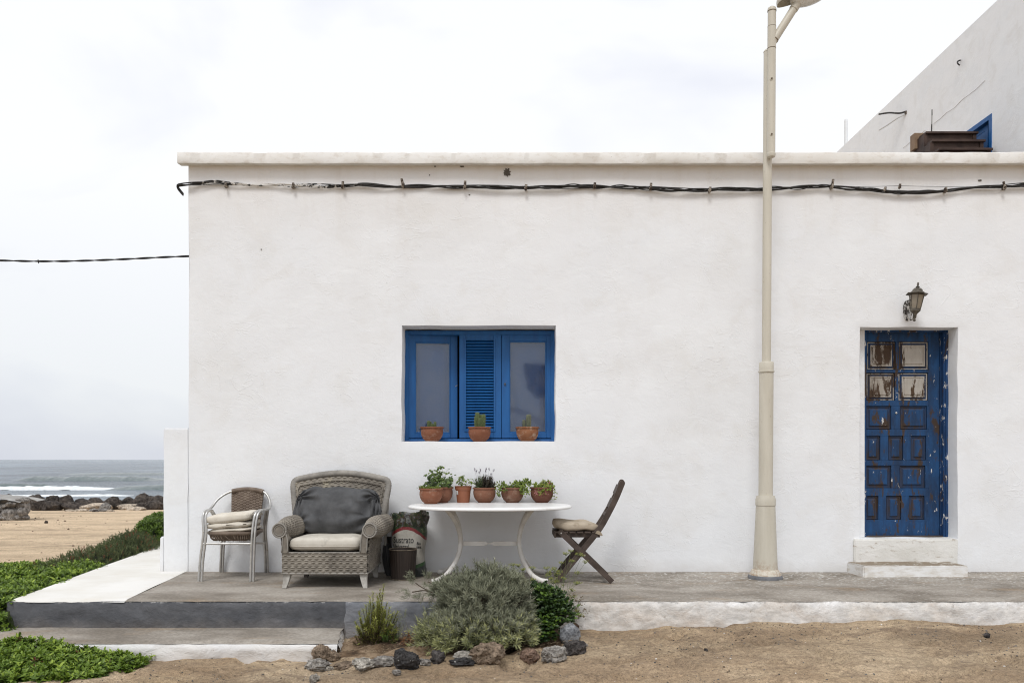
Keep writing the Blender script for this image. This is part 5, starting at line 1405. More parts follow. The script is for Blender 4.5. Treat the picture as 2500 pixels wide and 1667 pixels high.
# back
bc_ = -1.655
def backo(u, v, off=0.0):
    """u -1..1 across, v 0..1 up"""
    hw = 0.375 + 0.095 * v ** 1.2
    crown = 0.985 - 0.072 * abs(u) ** 1.7
    z = 0.26 + (crown - 0.26) * v
    y = -0.375 + 0.17 * v + 0.02 * math.cos(u * pi / 2) - 0.035 * u * u + off
    return Vector((bc_ + u * hw, y, z))
m = MB()
weave_surf(m, lambda a, b: tuple(backo((a - .5) * 1.9, b * .96)), 270, 260, .90, .72, .030, .0155, .013)
m.grid(lambda a, b: tuple(backo((.5 - a) * 1.9, b * .96, .045)), 40, 20)
m.build('back', MAT['wicker'], ac, smooth=0)
out = [backo(-1, v / 14, .02) for v in range(2, 14)] + [backo(-.985, .975, .02)] + [backo(u / 20, 1, .02) for u in range(-19, 20)] + [backo(.985, .975, .02)] + [backo(1, v / 14, .02) for v in range(13, 1, -1)]
sm = [out[0]] + [(out[i - 1] + out[i] * 2 + out[i + 1]) / 4 for i in range(1, len(out) - 1)] + [out[-1]]
sm = [sm[0]] + [(sm[i - 1] + sm[i] * 2 + sm[i + 1]) / 4 for i in range(1, len(sm) - 1)] + [sm[-1]]
m = MB(); rp = crv(sm, 5); nn = len(rp)
m.tube(rp, [0.0315 + 0.0012 * math.sin(i * 2.1) + 0.0006 * random.random() for i in range(nn)], 14)
m.build('back_rim', MAT['wicker_rim'], ac, smooth=0)
inn = [backo(-.90 + .0 * v, v / 14, -.012) for v in range(3, 13)] + [backo(u / 20, .905, -.012) for u in range(-17, 18)] + [backo(.90, v / 14, -.012) for v in range(12, 2, -1)]
m = MB()
for ph in (0, pi):
    P = crv(inn, 5); m.tube([p + Vector((0, .004 * math.sin(i * .9 + ph), .005 * math.cos(i * .9 + ph))) for i, p in enumerate(P)], 0.0052, 5)
m.build('back_braid', MAT['wicker'], ac, smooth=0)
MB().tube([(bc_ + .455, -.23, .72), (bc_ + .43, -.20, .40), (bc_ + .41, -.17, .12)], [.012, .013, .014], 8).build('back_post', MAT['washed_wood'], ac, smooth=40)
# arms
for sg, cxm, cxf in ((-1, -1.995, -2.020), (1, -1.222, -1.236)):
    m = MB()
    def roll(u, v):
        y = -1.045 + 0.74 * v
        t = min(1, v * 3.2); tt = t * t * (3 - 2 * t)
        r = 0.060 + 0.036 * tt - 0.018 * max(0, v - .7)
        cx_ = cxf + (cxm - cxf) * tt
        zc = 0.503 + 0.012 * tt - .01 * v
        a = 2 * pi * u
        return (cx_ + r * 1.02 * math.cos(a) * 1.0, y, zc + r * math.sin(a) * 1.06)
    weave_surf(m, roll, 168, 210, .56, .74, .020, .020, .013, rows_along_u=False)
    xin, xout = (-1.955, -2.0) if sg < 0 else (-1.305, -1.262)
    x_o = xout
    if sg > 0: weave_surf(m, lambda u, v: (x_o + 0.0 + .018 * v, -1.03 + .72 * u, .30 + .17 * v), 200, 70, .72, .18, .034, .0155, .014)
    else: weave_surf(m, lambda u, v: (x_o - .012 * v, -.31 - .72 * u, .30 + .17 * v), 120, 30, .72, .18, .034, .0125, .006)
    m.box(min(xin, xout) + .006, max(xin, xout) - .006, -1.015, -.32, .30, .50)
    m.build('arm', MAT['wicker'], ac, smooth=0)
    # front panel with the scroll disc
    m = MB(); disc = [(cxf + .060 * math.cos(a), .503 + .062 * math.sin(a)) for a in [2 * pi * q / 40 for q in range(40)]]
    m.prism(disc, -1.050, -1.030)
    if sg < 0: poly = [(-2.002, .306), (-1.945, .306), (-1.948, .40), (-1.955, .49), (-1.98, .50), (-2.00, .455), (-1.992, .40)]
    else: poly = [(-1.318, .306), (-1.262, .306), (-1.256, .40), (-1.25, .45), (-1.285, .50), (-1.298, .49), (-1.312, .40)]
    m.prism(poly, -1.047, -1.027)
    m.build('arm_front', MAT['wicker'], ac, bevel=.003)
    m = MB()
    sp = [Vector((cxf + (.058 + 0.0 * q) * math.cos(a), -1.052, .503 + .060 * math.sin(a))) for q, a in enumerate([2 * pi * q / 44 for q in range(45)])]
    m.tube(sp, .0072, 7)
    sp = [Vector((cxf + .041 * math.cos(a), -1.052, .503 + .043 * math.sin(a))) for a in [2 * pi * q / 44 for q in range(45)]]
    m.tube(sp, .0035, 6)
    if sg < 0:
        m.tube(crv([(-1.962, -1.05, .47), (-1.95, -1.05, .42), (-1.947, -1.05, .31)], 5), .006, 6); m.tube(crv([(-1.995, -1.05, .447), (-1.992, -1.05, .42), (-2.0, -1.05, .31)], 5), .006, 6)
    else:
        m.tube(crv([(-1.297, -1.05, .49), (-1.311, -1.05, .42), (-1.318, -1.05, .31)], 5), .006, 6); m.tube(crv([(-1.252, -1.05, .447), (-1.257, -1.05, .42), (-1.263, -1.05, .31)], 5), .006, 6)
    m.build('arm_braid', MAT['wicker_rim'], ac, smooth=0)
def leg(xt, xbm, y0, mat, hw0=.034, hw1=.019, dy=0.02):
    m = MB(); n = 8
    for i in range(n + 1):
        t = i / n; z = .125 * (1 - t); c = xt + (xbm - xt) * (t ** 1.6); h = hw0 + (hw1 - hw0) * t; yy = y0 - dy * t * t
        b = len(m.v); m.v += [(c - h, yy, z), (c + h, yy, z), (c + h, yy + 2 * h * .9, z), (c - h, yy + 2 * h * .9, z)]
        if i:
            for e in range(4): m.f.append((b - 4 + e, b - 4 + (e + 1) % 4, b + (e + 1) % 4, b + e)); m.m.append(0)
    m.f += [(0, 1, 2, 3), (len(m.v) - 1, len(m.v) - 2, len(m.v) - 3, len(m.v) - 4)]; m.m += [0, 0]
    return m.build('leg', mat, ac, bevel=.004)
leg(-1.965, -1.982, -1.02, MAT['washed_wood']); leg(-1.298, -1.276, -1.02, MAT['washed_wood'])
leg(-1.95, -1.96, -.36, MAT['dark_wood']); leg(-1.31, -1.295, -.36, MAT['washed_wood'])
def seatfn(p, w, d, h):
    if abs(p.z) < .010: p.x *= 1.012; p.y *= 1.012
    return p
cs = cushion('seat_cushion', Vector((-1.638, -.735, .375)), 0.635, 0.62, 0.132, MAT['cushion_seat'], 'thick cream seat cushion lying in the wicker armchair', 'cushion', None, (R(-1), 0, 0), e1=.34, e2=.26, amp=.006, seed=5, fn=seatfn, nv=40)
MB().tube([Vector((-1.638 + .318 * sgn(math.cos(a), .26) * 1.003, -.735 + .311 * sgn(math.sin(a), .26) * 1.003, .366)) for a in [2 * pi * (q + .01) / 160 for q in range(161)]], .0036, 5, cap=False).build('piping', MAT['cushion_seat'], cs, smooth=0)
# big dark pillow
def thr(p, w, d, h):
    a = p.x / (w / 2); b = p.y / (d / 2)
    puff = max(0.0, (1 - abs(a) ** 3.6) * (1 - abs(b) ** 3.2))
    p.z *= 0.22 + 0.78 * puff ** .45
    # soft slumped outline: dog eared corners, sagging top edge, bulging sides
    p.x *= 1 - .015 * b + .03 * math.cos(b * 3.1)
    if b > 0: p.y += 0.012 * math.cos(a * 2.2) - 0.014 * (abs(a) ** 5) + .007 * math.sin(a * 9 + 1)
    else: p.y += -0.010 * math.cos(a * 2.5) + .006 * math.sin(a * 14)
    if p.z > 0:
        for (cx_, cy_, rr, k, fr, ph) in ((.50, -.06, .24, .030, 13, 0), (.47, .17, .17, .022, 12, 2), (-.47, .13, .20, .024, 11, 1), (-.48, -.2, .15, .016, 11, 0)):
            dx_, dy_ = p.x - w * cx_, p.y - d * cy_ * 1.8
            r = math.hypot(dx_, dy_); an = math.atan2(dy_, dx_)
            p.z += k * math.sin(an * fr + ph) * math.exp(-(r / rr) ** 2)
        n1 = mn.noise(Vector((p.x * 4 + p.y * 5, p.y * 3 - p.x * 2, 3.3)))
        p.z += .008 * (1 - abs(n1) * 2.2) + .010 * mn.noise(Vector((p.x * 7, p.y * 3, 8)))
    return p
cushion('pillow', Vector((-1.622, -.545, .645)), 0.79, 0.43, 0.22, MAT['throw'], 'large charcoal grey pillow propped against the armchair back', 'pillow', None, (R(68), R(1.5), 0), e1=.9, e2=.27, amp=.010, seed=8, fn=thr, nu=180, nv=110, sc=5)

# =================================================================== SOIL BAG, BIN, TOOL
bag = thing('soil_bag', 'opened bag of potting soil with printed white front standing behind the brown bin', 'bag', (-0.985, -0.20, 0))
t = NT('bag_print'); 
uv = t.n('ShaderNodeAttribute', attribute_name='uvp'); X = t.n('ShaderNodeSeparateXYZ'); t.l(uv.outputs['Vector'], X.inputs[0]); X = X.outputs
u_, v_ = X[0], X[1]
white = t.ramp(t.noise(14, 5, .6), [(0.3, (0.32, 0.30, 0.26)), (0.7, (0.43, 0.41, 0.36))])
# arc border: v threshold falls towards the sides
du = t.math('ABSOLUTE', t.math('SUBTRACT', u_, -0.02))
arc = t.math('SUBTRACT', 0.445, t.math('MULTIPLY', t.math('MULTIPLY', du, du), 3.2))
nz_ = t.math('MULTIPLY', t.math('SUBTRACT', t.noise(20, 4), .5), .02)
c = white
green = t.ramp(t.noise(16, 5, .7), [(0.38, (0.010, 0.016, 0.010)), (0.52, (0.022, 0.045, 0.016)), (0.66, (0.14, 0.17, 0.09))])
c = t.mix(t.math('GREATER_THAN', t.math('ADD', v_, nz_), arc), c, (0.17, 0.018, 0.020))
c = t.mix(t.math('GREATER_THAN', t.math('ADD', v_, nz_), t.math('ADD', arc, 0.032)), c, green)
lowc = t.math('LESS_THAN', t.math('ADD', v_, t.math('MULTIPLY', u_, -0.35)), 0.085)
c = t.mix(lowc, c, (0.030, 0.085, 0.022))
c = t.mix(t.math('LESS_THAN', t.math('ADD', v_, t.math('MULTIPLY', u_, -0.35)), 0.052), c, (0.028, 0.032, 0.028))
lc = t.math('LESS_THAN', u_, -0.158); c = t.mix(lc, c, (0.05, 0.05, 0.04))
t.col(c).set(.38, 0, .5); t.bump(t.noise(16, 6, .6, None, 1.0), .6, .015)
MAT['bag'] = t.m
t = NT('bag_folds'); 
c = t.ramp(t.noise(13, 6, .6, None, 1.2), [(0.32, (0.010, 0.014, 0.012)), (0.44, (0.022, 0.034, 0.020)), (0.49, (0.08, 0.095, 0.045)), (0.515, (0.07, 0.02, 0.02)), (0.54, (0.055, 0.062, 0.062)), (0.62, (0.22, 0.225, 0.215))])
t.col(c).set(.32, 0, .5); t.bump(t.noise(28, 6, .6, None, 1.0), .6, .012)
MAT['bag_top'] = t.m
def bagp(u, v, off=0.0):
    """u: angle 0..1 (0.25 = front centre), v height m"""
    a = 2 * pi * u; w = 0.163 - 0.012 * math.sin(v * 9) + .006 * math.sin(v * 21); d_ = 0.115 + .02 * math.sin(v * 7 + .5)
    b = 0.985 + (0.02 if v < .06 else 0)
    x = (w + off) * sgn(math.cos(a), .62); y = -(d_ + off) * sgn(math.sin(a), .7)
    n = .007 * float(fbm(x * 3, v * 3, y * 3, 3.0, 3))
    return Vector((-0.995 + x * b * (1 + n * 4), -.205 + y * (1 + n * 6) - .0, v))
m = MB(); Hb = 0.475
m.grid(lambda u, v: tuple(bagp(u, v * Hb)), 72, 40, closed_u=True)
bo = m.build('bag_body', MAT['bag'], bag, smooth=0)
at = bo.data.attributes.new('uvp', 'FLOAT_VECTOR', 'POINT')
org = Vector(ORG[bag.name])
vals = []
for v in bo.data.vertices: vals += [v.co.x + org.x + .995, v.co.z, 0]
at.data.foreach_set('vector', vals)
def bagtop(u, v):
    a = 2 * pi * u
    p = bagp(u, Hb)
    c = Vector((-.985, -.20, 0))
    rad = 1 + .16 * math.sin(pi * min(1, v * 1.3)) - .85 * max(0, v - .62) / .38
    k = float(fbm(math.cos(a) * 1.4, math.sin(a) * 1.4, v * 1.5, 1.9, 3))
    q = c + (p - c).xy.to_3d() * rad * (1 + .16 * k * v)
    q.z = Hb + .105 * math.sin(min(v, .8) / .8 * pi * .62) + .045 * k * min(1, v * 2) + (.035 if (u > .05 and u < .3) else 0) * math.sin(pi * v) - .02 * (v > .95)
    if v == 0: q.z = Hb - .002
    return q
m = MB(); m.grid(lambda u, v: tuple(bagtop(u, v)), 90, 26, closed_u=True)
m.build('folded_top', MAT['bag_top'], bag, smooth=30)
def text_mesh(txt, size, xsc=1.0, bold=0.0):
    cu = bpy.data.curves.new('txt', 'FONT'); cu.body = txt; cu.size = size; cu.offset = bold; cu.resolution_u = 3
    ob = bpy.data.objects.new('txt', cu); COL.objects.link(ob)
    dg = bpy.context.evaluated_depsgraph_get(); dg.update()
    me = bpy.data.meshes.new_from_object(ob.evaluated_get(dg))
    bm = bmesh.new(); bm.from_mesh(me)
    bmesh.ops.triangulate(bm, faces=bm.faces[:])
    for _ in range(2):
        lg = [e for e in bm.edges if e.calc_length() > 0.012]
        if lg: bmesh.ops.subdivide_edges(bm, edges=lg, cuts=1)
        bmesh.ops.triangulate(bm, faces=bm.faces[:])
    V = [(v.co.x * xsc, v.co.y) for v in bm.verts]; F = [tuple(v.index for v in f.verts) for f in bm.faces]
    bm.free(); bpy.data.objects.remove(ob); bpy.data.curves.remove(cu); bpy.data.meshes.remove(me)
    return V, F
from mathutils.bvhtree import BVHTree
def wrap_text(txt, size, x0, z0, target, parent, mat, xsc=1.0, rot=0.0, bold=.0008, name='lettering', flip=False):
    V, F = text_mesh(txt, size, xsc, bold)
    bvh = BVHTree.FromPolygons([v.co + org for v in bo.data.vertices], [tuple(p.vertices) for p in bo.data.polygons])
    m = MB(); out = []
    for (a, b) in V:
        x = x0 + a * math.cos(rot) - b * math.sin(rot); z = z0 + a * math.sin(rot) + b * math.cos(rot)
        h = bvh.ray_cast(Vector((x, -3, z)), Vector((0, 1, 0)))
        y = h[0].y if h[0] is not None else -.25
        out.append((x, y - .0035, z))
    m.add(out, F); return m.build(name, mat, parent, fix=False)
wrap_text('Sustrato', .085, -1.140, .322, bo, bag, MAT['ink'], .70)
wrap_text('Universal', .060, -1.142, .268, bo, bag, MAT['ink'], .70)
wrap_text('Bio', .040, -.912, .305, bo, bag, MAT['ink'], .72, R(-8))
wrap_text('100%', .032, -.918, .272, bo, bag, MAT['ink'], .70, R(-8))
# brown bin
bin_ = thing('bin', 'round dark brown bin standing in front of the soil bag', 'bin', (-1.02, -.49, 0))
m = MB(); n = 60
def binp(u, v):
    a = 2 * pi * u; r = .108 + .022 * v; r *= 1 + (.010 * math.cos(a * 30) if .06 < v < .93 else 0)
    return (-1.02 + r * math.cos(a), -.49 + r * math.sin(a), .005 + .275 * v)
m.grid(binp, 240, 24, closed_u=True)
m.grid(lambda u, v: (-1.02 + (.126 - .02 * v) * math.cos(-2 * pi * u), -.49 + (.126 - .02 * v) * math.sin(-2 * pi * u), .28 - .255 * v), 48, 6, closed_u=True)
m.add([(-1.02 + .106 * math.cos(2 * pi * k / 48), -.49 + .106 * math.sin(2 * pi * k / 48), .026) for k in range(48)], [tuple(range(48))])
m.build('bin_body', MAT['bin'], bin_, smooth=0)
MB().tube([(-1.02 + .130 * math.cos(a), -.49 + .130 * math.sin(a), .281) for a in [2 * pi * q / 48 for q in range(49)]], .0042, 7, cap=False).build('rim', MAT['bin_rim'], bin_, smooth=0)
MB().tube([(-1.02 + .109 * math.cos(a), -.49 + .109 * math.sin(a), .006) for a in [2 * pi * q / 48 for q in range(49)]], .0048, 7, cap=False).build('base_ring', MAT['bin_rim'], bin_, smooth=0)
# folded black parasol-like bundle between armchair and bin
tool = thing('folded_bundle', 'black folded bundle with a handle leaning between armchair and bin', 'bundle', (-1.17, -.25, 0))
MB().tube([(-1.258, -.13, .47), (-1.235, -.16, .37), (-1.20, -.20, .22)], [.010, .011, .014], 8).build('handle', MAT['dark_wood'], tool, smooth=40)
m = MB()
def fold(u, v):
    a = 2 * pi * u; z = .30 * (1 - v) + .004
    r = (.018 + .048 * math.sin(pi * min(1, v * .75)) ** .8) * (1 + .22 * math.cos(5 * a + v * 2))
    cx_ = -1.225 + .085 * v; cy = -.175 - .10 * v
    return (cx_ + r * math.cos(a), cy + r * .8 * math.sin(a), z)
m.grid(fold, 50, 20, closed_u=True); m.build('cloth', MAT['black'], tool, smooth=0)
MB().box(-1.255, -1.19, -.10, -.06, 0, .36).build('dark_board', MAT['black'], tool)

# =================================================================== TABLE
tb = thing('garden_table', 'white oval garden table on curved tube legs carrying six potted plants', 'table', (-.205, -.56, 0))
TX, TY, TA, TBb, TZ = -.204, -.555, .758, .520, .700
m = MB()
prof = [(0.02, 0), (0.6, 0), (0.93, 0), (0.972, -.0015), (0.990, -.007), (1.0, -.016), (1.0, -.026), (0.985, -.031), (0.96, -.032), (.955, -.026), (0.5, -.024), (.02, -.024)]
vs_ = []; fs_ = []; N = 120
for (r, z) in prof:
    for k in range(N):
        a = 2 * pi * k / N; vs_.append((TX + TA * r * sgn(math.cos(a), .94), TY + TBb * r * sgn(math.sin(a), .94), TZ + z))
for i in range(len(prof) - 1):
    for k in range(N): fs_.append((i * N + k, i * N + (k + 1) % N, (i + 1) * N + (k + 1) % N, (i + 1) * N + k))
fs_.append(tuple(range(N))); fs_.append(tuple((len(prof) - 1) * N + k for k in range(N)))
m.add(vs_, fs_)
t = NT('table_top_worn')
c = t.ramp(t.noise(3, 5, .6), [(0.3, (0.72, 0.715, 0.70)), (0.7, (0.80, 0.795, 0.785))])
c = t.mix(t.math('MULTIPLY', t.ramp(t.noise(10, 7, .7, t.mapped((.5, 1.4, 1))), [(.52, 0.), (.7, 1.)]), .35), c, (0.56, 0.50, 0.44))
t.col(c).set(.34, 0, .45); t.bump(t.noise(12, 4), .08, .004); MAT['table_top'] = t.m
m.build('tabletop', MAT['table_top'], tb, smooth=30)
def tleg(sg, front):
    yt, yb = (-.74, -.775) if front else (-.37, -.155)
    ym = -.475 if front else -.425
    if sg < 0: xs = [-.600, -.560, -.505, -.484, -.512, -.585, -.66, -.715]
    else: xs = [.192, .150, .092, .066, .095, .168, .245, .312]
    if not front:
        xs = [x - (0.0 if sg < 0 else 0.0) for x in xs]
    zs = [.672, .62, .50, .345, .20, .085, .036, .022]
    yw = [yt, yt * .85 + ym * .15, yt * .3 + ym * .7, ym, yb * .25 + ym * .75, yb * .7 + ym * .3, yb * .95 + ym * .05, yb]
    P = crv(list(zip(xs, yw, zs)), 8)
    MB().tube(P, 0.0215, 16).build('leg', MAT['table_leg'], tb, smooth=50)
    e = P[-1]; d_ = (P[-1] - P[-2]).normalized()
    MB().tube([e - d_ * .012, e + d_ * .006, e + d_ * .010], [.0232, .0232, .018], 16).build('leg_cap', MAT['table_leg'], tb, smooth=40)
for sg in (-1, 1):
    for fr_b in (True, False): tleg(sg, fr_b)
poly = [(-.466, .352), (-.300, .352), (-.275, .350), (-.238, .338), (-.205, .336), (-.172, .346), (-.150, .351), (.05, .351), (.05, .311), (-.150, .311), (-.175, .318), (-.205, .324), (-.238, .318), (-.262, .311), (-.466, .312)]
poly = [(-.468, .350), (-.262, .350), (-.248, .347), (-.228, .335), (-.205, .334), (-.182, .345), (-.168, .349), (.052, .349), (.052, .308), (-.168, .308), (-.182, .312), (-.205, .325), (-.228, .323), (-.248, .312), (-.262, .308), (-.468, .308)]
m = MB(); m.prism(poly, -.458, -.442); m.build('crossbar', MAT['table_leg'], tb, bevel=.003)
for x in (-.497, .079):
    m = MB(); m.tube([(x, -.49, .330), (x, -.500, .330)], .007, 10); m.build('rivet', MAT['table_leg'], tb, smooth=40)
MB().box(-.64, -.52, -.75, -.35, .664, .676).build('under_bar', MAT['table_leg'], tb); MB().box(.11, .23, -.75, -.35, .664, .676).build('under_bar', MAT['table_leg'], tb)

# =================================================================== FOLDING CHAIR
fc = thing('folding_chair', 'dark wooden folding chair turned towards the table', 'chair', (.68, -.55, 0))
W_ = MAT['dark_wood']
for y0 in (-.775, -.345):
    m = MB(); m.plank((.425, .478), (.905, 0.012), .052, y0, y0 + .022)
    m.v = [(x, y, max(z, 0.0)) for x, y, z in m.v]; m.build('leg', W_, fc, bevel=.003)
for y0 in (-.748, -.372):
    pts = [(.400 + (.018 if y0 > -.5 else 0), 0.0), (.505, .135), (.640, .300), (.785, .480), (.870, .625), (.945, .775), (.998, .905)]
    c = crv([(x, 0, z) for x, z in pts], 4); L_, Rr = [], []
    for i, p in enumerate(c):
        d_ = (c[min(i + 1, len(c) - 1)] - c[max(i - 1, 0)]).normalized(); n_ = Vector((-d_.z, 0, d_.x)); h = .026
        L_.append((p.x + n_.x * h, max(0, p.z + n_.z * h))); Rr.append((p.x - n_.x * h, max(0, p.z - n_.z * h)))
    tipd = (c[-1] - c[-2]).normalized(); tip = c[-1]
    arc_ = []
    for q in range(1, 8):
        a = pi * q / 8; n_ = Vector((-tipd.z, 0, tipd.x)); v = tip + n_ * .026 * math.cos(a) + tipd * .026 * math.sin(a); arc_.append((v.x, v.z))
    sh_ = .045 if y0 > -.5 else 0.0
    L_, arc_, Rr = [[(x + sh_ * min(1, z / .9), z) for x, z in q_] for q_ in (L_, arc_, Rr)]
    m = MB(); m.prism(L_ + arc_ + Rr[::-1], y0, y0 + .024); m.build('stile', W_, fc, bevel=.003)
for y0 in (-.722, -.398):
    MB().box(.385, .80, y0, y0 + .020, .412, .452).build('seat_rail', W_, fc, bevel=.003)
for k in range(6):
    x = .384 + k * .068; MB().box(x, x + .056, -.755, -.345, .4525, .468).build('slat', W_, fc, bevel=.003)
MB().box(.382, .398, -.755, -.345, .412, .452).build('front_rail', W_, fc, bevel=.003)
for (x, z, x2, z2) in [(.975, .885, .938, .800), (.918, .755, .880, .675)]:
    MB().plank((x + .022, z), (x2 + .022, z2), .010, -.725, -.372).build('back_slat', W_, fc, bevel=.003)
MB().plank((.880, .628), (.862, .596), .010, -.725, -.372).build('back_slat', W_, fc, bevel=.003)
MB().plank((.828, .098), (.866, .040), .018, -.753, -.345).build('rear_crossbar', MAT['washed_wood'], fc, bevel=.003)
MB().plank((.470, .092), (.440, .050), .018, -.724, -.372).build('front_crossbar', W_, fc, bevel=.003)
MB().tube([(.655, -.778, .255), (.655, -.345, .255)], .007, 8).build('pivot_rod', MAT['alu'], fc, smooth=40)
MB().tube([(.444, -.781, .456), (.444, -.775, .456)], .007, 10).build('bolt', MAT['alu'], fc, smooth=40)
m = MB(); c = Vector((.795, -.738, .452)); dd = Vector((.62, 0, .78)); 
m.prism([(.752, .452), (.790, .436), (.812, .428), (.822, .436), (.805, .462), (.780, .478), (.766, .472)], -.756, -.728); m.build('strap', MAT['strap'], fc, bevel=.003)
def tanfn(p, w, d, h):
    if p.z > 0: p.z *= 1 - .25 * (p.x / w + .1)
    p.z += .006 * math.sin(p.x * 22); return p
cushion('cushion', Vector((.585, -.55, .512)), .415, .40, .094, MAT['cushion_tan'], 'stained beige cushion on the seat of the folding chair', 'cushion', None, (0, R(3.5), 0), e1=.5, e2=.4, amp=.009, seed=9, fn=tanfn)
# =================================================================== FOLIAGE TOOLS
def unit(a): return a / np.maximum(np.linalg.norm(a, axis=-1, keepdims=True), 1e-9)
def leaves(name, P, D, N, L, W, mat, parent=None, tint=None, bend=0.15, wide=False, origin=None, fold=0.12):
    """P base points, D direction, N approx upper normal; L, W arrays"""
    P = np.asarray(P, float); n = len(P); D = unit(np.asarray(D, float))
    L = np.broadcast_to(np.asarray(L, float), (n,))[:, None]; W = np.broadcast_to(np.asarray(W, float), (n,))[:, None]
    S = unit(np.cross(D, N)); U = unit(np.cross(S, D))
    if wide:
        v = [P, P + D * L * .28 + S * W * .42 + U * W * fold, P + D * L * .28 - S * W * .42 + U * W * fold,
             P + D * L * .66 + S * W * .46 + U * (W * fold - L * bend * .4), P + D * L * .66 - S * W * .46 + U * (W * fold - L * bend * .4), P + D * L - U * L * bend,
             P + D * L * .30, P + D * L * .66 - U * L * bend * .4]
        V = np.stack(v, 1).reshape(-1, 3)
        t = np.array([(0, 6, 1), (0, 2, 6), (1, 6, 3), (6, 7, 3), (6, 2, 7), (2, 4, 7), (3, 7, 5), (7, 4, 5)])
        k = 8
    else:
        v = [P, P + D * L * .45 + S * W * .5 + U * W * .1, P + D * L * .45 - S * W * .5 + U * W * .1, P + D * L - U * L * bend]
        V = np.stack(v, 1).reshape(-1, 3); t = np.array([(0, 2, 1), (1, 2, 3)]); k = 4
    F = (t[None] + (np.arange(n) * k)[:, None, None]).reshape(-1, 3)
    if tint is None: tint = RNG.random(n)
    return np_mesh(name, V, F, mat, parent, attr=np.repeat(np.clip(tint, 0, 1), len(t)), smooth=False, origin=origin)
def shoots(B, Dv, length, n, a0=65, a1=25, jit=.25, t0=.15):
    """B (s,3) bases, Dv (s,3) dirs -> leaf bases, directions, normals, t, shoot index"""
    B = np.asarray(B, float); Dv = unit(np.asarray(Dv, float)); s = len(B)
    length = np.broadcast_to(np.asarray(length, float), (s,))
    A = unit(np.cross(Dv, np.array([0.31, 0.11, 0.94]) + RNG.normal(0, .3, (s, 3)))); C = np.cross(Dv, A)
    k = np.arange(n); t = t0 + (1 - t0) * (k + .5) / n
    ph = (k[None] * 2.399 + RNG.uniform(0, 6.28, (s, 1)))
    ang = np.radians(a0 + (a1 - a0) * t)[None] + RNG.normal(0, jit, (s, n)) * .5
    rad = A[:, None] * np.cos(ph)[..., None] + C[:, None] * np.sin(ph)[..., None]
    D = Dv[:, None] * np.cos(ang)[..., None] + rad * np.sin(ang)[..., None] + RNG.normal(0, jit * .35, (s, n, 3))
    P = B[:, None] + Dv[:, None] * (length[:, None] * t[None])[..., None]
    N = Dv[:, None] - D * .3 + 0 * D
    T = np.broadcast_to(t[None], (s, n)); Ix = np.broadcast_to(np.arange(s)[:, None], (s, n))
    return P.reshape(-1, 3), D.reshape(-1, 3), N.reshape(-1, 3), T.ravel(), Ix.ravel()
def sticks(name, A, B, r, mat, parent=None, origin=None, r1=None):
    A = np.asarray(A, float); B = np.asarray(B, float); n = len(A)
    r = np.broadcast_to(np.asarray(r, float), (n,))[:, None]; r1 = r * .5 if r1 is None else np.broadcast_to(np.asarray(r1, float), (n,))[:, None]
    d = unit(B - A); a = unit(np.cross(d, np.array([.3, .9, .2]))); b = np.cross(d, a)
    vs = []
    for k in range(3):
        q = 2 * pi * k / 3; o = a * math.cos(q) + b * math.sin(q); vs += [A + o * r, B + o * r1]
    V = np.stack(vs, 1).reshape(-1, 3)
    t = np.array([(0, 2, 3, 1), (2, 4, 5, 3), (4, 0, 1, 5)])
    F = (t[None] + (np.arange(n) * 6)[:, None, None]).reshape(-1, 4)
    return np_mesh(name, V, F, mat, parent, smooth=True, origin=origin)
def on_blobs(blobs, n, depth=0.35, up_bias=0.5, zmin=None):
    """points on/inside a union of ellipsoids; returns points and outward dirs"""
    w = np.array([b[3] * b[4] + b[4] * b[5] + b[3] * b[5] for b in blobs]); w = w / w.sum()
    ix = RNG.choice(len(blobs), n, p=w); Bq = np.array(blobs)[ix]
    d = unit(RNG.normal(0, 1, (n, 3))); d[:, 2] = np.where(d[:, 2] < -.35, -d[:, 2], d[:, 2])
    rr = 1 - depth * RNG.random(n) ** 1.5
    P = Bq[:, :3] + d * Bq[:, 3:6] * rr[:, None]
    keep = np.ones(n, bool)
    for j, b in enumerate(blobs):
        q = np.linalg.norm((P - np.array(b[:3])) / np.array(b[3:6]), axis=1)
        keep &= (q > .62) | (ix == j)
    if zmin is not None: keep &= P[:, 2] > zmin
    D = unit(unit(d / Bq[:, 3:6]) + np.array([0, 0, up_bias]))
    return P[keep], D[keep], rr[keep]
def filler(name, blobs, mat, parent, k=.72, n=14):
    m = MB()
    for b in blobs:
        c = Vector(b[:3])
        def f(u, v):
            a = 2 * pi * u; q = pi * v; d = Vector((math.sin(q) * math.cos(a), math.sin(q) * math.sin(a), math.cos(q)))
            s = k * (1 + .25 * mn.noise(d * 3 + c * 5))
            return (c.x + d.x * b[3] * s, c.y + d.y * b[4] * s, c.z + d.z * b[5] * s)
        m.grid(f, n * 2, n, closed_u=True)
    return m.build(name, mat, parent, smooth=0)

bed_litter()
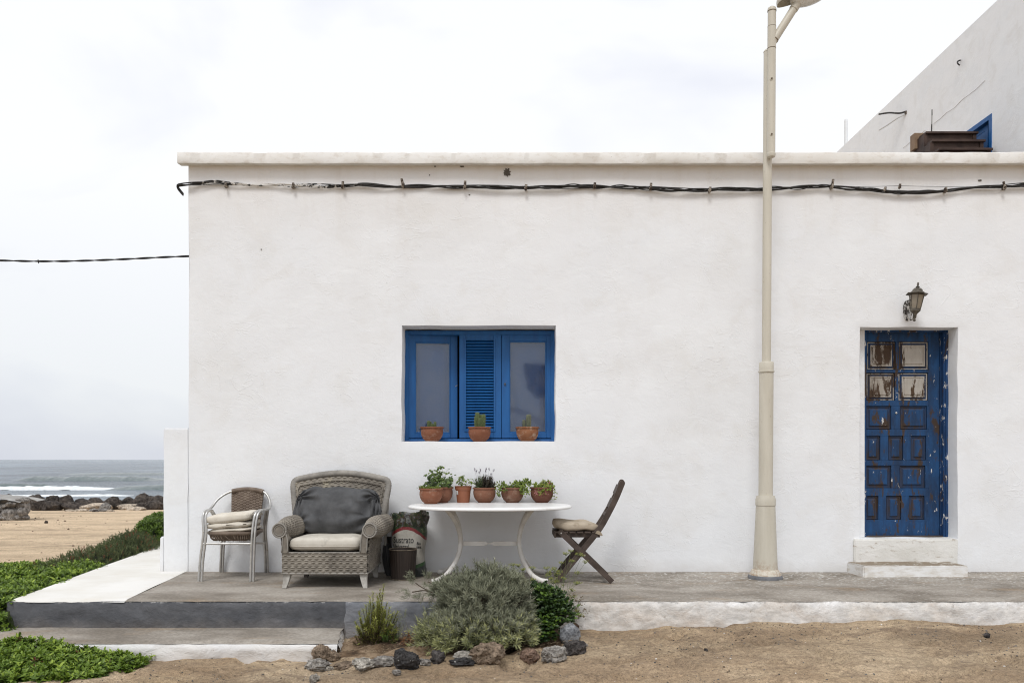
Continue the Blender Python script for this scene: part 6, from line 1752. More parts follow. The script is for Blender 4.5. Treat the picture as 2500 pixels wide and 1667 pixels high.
# =================================================================== BRIGHT GREEN GROUND COVER
def cover(name, inside, height, xr, yr, n, label, seed, leafL=(.034, .054)):
    global RNG
    RNG = np.random.default_rng(seed)
    x = RNG.uniform(*xr, n); y = RNG.uniform(*yr, n); k = inside(x, y)
    x, y = x[k], y[k]; e = height(x, y)
    gzz = zg(x, y)
    z = gzz + e
    z0 = np.maximum(z, gzz + .01)
    s = len(x)
    h = .01
    gxn = (height(x + h, y) - height(x - h, y)) / (2 * h); gyn = (height(x, y + h) - height(x, y - h)) / (2 * h)
    nrm = unit(np.stack([-np.clip(gxn, -2, 2), -np.clip(gyn, -2, 2), np.ones(s)], 1))
    low = RNG.random(s) ** 1.5 * .06
    B = np.stack([x, y, z0], 1) - nrm * (low + .02)[:, None]
    Dv = unit(nrm * .9 + np.array([0, -.1, .5]) + RNG.normal(0, .33, (s, 3)))
    P, D, N, T, I = shoots(B, Dv, RNG.uniform(.03, .055, s), 9, 88, 30, .35)
    L = RNG.uniform(*leafL, len(P)) * (1.08 - .45 * T) * np.clip(1 + .28 * RNG.normal(0, 1, s), .55, 1.6)[I]; 
    patch = .5 + .5 * fbm(x, y, 1, 1.6, 3)
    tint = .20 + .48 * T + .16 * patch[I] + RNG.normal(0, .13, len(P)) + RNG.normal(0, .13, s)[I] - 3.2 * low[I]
    red = RNG.random(s) < .012; tint = np.where(red[I], 1.0, np.clip(tint, 0, .96))
    # base mat under the leaves
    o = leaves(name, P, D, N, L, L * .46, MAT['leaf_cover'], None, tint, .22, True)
    tag(o, label, kind='stuff')
    return o
def mound(name, inside_pts, height, nx_, ny_, xr, yr, label):
    m = MB()
    def f(u, v):
        x = xr[0] + (xr[1] - xr[0]) * u; y = yr[0] + (yr[1] - yr[0]) * v
        hh = float(height(np.array([x]), np.array([y]))[0])
        return (x, y, float(zg(x, y)) + hh - .065 if hh > .02 else float(zg(x, y)) - .08)
    m.grid(f, nx_, ny_)
    return tag(m.build(name, MAT['stem_dark'], smooth=0), label, kind='stuff')
MAT['stem_dark'] = M2('cover_stems', (0.018, 0.026, 0.008), (0.045, 0.060, 0.018), 24, 0.9, bump=1, bscale=60, bdist=.02)
# A: left of the path, spilling over its edge
def xlv(y): return -4.0 - 0.145 * (y + 1.67)
def hA(x, y):
    edge = xlv(y) + .05 + .05 * vnoise(x, y, 3, 3)
    w = np.where(y < -1.68, 1.0, np.clip((edge + .05 - x) / .10, 0, 1) ** .6)
    h = .36 + .055 * fbm(x, y, 2, 2.2, 3) + .02 * (y + 1)
    back = np.clip((0.75 + .25 * vnoise(x, 0, 5, .9) + (-4.3 - x) * .25 - y) / .3, 0, 1) ** .5
    frontw = np.clip((y + 1.90 + .05 * (x + 4.0)) / .22, 0, 1) ** .7
    right = np.where(y < -1.68, np.clip((-3.995 + .13 * np.clip((-1.69 - y) / .05, 0, 1) - x) / .10, 0, 1), 1)
    return np.where(w * back * frontw * right > .02, h * np.minimum.reduce([w, back, frontw, right]), 0)
cover('ground_cover', lambda x, y: hA(x, y) > .05, hA, (-6.6, -3.75), (-2.5, 1.7), 12500, 'dense bright green leafy ground cover left of the white path', 21)
mound('ground_cover_stems', None, lambda x, y: hA(x, y), 130, 150, (-6.7, -3.75), (-2.5, 1.8), 'dark stems under the green ground cover left of the path')
# B: in front of the low step
def hB(x, y):
    topy = -2.215 - .02 * vnoise(x, 0, 8, 2.5)
    bottom = -2.66 - .14 * np.clip((x + 3.5) / .6, 0, 1) + .07 * vnoise(x, 4, 8, 3.2)
    w = np.minimum.reduce([np.clip((topy - y) / .05, 0, 1), np.clip((y - bottom) / .16, 0, 1), np.clip((-2.56 + .05 * vnoise(y, 1, 2, 5) - x) / .22, 0, 1)]) ** .5
    h = np.interp(x, [-5, -3.75, -3.3, -3.12, -3.0, -2.85, -2.6], [.19, .16, .15, .115, .065, .055, .04]) + .030 * fbm(x, y, 6, 4.0, 3)
    bump = .050 * np.exp(-(((x + 3.26) / .07) ** 2 + ((y + 2.28) / .08) ** 2)) + .035 * np.exp(-(((x + 3.58) / .10) ** 2 + ((y + 2.28) / .08) ** 2))
    h = h * (.30 + .70 * np.clip((y + 2.75) / .45, 0, 1)) + bump
    return np.where(w > .02, h * w, 0)
cover('ground_cover', lambda x, y: hB(x, y) > .02, hB, (-4.2, -2.5), (-3.0, -2.2), 5200, 'bright green leafy ground cover creeping in front of the low step', 22, (.030, .048))
mound('ground_cover_stems', None, lambda x, y: np.maximum(hB(x, y), 0), 110, 60, (-4.3, -2.5), (-3.0, -2.19), 'dark stems under the green ground cover in front of the step')

# =================================================================== HEDGE ALONG THE PATH
RNG = np.random.default_rng(31)
hd = []
for i in range(18):
    y = -.25 + i * .22; x = xl(y) - .30 - .10 * float(vnoise(i * .7, 0)) - (.12 if i < 6 else 0)
    zt = float(np.interp(y, [-.3, .1, 1.1, 2.3, 6], [-.12, -.06, .05, .09, .02])) + .035 * float(vnoise(i * .9, 3))
    hd.append((x, y, zt - .33, .38, .32, .36))
hedge = thing('hedge', 'low dark green hedge with reddish tips along the white path', 'hedge', (xl(1.2) - .35, 1.2, -.4))
P, D, r_ = on_blobs(hd, 9000, .22, .9, -.40)
P_, D_, N_, T_, I_ = shoots(P, unit(D + RNG.normal(0, .22, D.shape)), RNG.uniform(.05, .11, len(P)), 13, 60, 22, .25)
tn = .22 + .45 * T_ + RNG.normal(0, .12, len(P_)) + .15 * fbm(P_[:, 0], P_[:, 1], P_[:, 2], 1.5, 2)
rd = RNG.random(len(P)) < .07
tn = np.where(rd[I_] & (T_ > .5), .97, np.clip(tn, 0, .84))
leaves('foliage', P_, D_, N_, .026, .0085, MAT['leaf_hedge'], hedge, tn, .1)
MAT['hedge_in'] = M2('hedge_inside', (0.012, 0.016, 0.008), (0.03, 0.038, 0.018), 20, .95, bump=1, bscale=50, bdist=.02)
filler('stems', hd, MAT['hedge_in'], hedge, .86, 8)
# brighter shrub where the hedge meets the house
sh = thing('shrub', 'green shrub at the far end of the hedge beside the low side wall', 'shrub', (-4.9, 3.3, -.4))
RNG = np.random.default_rng(32)
sb = [(-4.84, 3.0, -.07, .28, .30, .34), (-4.98, 3.5, -.04, .32, .35, .34), (-5.2, 4.1, -.1, .4, .4, .36)]
P, D, r_ = on_blobs(sb, 3000, .25, .6)
P_, D_, N_, T_, I_ = shoots(P, D, .07, 9, 70, 30, .3)
leaves('foliage', P_, D_, N_, .04, .017, MAT['leaf_cover'], sh, np.clip(.05 + .42 * T_ + RNG.normal(0, .12, len(P_)), 0, .8), .15)
filler('stems', sb, MAT['hedge_in'], sh, .84, 8)

# =================================================================== FLOWER BED PLANTS
RNG = np.random.default_rng(41)
cb = thing('curry_bush', 'large grey green bush with needle leaves spilling over the terrace edge', 'bush', (-.20, -2.0, -.27))
blobs = [(-.20, -1.98, .015, .27, .30, .215), (-.07, -1.98, -.02, .19, .25, .20), (-.36, -1.98, -.03, .16, .22, .20), (-.49, -2.14, -.20, .17, .18, .12),
         (-.30, -2.20, -.17, .24, .20, .15), (-.08, -2.20, -.17, .20, .20, .15), (.02, -2.10, -.15, .12, .2, .14), (-.47, -1.90, .08, .10, .10, .05)]
P, D, r_ = on_blobs(blobs, 4300, .38, .75, -.31)
stray = RNG.random(len(P)) < .10
P = P + D * np.where(stray, RNG.uniform(.02, .075, len(P)), 0)[:, None]
P = P + .022 * np.stack([fbm(P[:, 0], P[:, 1], P[:, 2] + 5 * q, 6, 2) for q in range(3)], 1)
keepg = fbm(P[:, 0], P[:, 1], P[:, 2] + 9, 5.0, 2) > -.80
P, D, r_ = P[keepg], D[keepg], r_[keepg]
ylw = np.clip((-.06 - P[:, 2]) / .12, 0, 1)
P_, D_, N_, T_, I_ = shoots(P, unit(D + RNG.normal(0, .25, D.shape)), RNG.uniform(.055, .095, len(P)), 20, 62, 20, .22)
r3 = fbm(P_[:, 0], P_[:, 1], P_[:, 2], 3.2, 3)
tn = .16 + .50 * T_ * r_[I_] + .16 * r3 + RNG.normal(0, .12, len(P_))
sel = RNG.random(len(P_)) < ylw[I_] * .8
ln = RNG.uniform(.030, .056, len(P_))
leaves('foliage', P_[~sel], D_[~sel], N_[~sel], ln[~sel], .0056, MAT['leaf_curry'], cb, tn[~sel], .12)
o = leaves('foliage', P_[sel], D_[sel], N_[sel], ln[sel], .0058, MAT['leaf_curry_yellow'], cb, tn[sel] + .1, .12); o['label'] = 'yellower needle leaves low on the bush'
sticks('twigs', P - D * .08, P + D * .07, .0016, MAT['twig'], cb)
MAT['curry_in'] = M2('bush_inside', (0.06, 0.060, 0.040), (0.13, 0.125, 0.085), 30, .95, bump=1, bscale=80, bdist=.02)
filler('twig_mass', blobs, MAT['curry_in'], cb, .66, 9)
# trailing branch lying out over the terrace edge, left
n_tail = 2
A0 = [(-.50, -1.86, .09), (-.60, -1.80, .085), (-.68, -1.78, .10), (-.78, -1.76, .085)]
m = MB(); m.tube(crv(A0, 6), .005, 6); m.tube(crv([(-.62, -1.80, .09), (-.70, -1.74, .115), (-.76, -1.70, .145)], 6), .004, 6)
m.tube(crv([(-.55, -1.83, .09), (-.60, -1.76, .14), (-.66, -1.73, .16)], 6), .004, 6); m.build('branch', MAT['twig'], cb, smooth=0)
Bt = []; Dt = []
for c, d, n in [((-.78, -1.76, .085), (-1, 0, .1), 7), ((-.76, -1.70, .145), (-.6, 0, .8), 7), ((-.66, -1.73, .155), (-.4, 0, .9), 7), ((-.60, -1.80, .09), (-.5, -.2, -.6), 8), ((-.70, -1.78, .09), (-.4, -.1, -.8), 6), ((-.54, -1.84, .10), (-.3, -.2, .9), 10), ((-.50, -1.87, .08), (-.4, -.5, .2), 10)]:
    for q in range(int(n * 1.4)):
        Bt.append(np.array(c) + RNG.normal(0, .022, 3)); Dt.append(unit(np.array(d, float)) + RNG.normal(0, .32, 3))
P_, D_, N_, T_, I_ = shoots(np.array(Bt), np.array(Dt), .06, 22, 80, 25, .25)
leaves('foliage', P_, D_, N_, RNG.uniform(.03, .045, len(P_)), .0034, MAT['leaf_curry'], cb, .25 + .4 * T_ + RNG.normal(0, .1, len(P_)), .12)

# rosemary like upright shrub
RNG = np.random.default_rng(42)
rb = thing('rosemary', 'upright feathery green shrub with tall tips and brown base left in the bed', 'shrub', (-1.03, -1.97, -.30))
def pxp(px, py, y): d = 8.16 + y; return np.array(((px - 1250) * d / 2000, y, 1.12 + (1121 - py) * d / 2000))
tips = [(938, 1425, 0), (929, 1438, 0), (911, 1446, 0), (903, 1455, 0), (921, 1452, 0), (893, 1476, 0), (945, 1470, 0), (951, 1483, 0), (960, 1496, 0), (971, 1492, 0), (877, 1492, 0), (886, 1486, 0), (880, 1508, 0), (868, 1518, 0), (873, 1530, 0), (957, 1505, 0), (965, 1510, 0), (942, 1500, 0), (934, 1480, 0), (898, 1498, 0), (915, 1490, 0), (925, 1475, 0)]
A_, B_, Lp, Ld, Ln, Lt = [], [], [], [], [], []
for i, (px, py, _) in enumerate(tips * 5):
    y = -1.99 + RNG.normal(0, .05); px_ = px + (RNG.normal(0, 6) if i >= len(tips) else 0); py_ = py + (RNG.uniform(10, 70) if i >= len(tips) else 0)
    tip = pxp(px_, py_, y); b = np.array((-1.055 + RNG.normal(0, .025), -1.98 + RNG.normal(0, .02), -.29))
    mid = (tip * .45 + b * .55) + np.array(((tip[0] - b[0]) * .18, 0, 0))
    path = crv([tuple(b), tuple(mid), tuple(tip)], 6)
    for p, q in zip(path[:-1], path[1:]): A_.append(tuple(p)); B_.append(tuple(q))
    n = 95
    for k in range(n):
        t = .18 + .82 * k / n; f = t * (len(path) - 1); j = min(int(f), len(path) - 2); p = path[j].lerp(path[j + 1], f - j); d = (path[j + 1] - path[j]).normalized()
        a = k * 2.4 + i; e = d.orthogonal().normalized(); g_ = d.cross(e)
        dr = d * .75 + (e * math.cos(a) + g_ * math.sin(a)) * .75
        Lp.append(tuple(p)); Ld.append(tuple(dr)); Ln.append(tuple(d)); Lt.append(t)
Lp, Ld, Ln, Lt = map(np.array, (Lp, Ld, Ln, Lt)); Ld = Ld + RNG.normal(0, .12, Ld.shape)
lf = Lp[:, 2] > (-.17 + .06 * RNG.normal(0, 1, len(Lp)))
leaves('foliage', Lp[lf], Ld[lf], Ln[lf], .030, .0058, MAT['leaf_rosemary'], rb, .25 + .45 * Lt[lf] + RNG.normal(0, .16, lf.sum()))
o = leaves('foliage', Lp[~lf], Ld[~lf], Ln[~lf], .022, .0034, MAT['leaf_dry'], rb, RNG.random((~lf).sum())); o['label'] = 'dry brown needles at the base'
sticks('stems', A_, B_, .0022, MAT['twig'], rb, r1=.0018)
# silver seedling and fresh green tuft beside it
RNG = np.random.default_rng(43)
sp_ = thing('silver_plant', 'small silvery plant between the upright shrub and the big bush', 'plant', (-.88, -1.93, -.29))
B_, D__ = [], []
for q in range(46):
    t = RNG.random(); c = pxp(958 + RNG.uniform(-12, 34) * t, 1588 - 80 * t, -1.93 + RNG.normal(0, .04)); B_.append(c); D__.append((.35 + RNG.normal(0, .3), RNG.normal(0, .3), 1))
P_, D_, N_, T_, I_ = shoots(np.array(B_), np.array(D__), .07, 14, 60, 20, .2)
leaves('foliage', P_, D_, N_, .028, .0034, MAT['leaf_curry'], sp_, .2 + .5 * T_ + RNG.normal(0, .1, len(P_)))
sticks('stems', np.array(B_) * 0 + np.array((-.88, -1.94, -.29)), B_, .0014, MAT['stem_green'], sp_)
gt = thing('green_tuft', 'fresh green tuft of needles at the foot of the upright shrub', 'plant', (-.93, -1.99, -.30))
B_ = np.array([pxp(945 + RNG.uniform(-16, 22), 1588 - RNG.uniform(-2, 40), -2.0 + RNG.normal(0, .03)) for _ in range(70)])
P_, D_, N_, T_, I_ = shoots(B_, RNG.normal(0, .35, (70, 3)) + np.array((0, -.1, 1)), .045, 14, 60, 20, .2)
leaves('foliage', P_, D_, N_, .017, .003, MAT['leaf_parsley'], gt, .5 + .4 * T_ + RNG.normal(0, .1, len(P_)))
# tiny yellow flowers
yf = thing('yellow_flowers', 'tiny yellow flowers on thin stems left of the big bush', 'flower', (-.78, -1.95, -.29))
A_, B_ = [], []; Fp = []
for px, py in [(989, 1541), (992, 1546), (997, 1542), (999, 1549), (981, 1547), (979, 1552), (1001, 1540)]:
    p = pxp(px, py, -1.95); b = pxp(986, 1585, -1.95); A_.append(b); B_.append(p); Fp.append(p)
sticks('stems', A_, B_, .0011, MAT['stem_green'], yf)
Fp = np.repeat(np.array(Fp), 7, 0); a = np.tile(np.arange(7) * 2 * pi / 7, 7)
leaves('petals', Fp, np.stack([np.cos(a), np.sin(a) * .5 - .3, .4 + 0 * a], 1), np.tile(np.array((0, -.3, 1.)), (49, 1)), .009, .005, MAT['flower_yellow'], yf)
# dried reddish plant
RNG = np.random.default_rng(44)
dp = thing('dried_plant', 'withered reddish brown leaves beside the black stone', 'plant', (-.77, -2.08, -.29))
B_ = np.array([pxp(1000 + RNG.normal(0, 11), 1572 + RNG.normal(0, 12), -2.06 + RNG.normal(0, .04)) for _ in range(150)]); B_[:, 2] = np.maximum(B_[:, 2], -.28)
leaves('foliage', B_, RNG.normal(0, 1, (150, 3)) + np.array((0, 0, .2)), np.tile(np.array((0, -.5, 1.)), (150, 1)), RNG.uniform(.018, .042, 150), RNG.uniform(.007, .016, 150), MAT['leaf_red'], dp, bend=.3, wide=True)
A_ = np.array([pxp(1002 + RNG.normal(0, 8), 1590, -2.06) for _ in range(24)]); Bq = np.array([pxp(1003 + RNG.normal(0, 20), 1535 + RNG.uniform(-25, 40), -2.04) for _ in range(24)])
sticks('dry_stems', A_, Bq, .0012, MAT['twig'], dp)
# parsley like dark green clump
RNG = np.random.default_rng(45)
pc = thing('leafy_clump', 'dark green lobed leafy plant at the right end of the big bush', 'plant', (.28, -1.93, -.27))
pb = [(.27, -1.92, -.02, .13, .15, .17), (.34, -1.93, -.07, .13, .15, .14), (.23, -2.0, -.15, .12, .15, .11), (.19, -2.08, -.21, .09, .12, .07), (.20, -1.86, .10, .08, .1, .07)]
P, D, r_ = on_blobs(pb, 900, .42, .35, -.28)
P = P + D * (RNG.random(len(P)) < .18)[:, None] * RNG.uniform(.01, .05, (len(P), 1)) + .02 * np.stack([fbm(P[:, 0], P[:, 1], P[:, 2] + 5 * q, 7, 2) for q in range(3)], 1)
lob = []
for q, a in enumerate((-1.25, -.62, 0, .62, 1.25)):
    S = unit(np.cross(D, np.array((0, 0, 1.)) + RNG.normal(0, .2, D.shape)))
    lob.append((P, D * math.cos(a) + S * math.sin(a) + np.array((0, -.15, 0.0))))
Pl = np.concatenate([l[0] for l in lob]); Dl = np.concatenate([l[1] for l in lob]); Nl = np.concatenate([unit(D + np.array((0, -.5, .8)))] * 5)
base_t = np.where(RNG.random(len(P)) < .25, .85, .42) + RNG.normal(0, .12, len(P)) + (P[:, 2] < -.02) * (P[:, 2] > -.14) * .12
leaves('foliage', Pl, Dl, Nl, RNG.uniform(.022, .042, len(Pl)), RNG.uniform(.014, .024, len(Pl)), MAT['leaf_parsley'], pc, np.tile(base_t, 5), .2, True)
filler('stems', pb, MAT['hedge_in'], pc, .55, 8)
# flowering umbels on wiry stems
RNG = np.random.default_rng(46)
um = thing('umbel_plant', 'wiry plant with yellow green flower umbels behind the lobed leaves', 'plant', (.33, -1.88, -.27))
us = [(1253, 1378), (1266, 1380), (1276, 1390), (1301, 1386), (1335, 1387), (1341, 1397), (1333, 1405), (1343, 1402), (1353, 1387), (1354, 1391), (1394, 1345), (1396, 1370), (1413, 1352), (1421, 1356), (1429, 1372), (1410, 1398), (1361, 1402), (1376, 1412), (1355, 1418), (1352, 1422), (1407, 1424), (1409, 1422), (1371, 1374), (1397, 1440), (1399, 1455), (1410, 1491), (1418, 1502), (1299, 1414), (1345, 1413), (1382, 1352), (1364, 1395), (1374, 1444)]
A_, B_, Fp, Fs = [], [], [], []
root = [(.30, -1.9, -.20), (.34, -1.9, -.22), (.38, -1.9, -.2)]
for i, (px, py) in enumerate(us):
    tip = Vector(pxp(px, py, -1.80 + RNG.normal(0, .04))); b = Vector(root[i % 3]) + Vector((RNG.normal(0, .02), 0, RNG.uniform(0, .15)))
    if px < 1310: b = Vector((.12, -1.85, .05))
    mid = b.lerp(tip, .6) + Vector(((tip.x - b.x) * -.12 + RNG.normal(0, .008), 0, .02))
    pth = crv([b, mid, tip], 5)
    for p, q in zip(pth[:-1], pth[1:]): A_.append(tuple(p)); B_.append(tuple(q))
    big = 1.0 if i % 3 else 1.5
    for r in range(14):
        a = RNG.uniform(0, 6.28); R_ = RNG.random() ** .5 * .026 * big; e = tip + Vector((R_ * math.cos(a), R_ * math.sin(a), .010 - R_ * .25 + RNG.normal(0, .002)))
        A_.append(tuple(tip - Vector((0, 0, .012)))); B_.append(tuple(e))
        for w in range(5): Fp.append(tuple(e + Vector(RNG.normal(0, .0032, 3))))
    if i % 4 == 0:   # side twigs
        for w in range(3):
            p = pth[3 + w]; q = p + Vector((RNG.normal(0, .03), RNG.normal(0, .02), .03 + .02 * RNG.random())); A_.append(tuple(p)); B_.append(tuple(q))
            for z_ in range(8): Fp.append(tuple(q + Vector(RNG.normal(0, .006, 3))))
sticks('stems', A_, B_, .0014, MAT['stem_green'], um, r1=.0010)
Fp = np.array(Fp); nF = len(Fp)
leaves('flowers', Fp, RNG.normal(0, 1, (nF, 3)) + np.array((0, 0, .5)), np.tile(np.array((0, -1., .6)), (nF, 1)), RNG.uniform(.004, .008, nF), .0035, MAT['leaf_fennel'], um, bend=.2)
# weeds at the curb
for i, (px, py, y, n, lb) in enumerate([(1395, 1460, -1.74, 40, 'thin dry weed leaning on the white terrace edge right of the leafy clump')]):
    w_ = thing('weed', lb, 'plant', tuple(pxp(px, 1530, y)))
    A_ = np.array([pxp(px + RNG.normal(0, 4), 1520 + RNG.normal(0, 6), y) for _ in range(n)]); Bq = np.array([pxp(px + RNG.normal(8, 14), 1470 + RNG.uniform(-20, 45), y + RNG.normal(0, .02)) for _ in range(n)])
    sticks('stems', A_, Bq, .0010, MAT['stem_green'], w_)
    k = np.repeat(Bq, 6, 0) + RNG.normal(0, .008, (n * 6, 3)); leaves('foliage', k, RNG.normal(0, 1, (n * 6, 3)), np.tile(np.array((0, -1., .6)), (n * 6, 1)), .012, .007, MAT['leaf_dry'], w_)

# border rocks (px centre, px bottom, half width px, half height px)
RK = [
 (884, 1637, 25, 12, 'rock_lightgrey', 'rough light grey stone, second from the left in the front row of the bed edging', 1.2),
 (843, 1634, 26, 7, 'rock_brown', 'flat sandy slab half buried left of the rough light grey stone', 1.3),
 (934, 1630, 27, 12, 'rock_grey', 'two humped grey brown stone just left of the black pointed stone', 0.8),
 (991, 1637, 30, 22, 'rock_black', 'black pointed stone with white specks in the bed edging', 0.8),
 (1037, 1626, 14, 8, 'rock_grey', 'small grey stone between the black pointed stone and the next dark one', 1.0),
 (1068, 1624, 17, 15, 'rock_dark', 'dark stone standing right of the small grey one', 0.7),
 (1127, 1628, 27, 8, 'rock_black', 'flat black stone lying under a light grey one', 0.8),
 (1191, 1624, 36, 24, 'rock_brown', 'largest brown grey stone in the middle of the bed edging', 0.8),
 (1295, 1624, 23, 16, 'rock_red', 'rounded reddish brown stone in the bed edging', 0.9),
 (1353, 1618, 28, 20, 'rock_grey', 'big rounded grey stone right of the reddish brown one', 0.9),
 (1391, 1576, 23, 23, 'rock_blue', 'smooth bluish grey pointed stone at the right corner of the bed', 0.8),
 (1402, 1602, 25, 18, 'rock_dark', 'dark rough stone in front of the bluish grey pointed one', 0.8),
 (1421, 1586, 11, 9, 'rock_grey', 'small stone tucked right of the bluish grey pointed one', 0.9),
 (1402, 1532, 17, 14, 'rock_brown', 'brown flat stone at the foot of the terrace right of the leafy clump', 0.8),
 (1406, 1538, 13, 9, 'rock_red', 'small round brown stone under the flat brown one by the terrace', 0.9),
 (967, 1651, 10, 6, 'rock_grey', 'little grey stone alone on the sand below the black pointed one', 0.9),
 (783, 1616, 21, 20, 'rock_brown', 'upright brown stone at the end of the white step', 0.8),
 (812, 1602, 15, 12, 'rock_brown', 'brown stone leaning between the step end and the soil', 0.8),
 (776, 1642, 28, 13, 'rock_grey', 'folded dark grey lava stone leftmost in the bed edging', 0.8),
 (767, 1668, 11, 9, 'rock_lightgrey', 'small pointed grey stone on the sand at the very bottom left of the bed', 0.9),
 (803, 1638, 9, 5, 'rock_lightgrey', 'small pale stone right of the folded lava stone', 0.9),
 (2411, 1559, 7, 6, 'rock_dark', 'dark pointed pebble on the sand at the right', 0.9),
 (1724, 1592, 4, 4, 'rock_dark', 'tiny black pebble on the sand below the lamp post', 0.9),
]
for i, (px, pb_, hw, hh, mt, lb, asp) in enumerate(RK):
    # solve distance where the base touches the ground
    d = 6.0
    for _ in range(12):
        x = (px - 1250) * d / 2000; d = .5 * d + .5 * (1.12 - gz(x, d - 8.16)) * 2000 / (pb_ - 1121 - 2)
    if px < 830: d = min(d, 5.86)
    k = d / 2000; x = (px - 1250) * k; y = d - 8.16 + hw * k * .5
    rock('stone', (x, y, gz(x, y) - hh * k * .10), hw * k * 1.14, hw * k * asp * .9, hh * k * 1.2, MAT[mt], lb, 'stone', 'stones edging the planting bed' if 700 < px < 1430 else None, 700 + i * 3, 4, 12, 0.20 if 'blue' not in mt else .09, rot=(i % 5 - 2) * .06 * (asp > .85), sink=0.08)
d = 5.66; x, y, z = P2(1130, 1613, d)
rock('stone', (x, y + .03, z - .0), 25 * d / 2000, 22 * d / 2000, 12 * d / 2000, MAT['rock_lightgrey'], 'light grey stone resting on the flat black one', 'stone', 'stones edging the planting bed', 999, 4, 12, .13, sink=.05)

# =================================================================== POTTED PLANTS
def bowl_pot(o, c, r, h, mat, rimk=1.0):
    x, y, z = c
    prof = [(r * .52, z), (r * .53, z + h * .03), (r * .55, z + h * .05), (r * .74, z + h * .18), (r * .88, z + h * .38), (r * .935, z + h * .58), (r * .93, z + h * .76), (r * .90, z + h * .86), (r * .905, z + h * .875), (r * .985, z + h * .905), (r * 1.0, z + h * .95), (r * .985, z + h * .992), (r * .945, z + h), (r * .90, z + h * .985), (r * .87, z + h * .90), (r * .86, z + h * .84)]
    m = MB(); m.lathe(prof, (x, y, 0), 48); m.build('pot', mat, o, smooth=40)
    m = MB(); m.grid(lambda u, v: (x + r * .87 * v * math.cos(2 * pi * u), y + r * .87 * v * math.sin(2 * pi * u), z + h * .86 + .004 * mn.noise(Vector((v * 4, u * 9, x)))), 30, 6, closed_u=True); m.build('soil', MAT['soil'], o, smooth=0)
def tz(px, py_base, y): d = 8.16 + y; return ((px - 1250) * d / 2000, y, TZ)
SZ = 1.298
cacts = [(1054.7, 'terra_a', [(-.034, 0, .085, .014), (-.017, .01, .078, .0115), (.0, -.01, .052, .011), (.018, -.008, .056, .0115), (.031, .008, .074, .012)], 'clay pot with five short green cactus stems, leftmost on the window sill'),
         (1170.8, 'terra_a', [(-.022, .004, .172, .021), (-.036, -.006, .130, .016), (.006, -.014, .112, .019), (.008, .014, .150, .017), (.038, 0, .152, .021), (-.008, -.004, .08, .013)], 'clay pot with tall clustered green cactus in the middle of the window sill'),
         (1287.5, 'terra_flake', [(.012, 0, .150, .0245), (-.034, -.004, .094, .0155)], 'flaking brown pot with thick grey green cactus at the right of the sill')]
for px, mt, cs_, lb in cacts:
    y = .115; d = 8.16 + y; x = (px - 1250) * d / 2000
    o = thing('potted_cactus', lb, 'potted plant', (x, y, SZ + .002), 'potted cacti on the window sill')
    bowl_pot(o, (x, y, SZ + .002), .1195, .147, MAT[mt])
    cm = MAT.get('cactus_' + ('g' if px < 1280 else 'b'))
    if cm is None:
        t = NT('cactus_skin'); c = t.ramp(t.noise(30, 4), [(.3, (.055, .085, .03) if px < 1280 else (.085, .10, .065)), (.7, (.105, .14, .05) if px < 1280 else (.15, .165, .11))]); t.col(c).set(.6, 0, .4); t.bump(t.noise(120, 3), .3, .002); cm = t.m; MAT['cactus_' + ('g' if px < 1280 else 'b')] = cm
    for (ox, oy, hh, rr) in cs_:
        m = MB(); nr = 9
        def cf(u, v):
            a = 2 * pi * u; q = 1 - .24 * (0.5 - .5 * math.cos(nr * a)); 
            pr = (.80 + .32 * math.sin(min(1, v * 1.15) * pi * .62)) * (1 if v < .80 else math.sqrt(max(0, 1 - ((v - .80) / .2) ** 2)))
            return (x + ox + rr * q * pr * math.cos(a), y + oy + rr * q * pr * math.sin(a), SZ + .118 + (hh + .01) * (v if v < .8 else .8 + .2 * math.sin((v - .8) / .2 * pi / 2)) )
        m.grid(cf, 72, 18, closed_u=True); m.build('cactus_stem', cm, o, smooth=0)
        A_, B_ = [], []
        for e in range(nr):
            a = 2 * pi * e / nr
            for k in range(int(hh / .012)):
                v = (k + .5) / int(hh / .012); c = np.array(cf(e / nr, v * .97)); 
                for w in range(2): A_.append(c); B_.append(c + np.array((math.cos(a), math.sin(a), .3)) * .006 + RNG.normal(0, .003, 3))
        sticks('spines', A_, B_, .0005, MAT['strap'], o)
# leaves in bowls
def flatdisc(P, n=None): pass
POT = {}
def newpot(px, y, lb, mt, r=.1165, h=.150, kind='bowl'):
    d = 8.16 + y; x = (px - 1250) * d / 2000
    o = thing('potted_plant', lb, 'potted plant', (x, y, TZ + .0005), 'potted plants in a row on the garden table')
    if kind == 'bowl': bowl_pot(o, (x, y, TZ + .0005), r, h, MAT[mt])
    return o, x, y
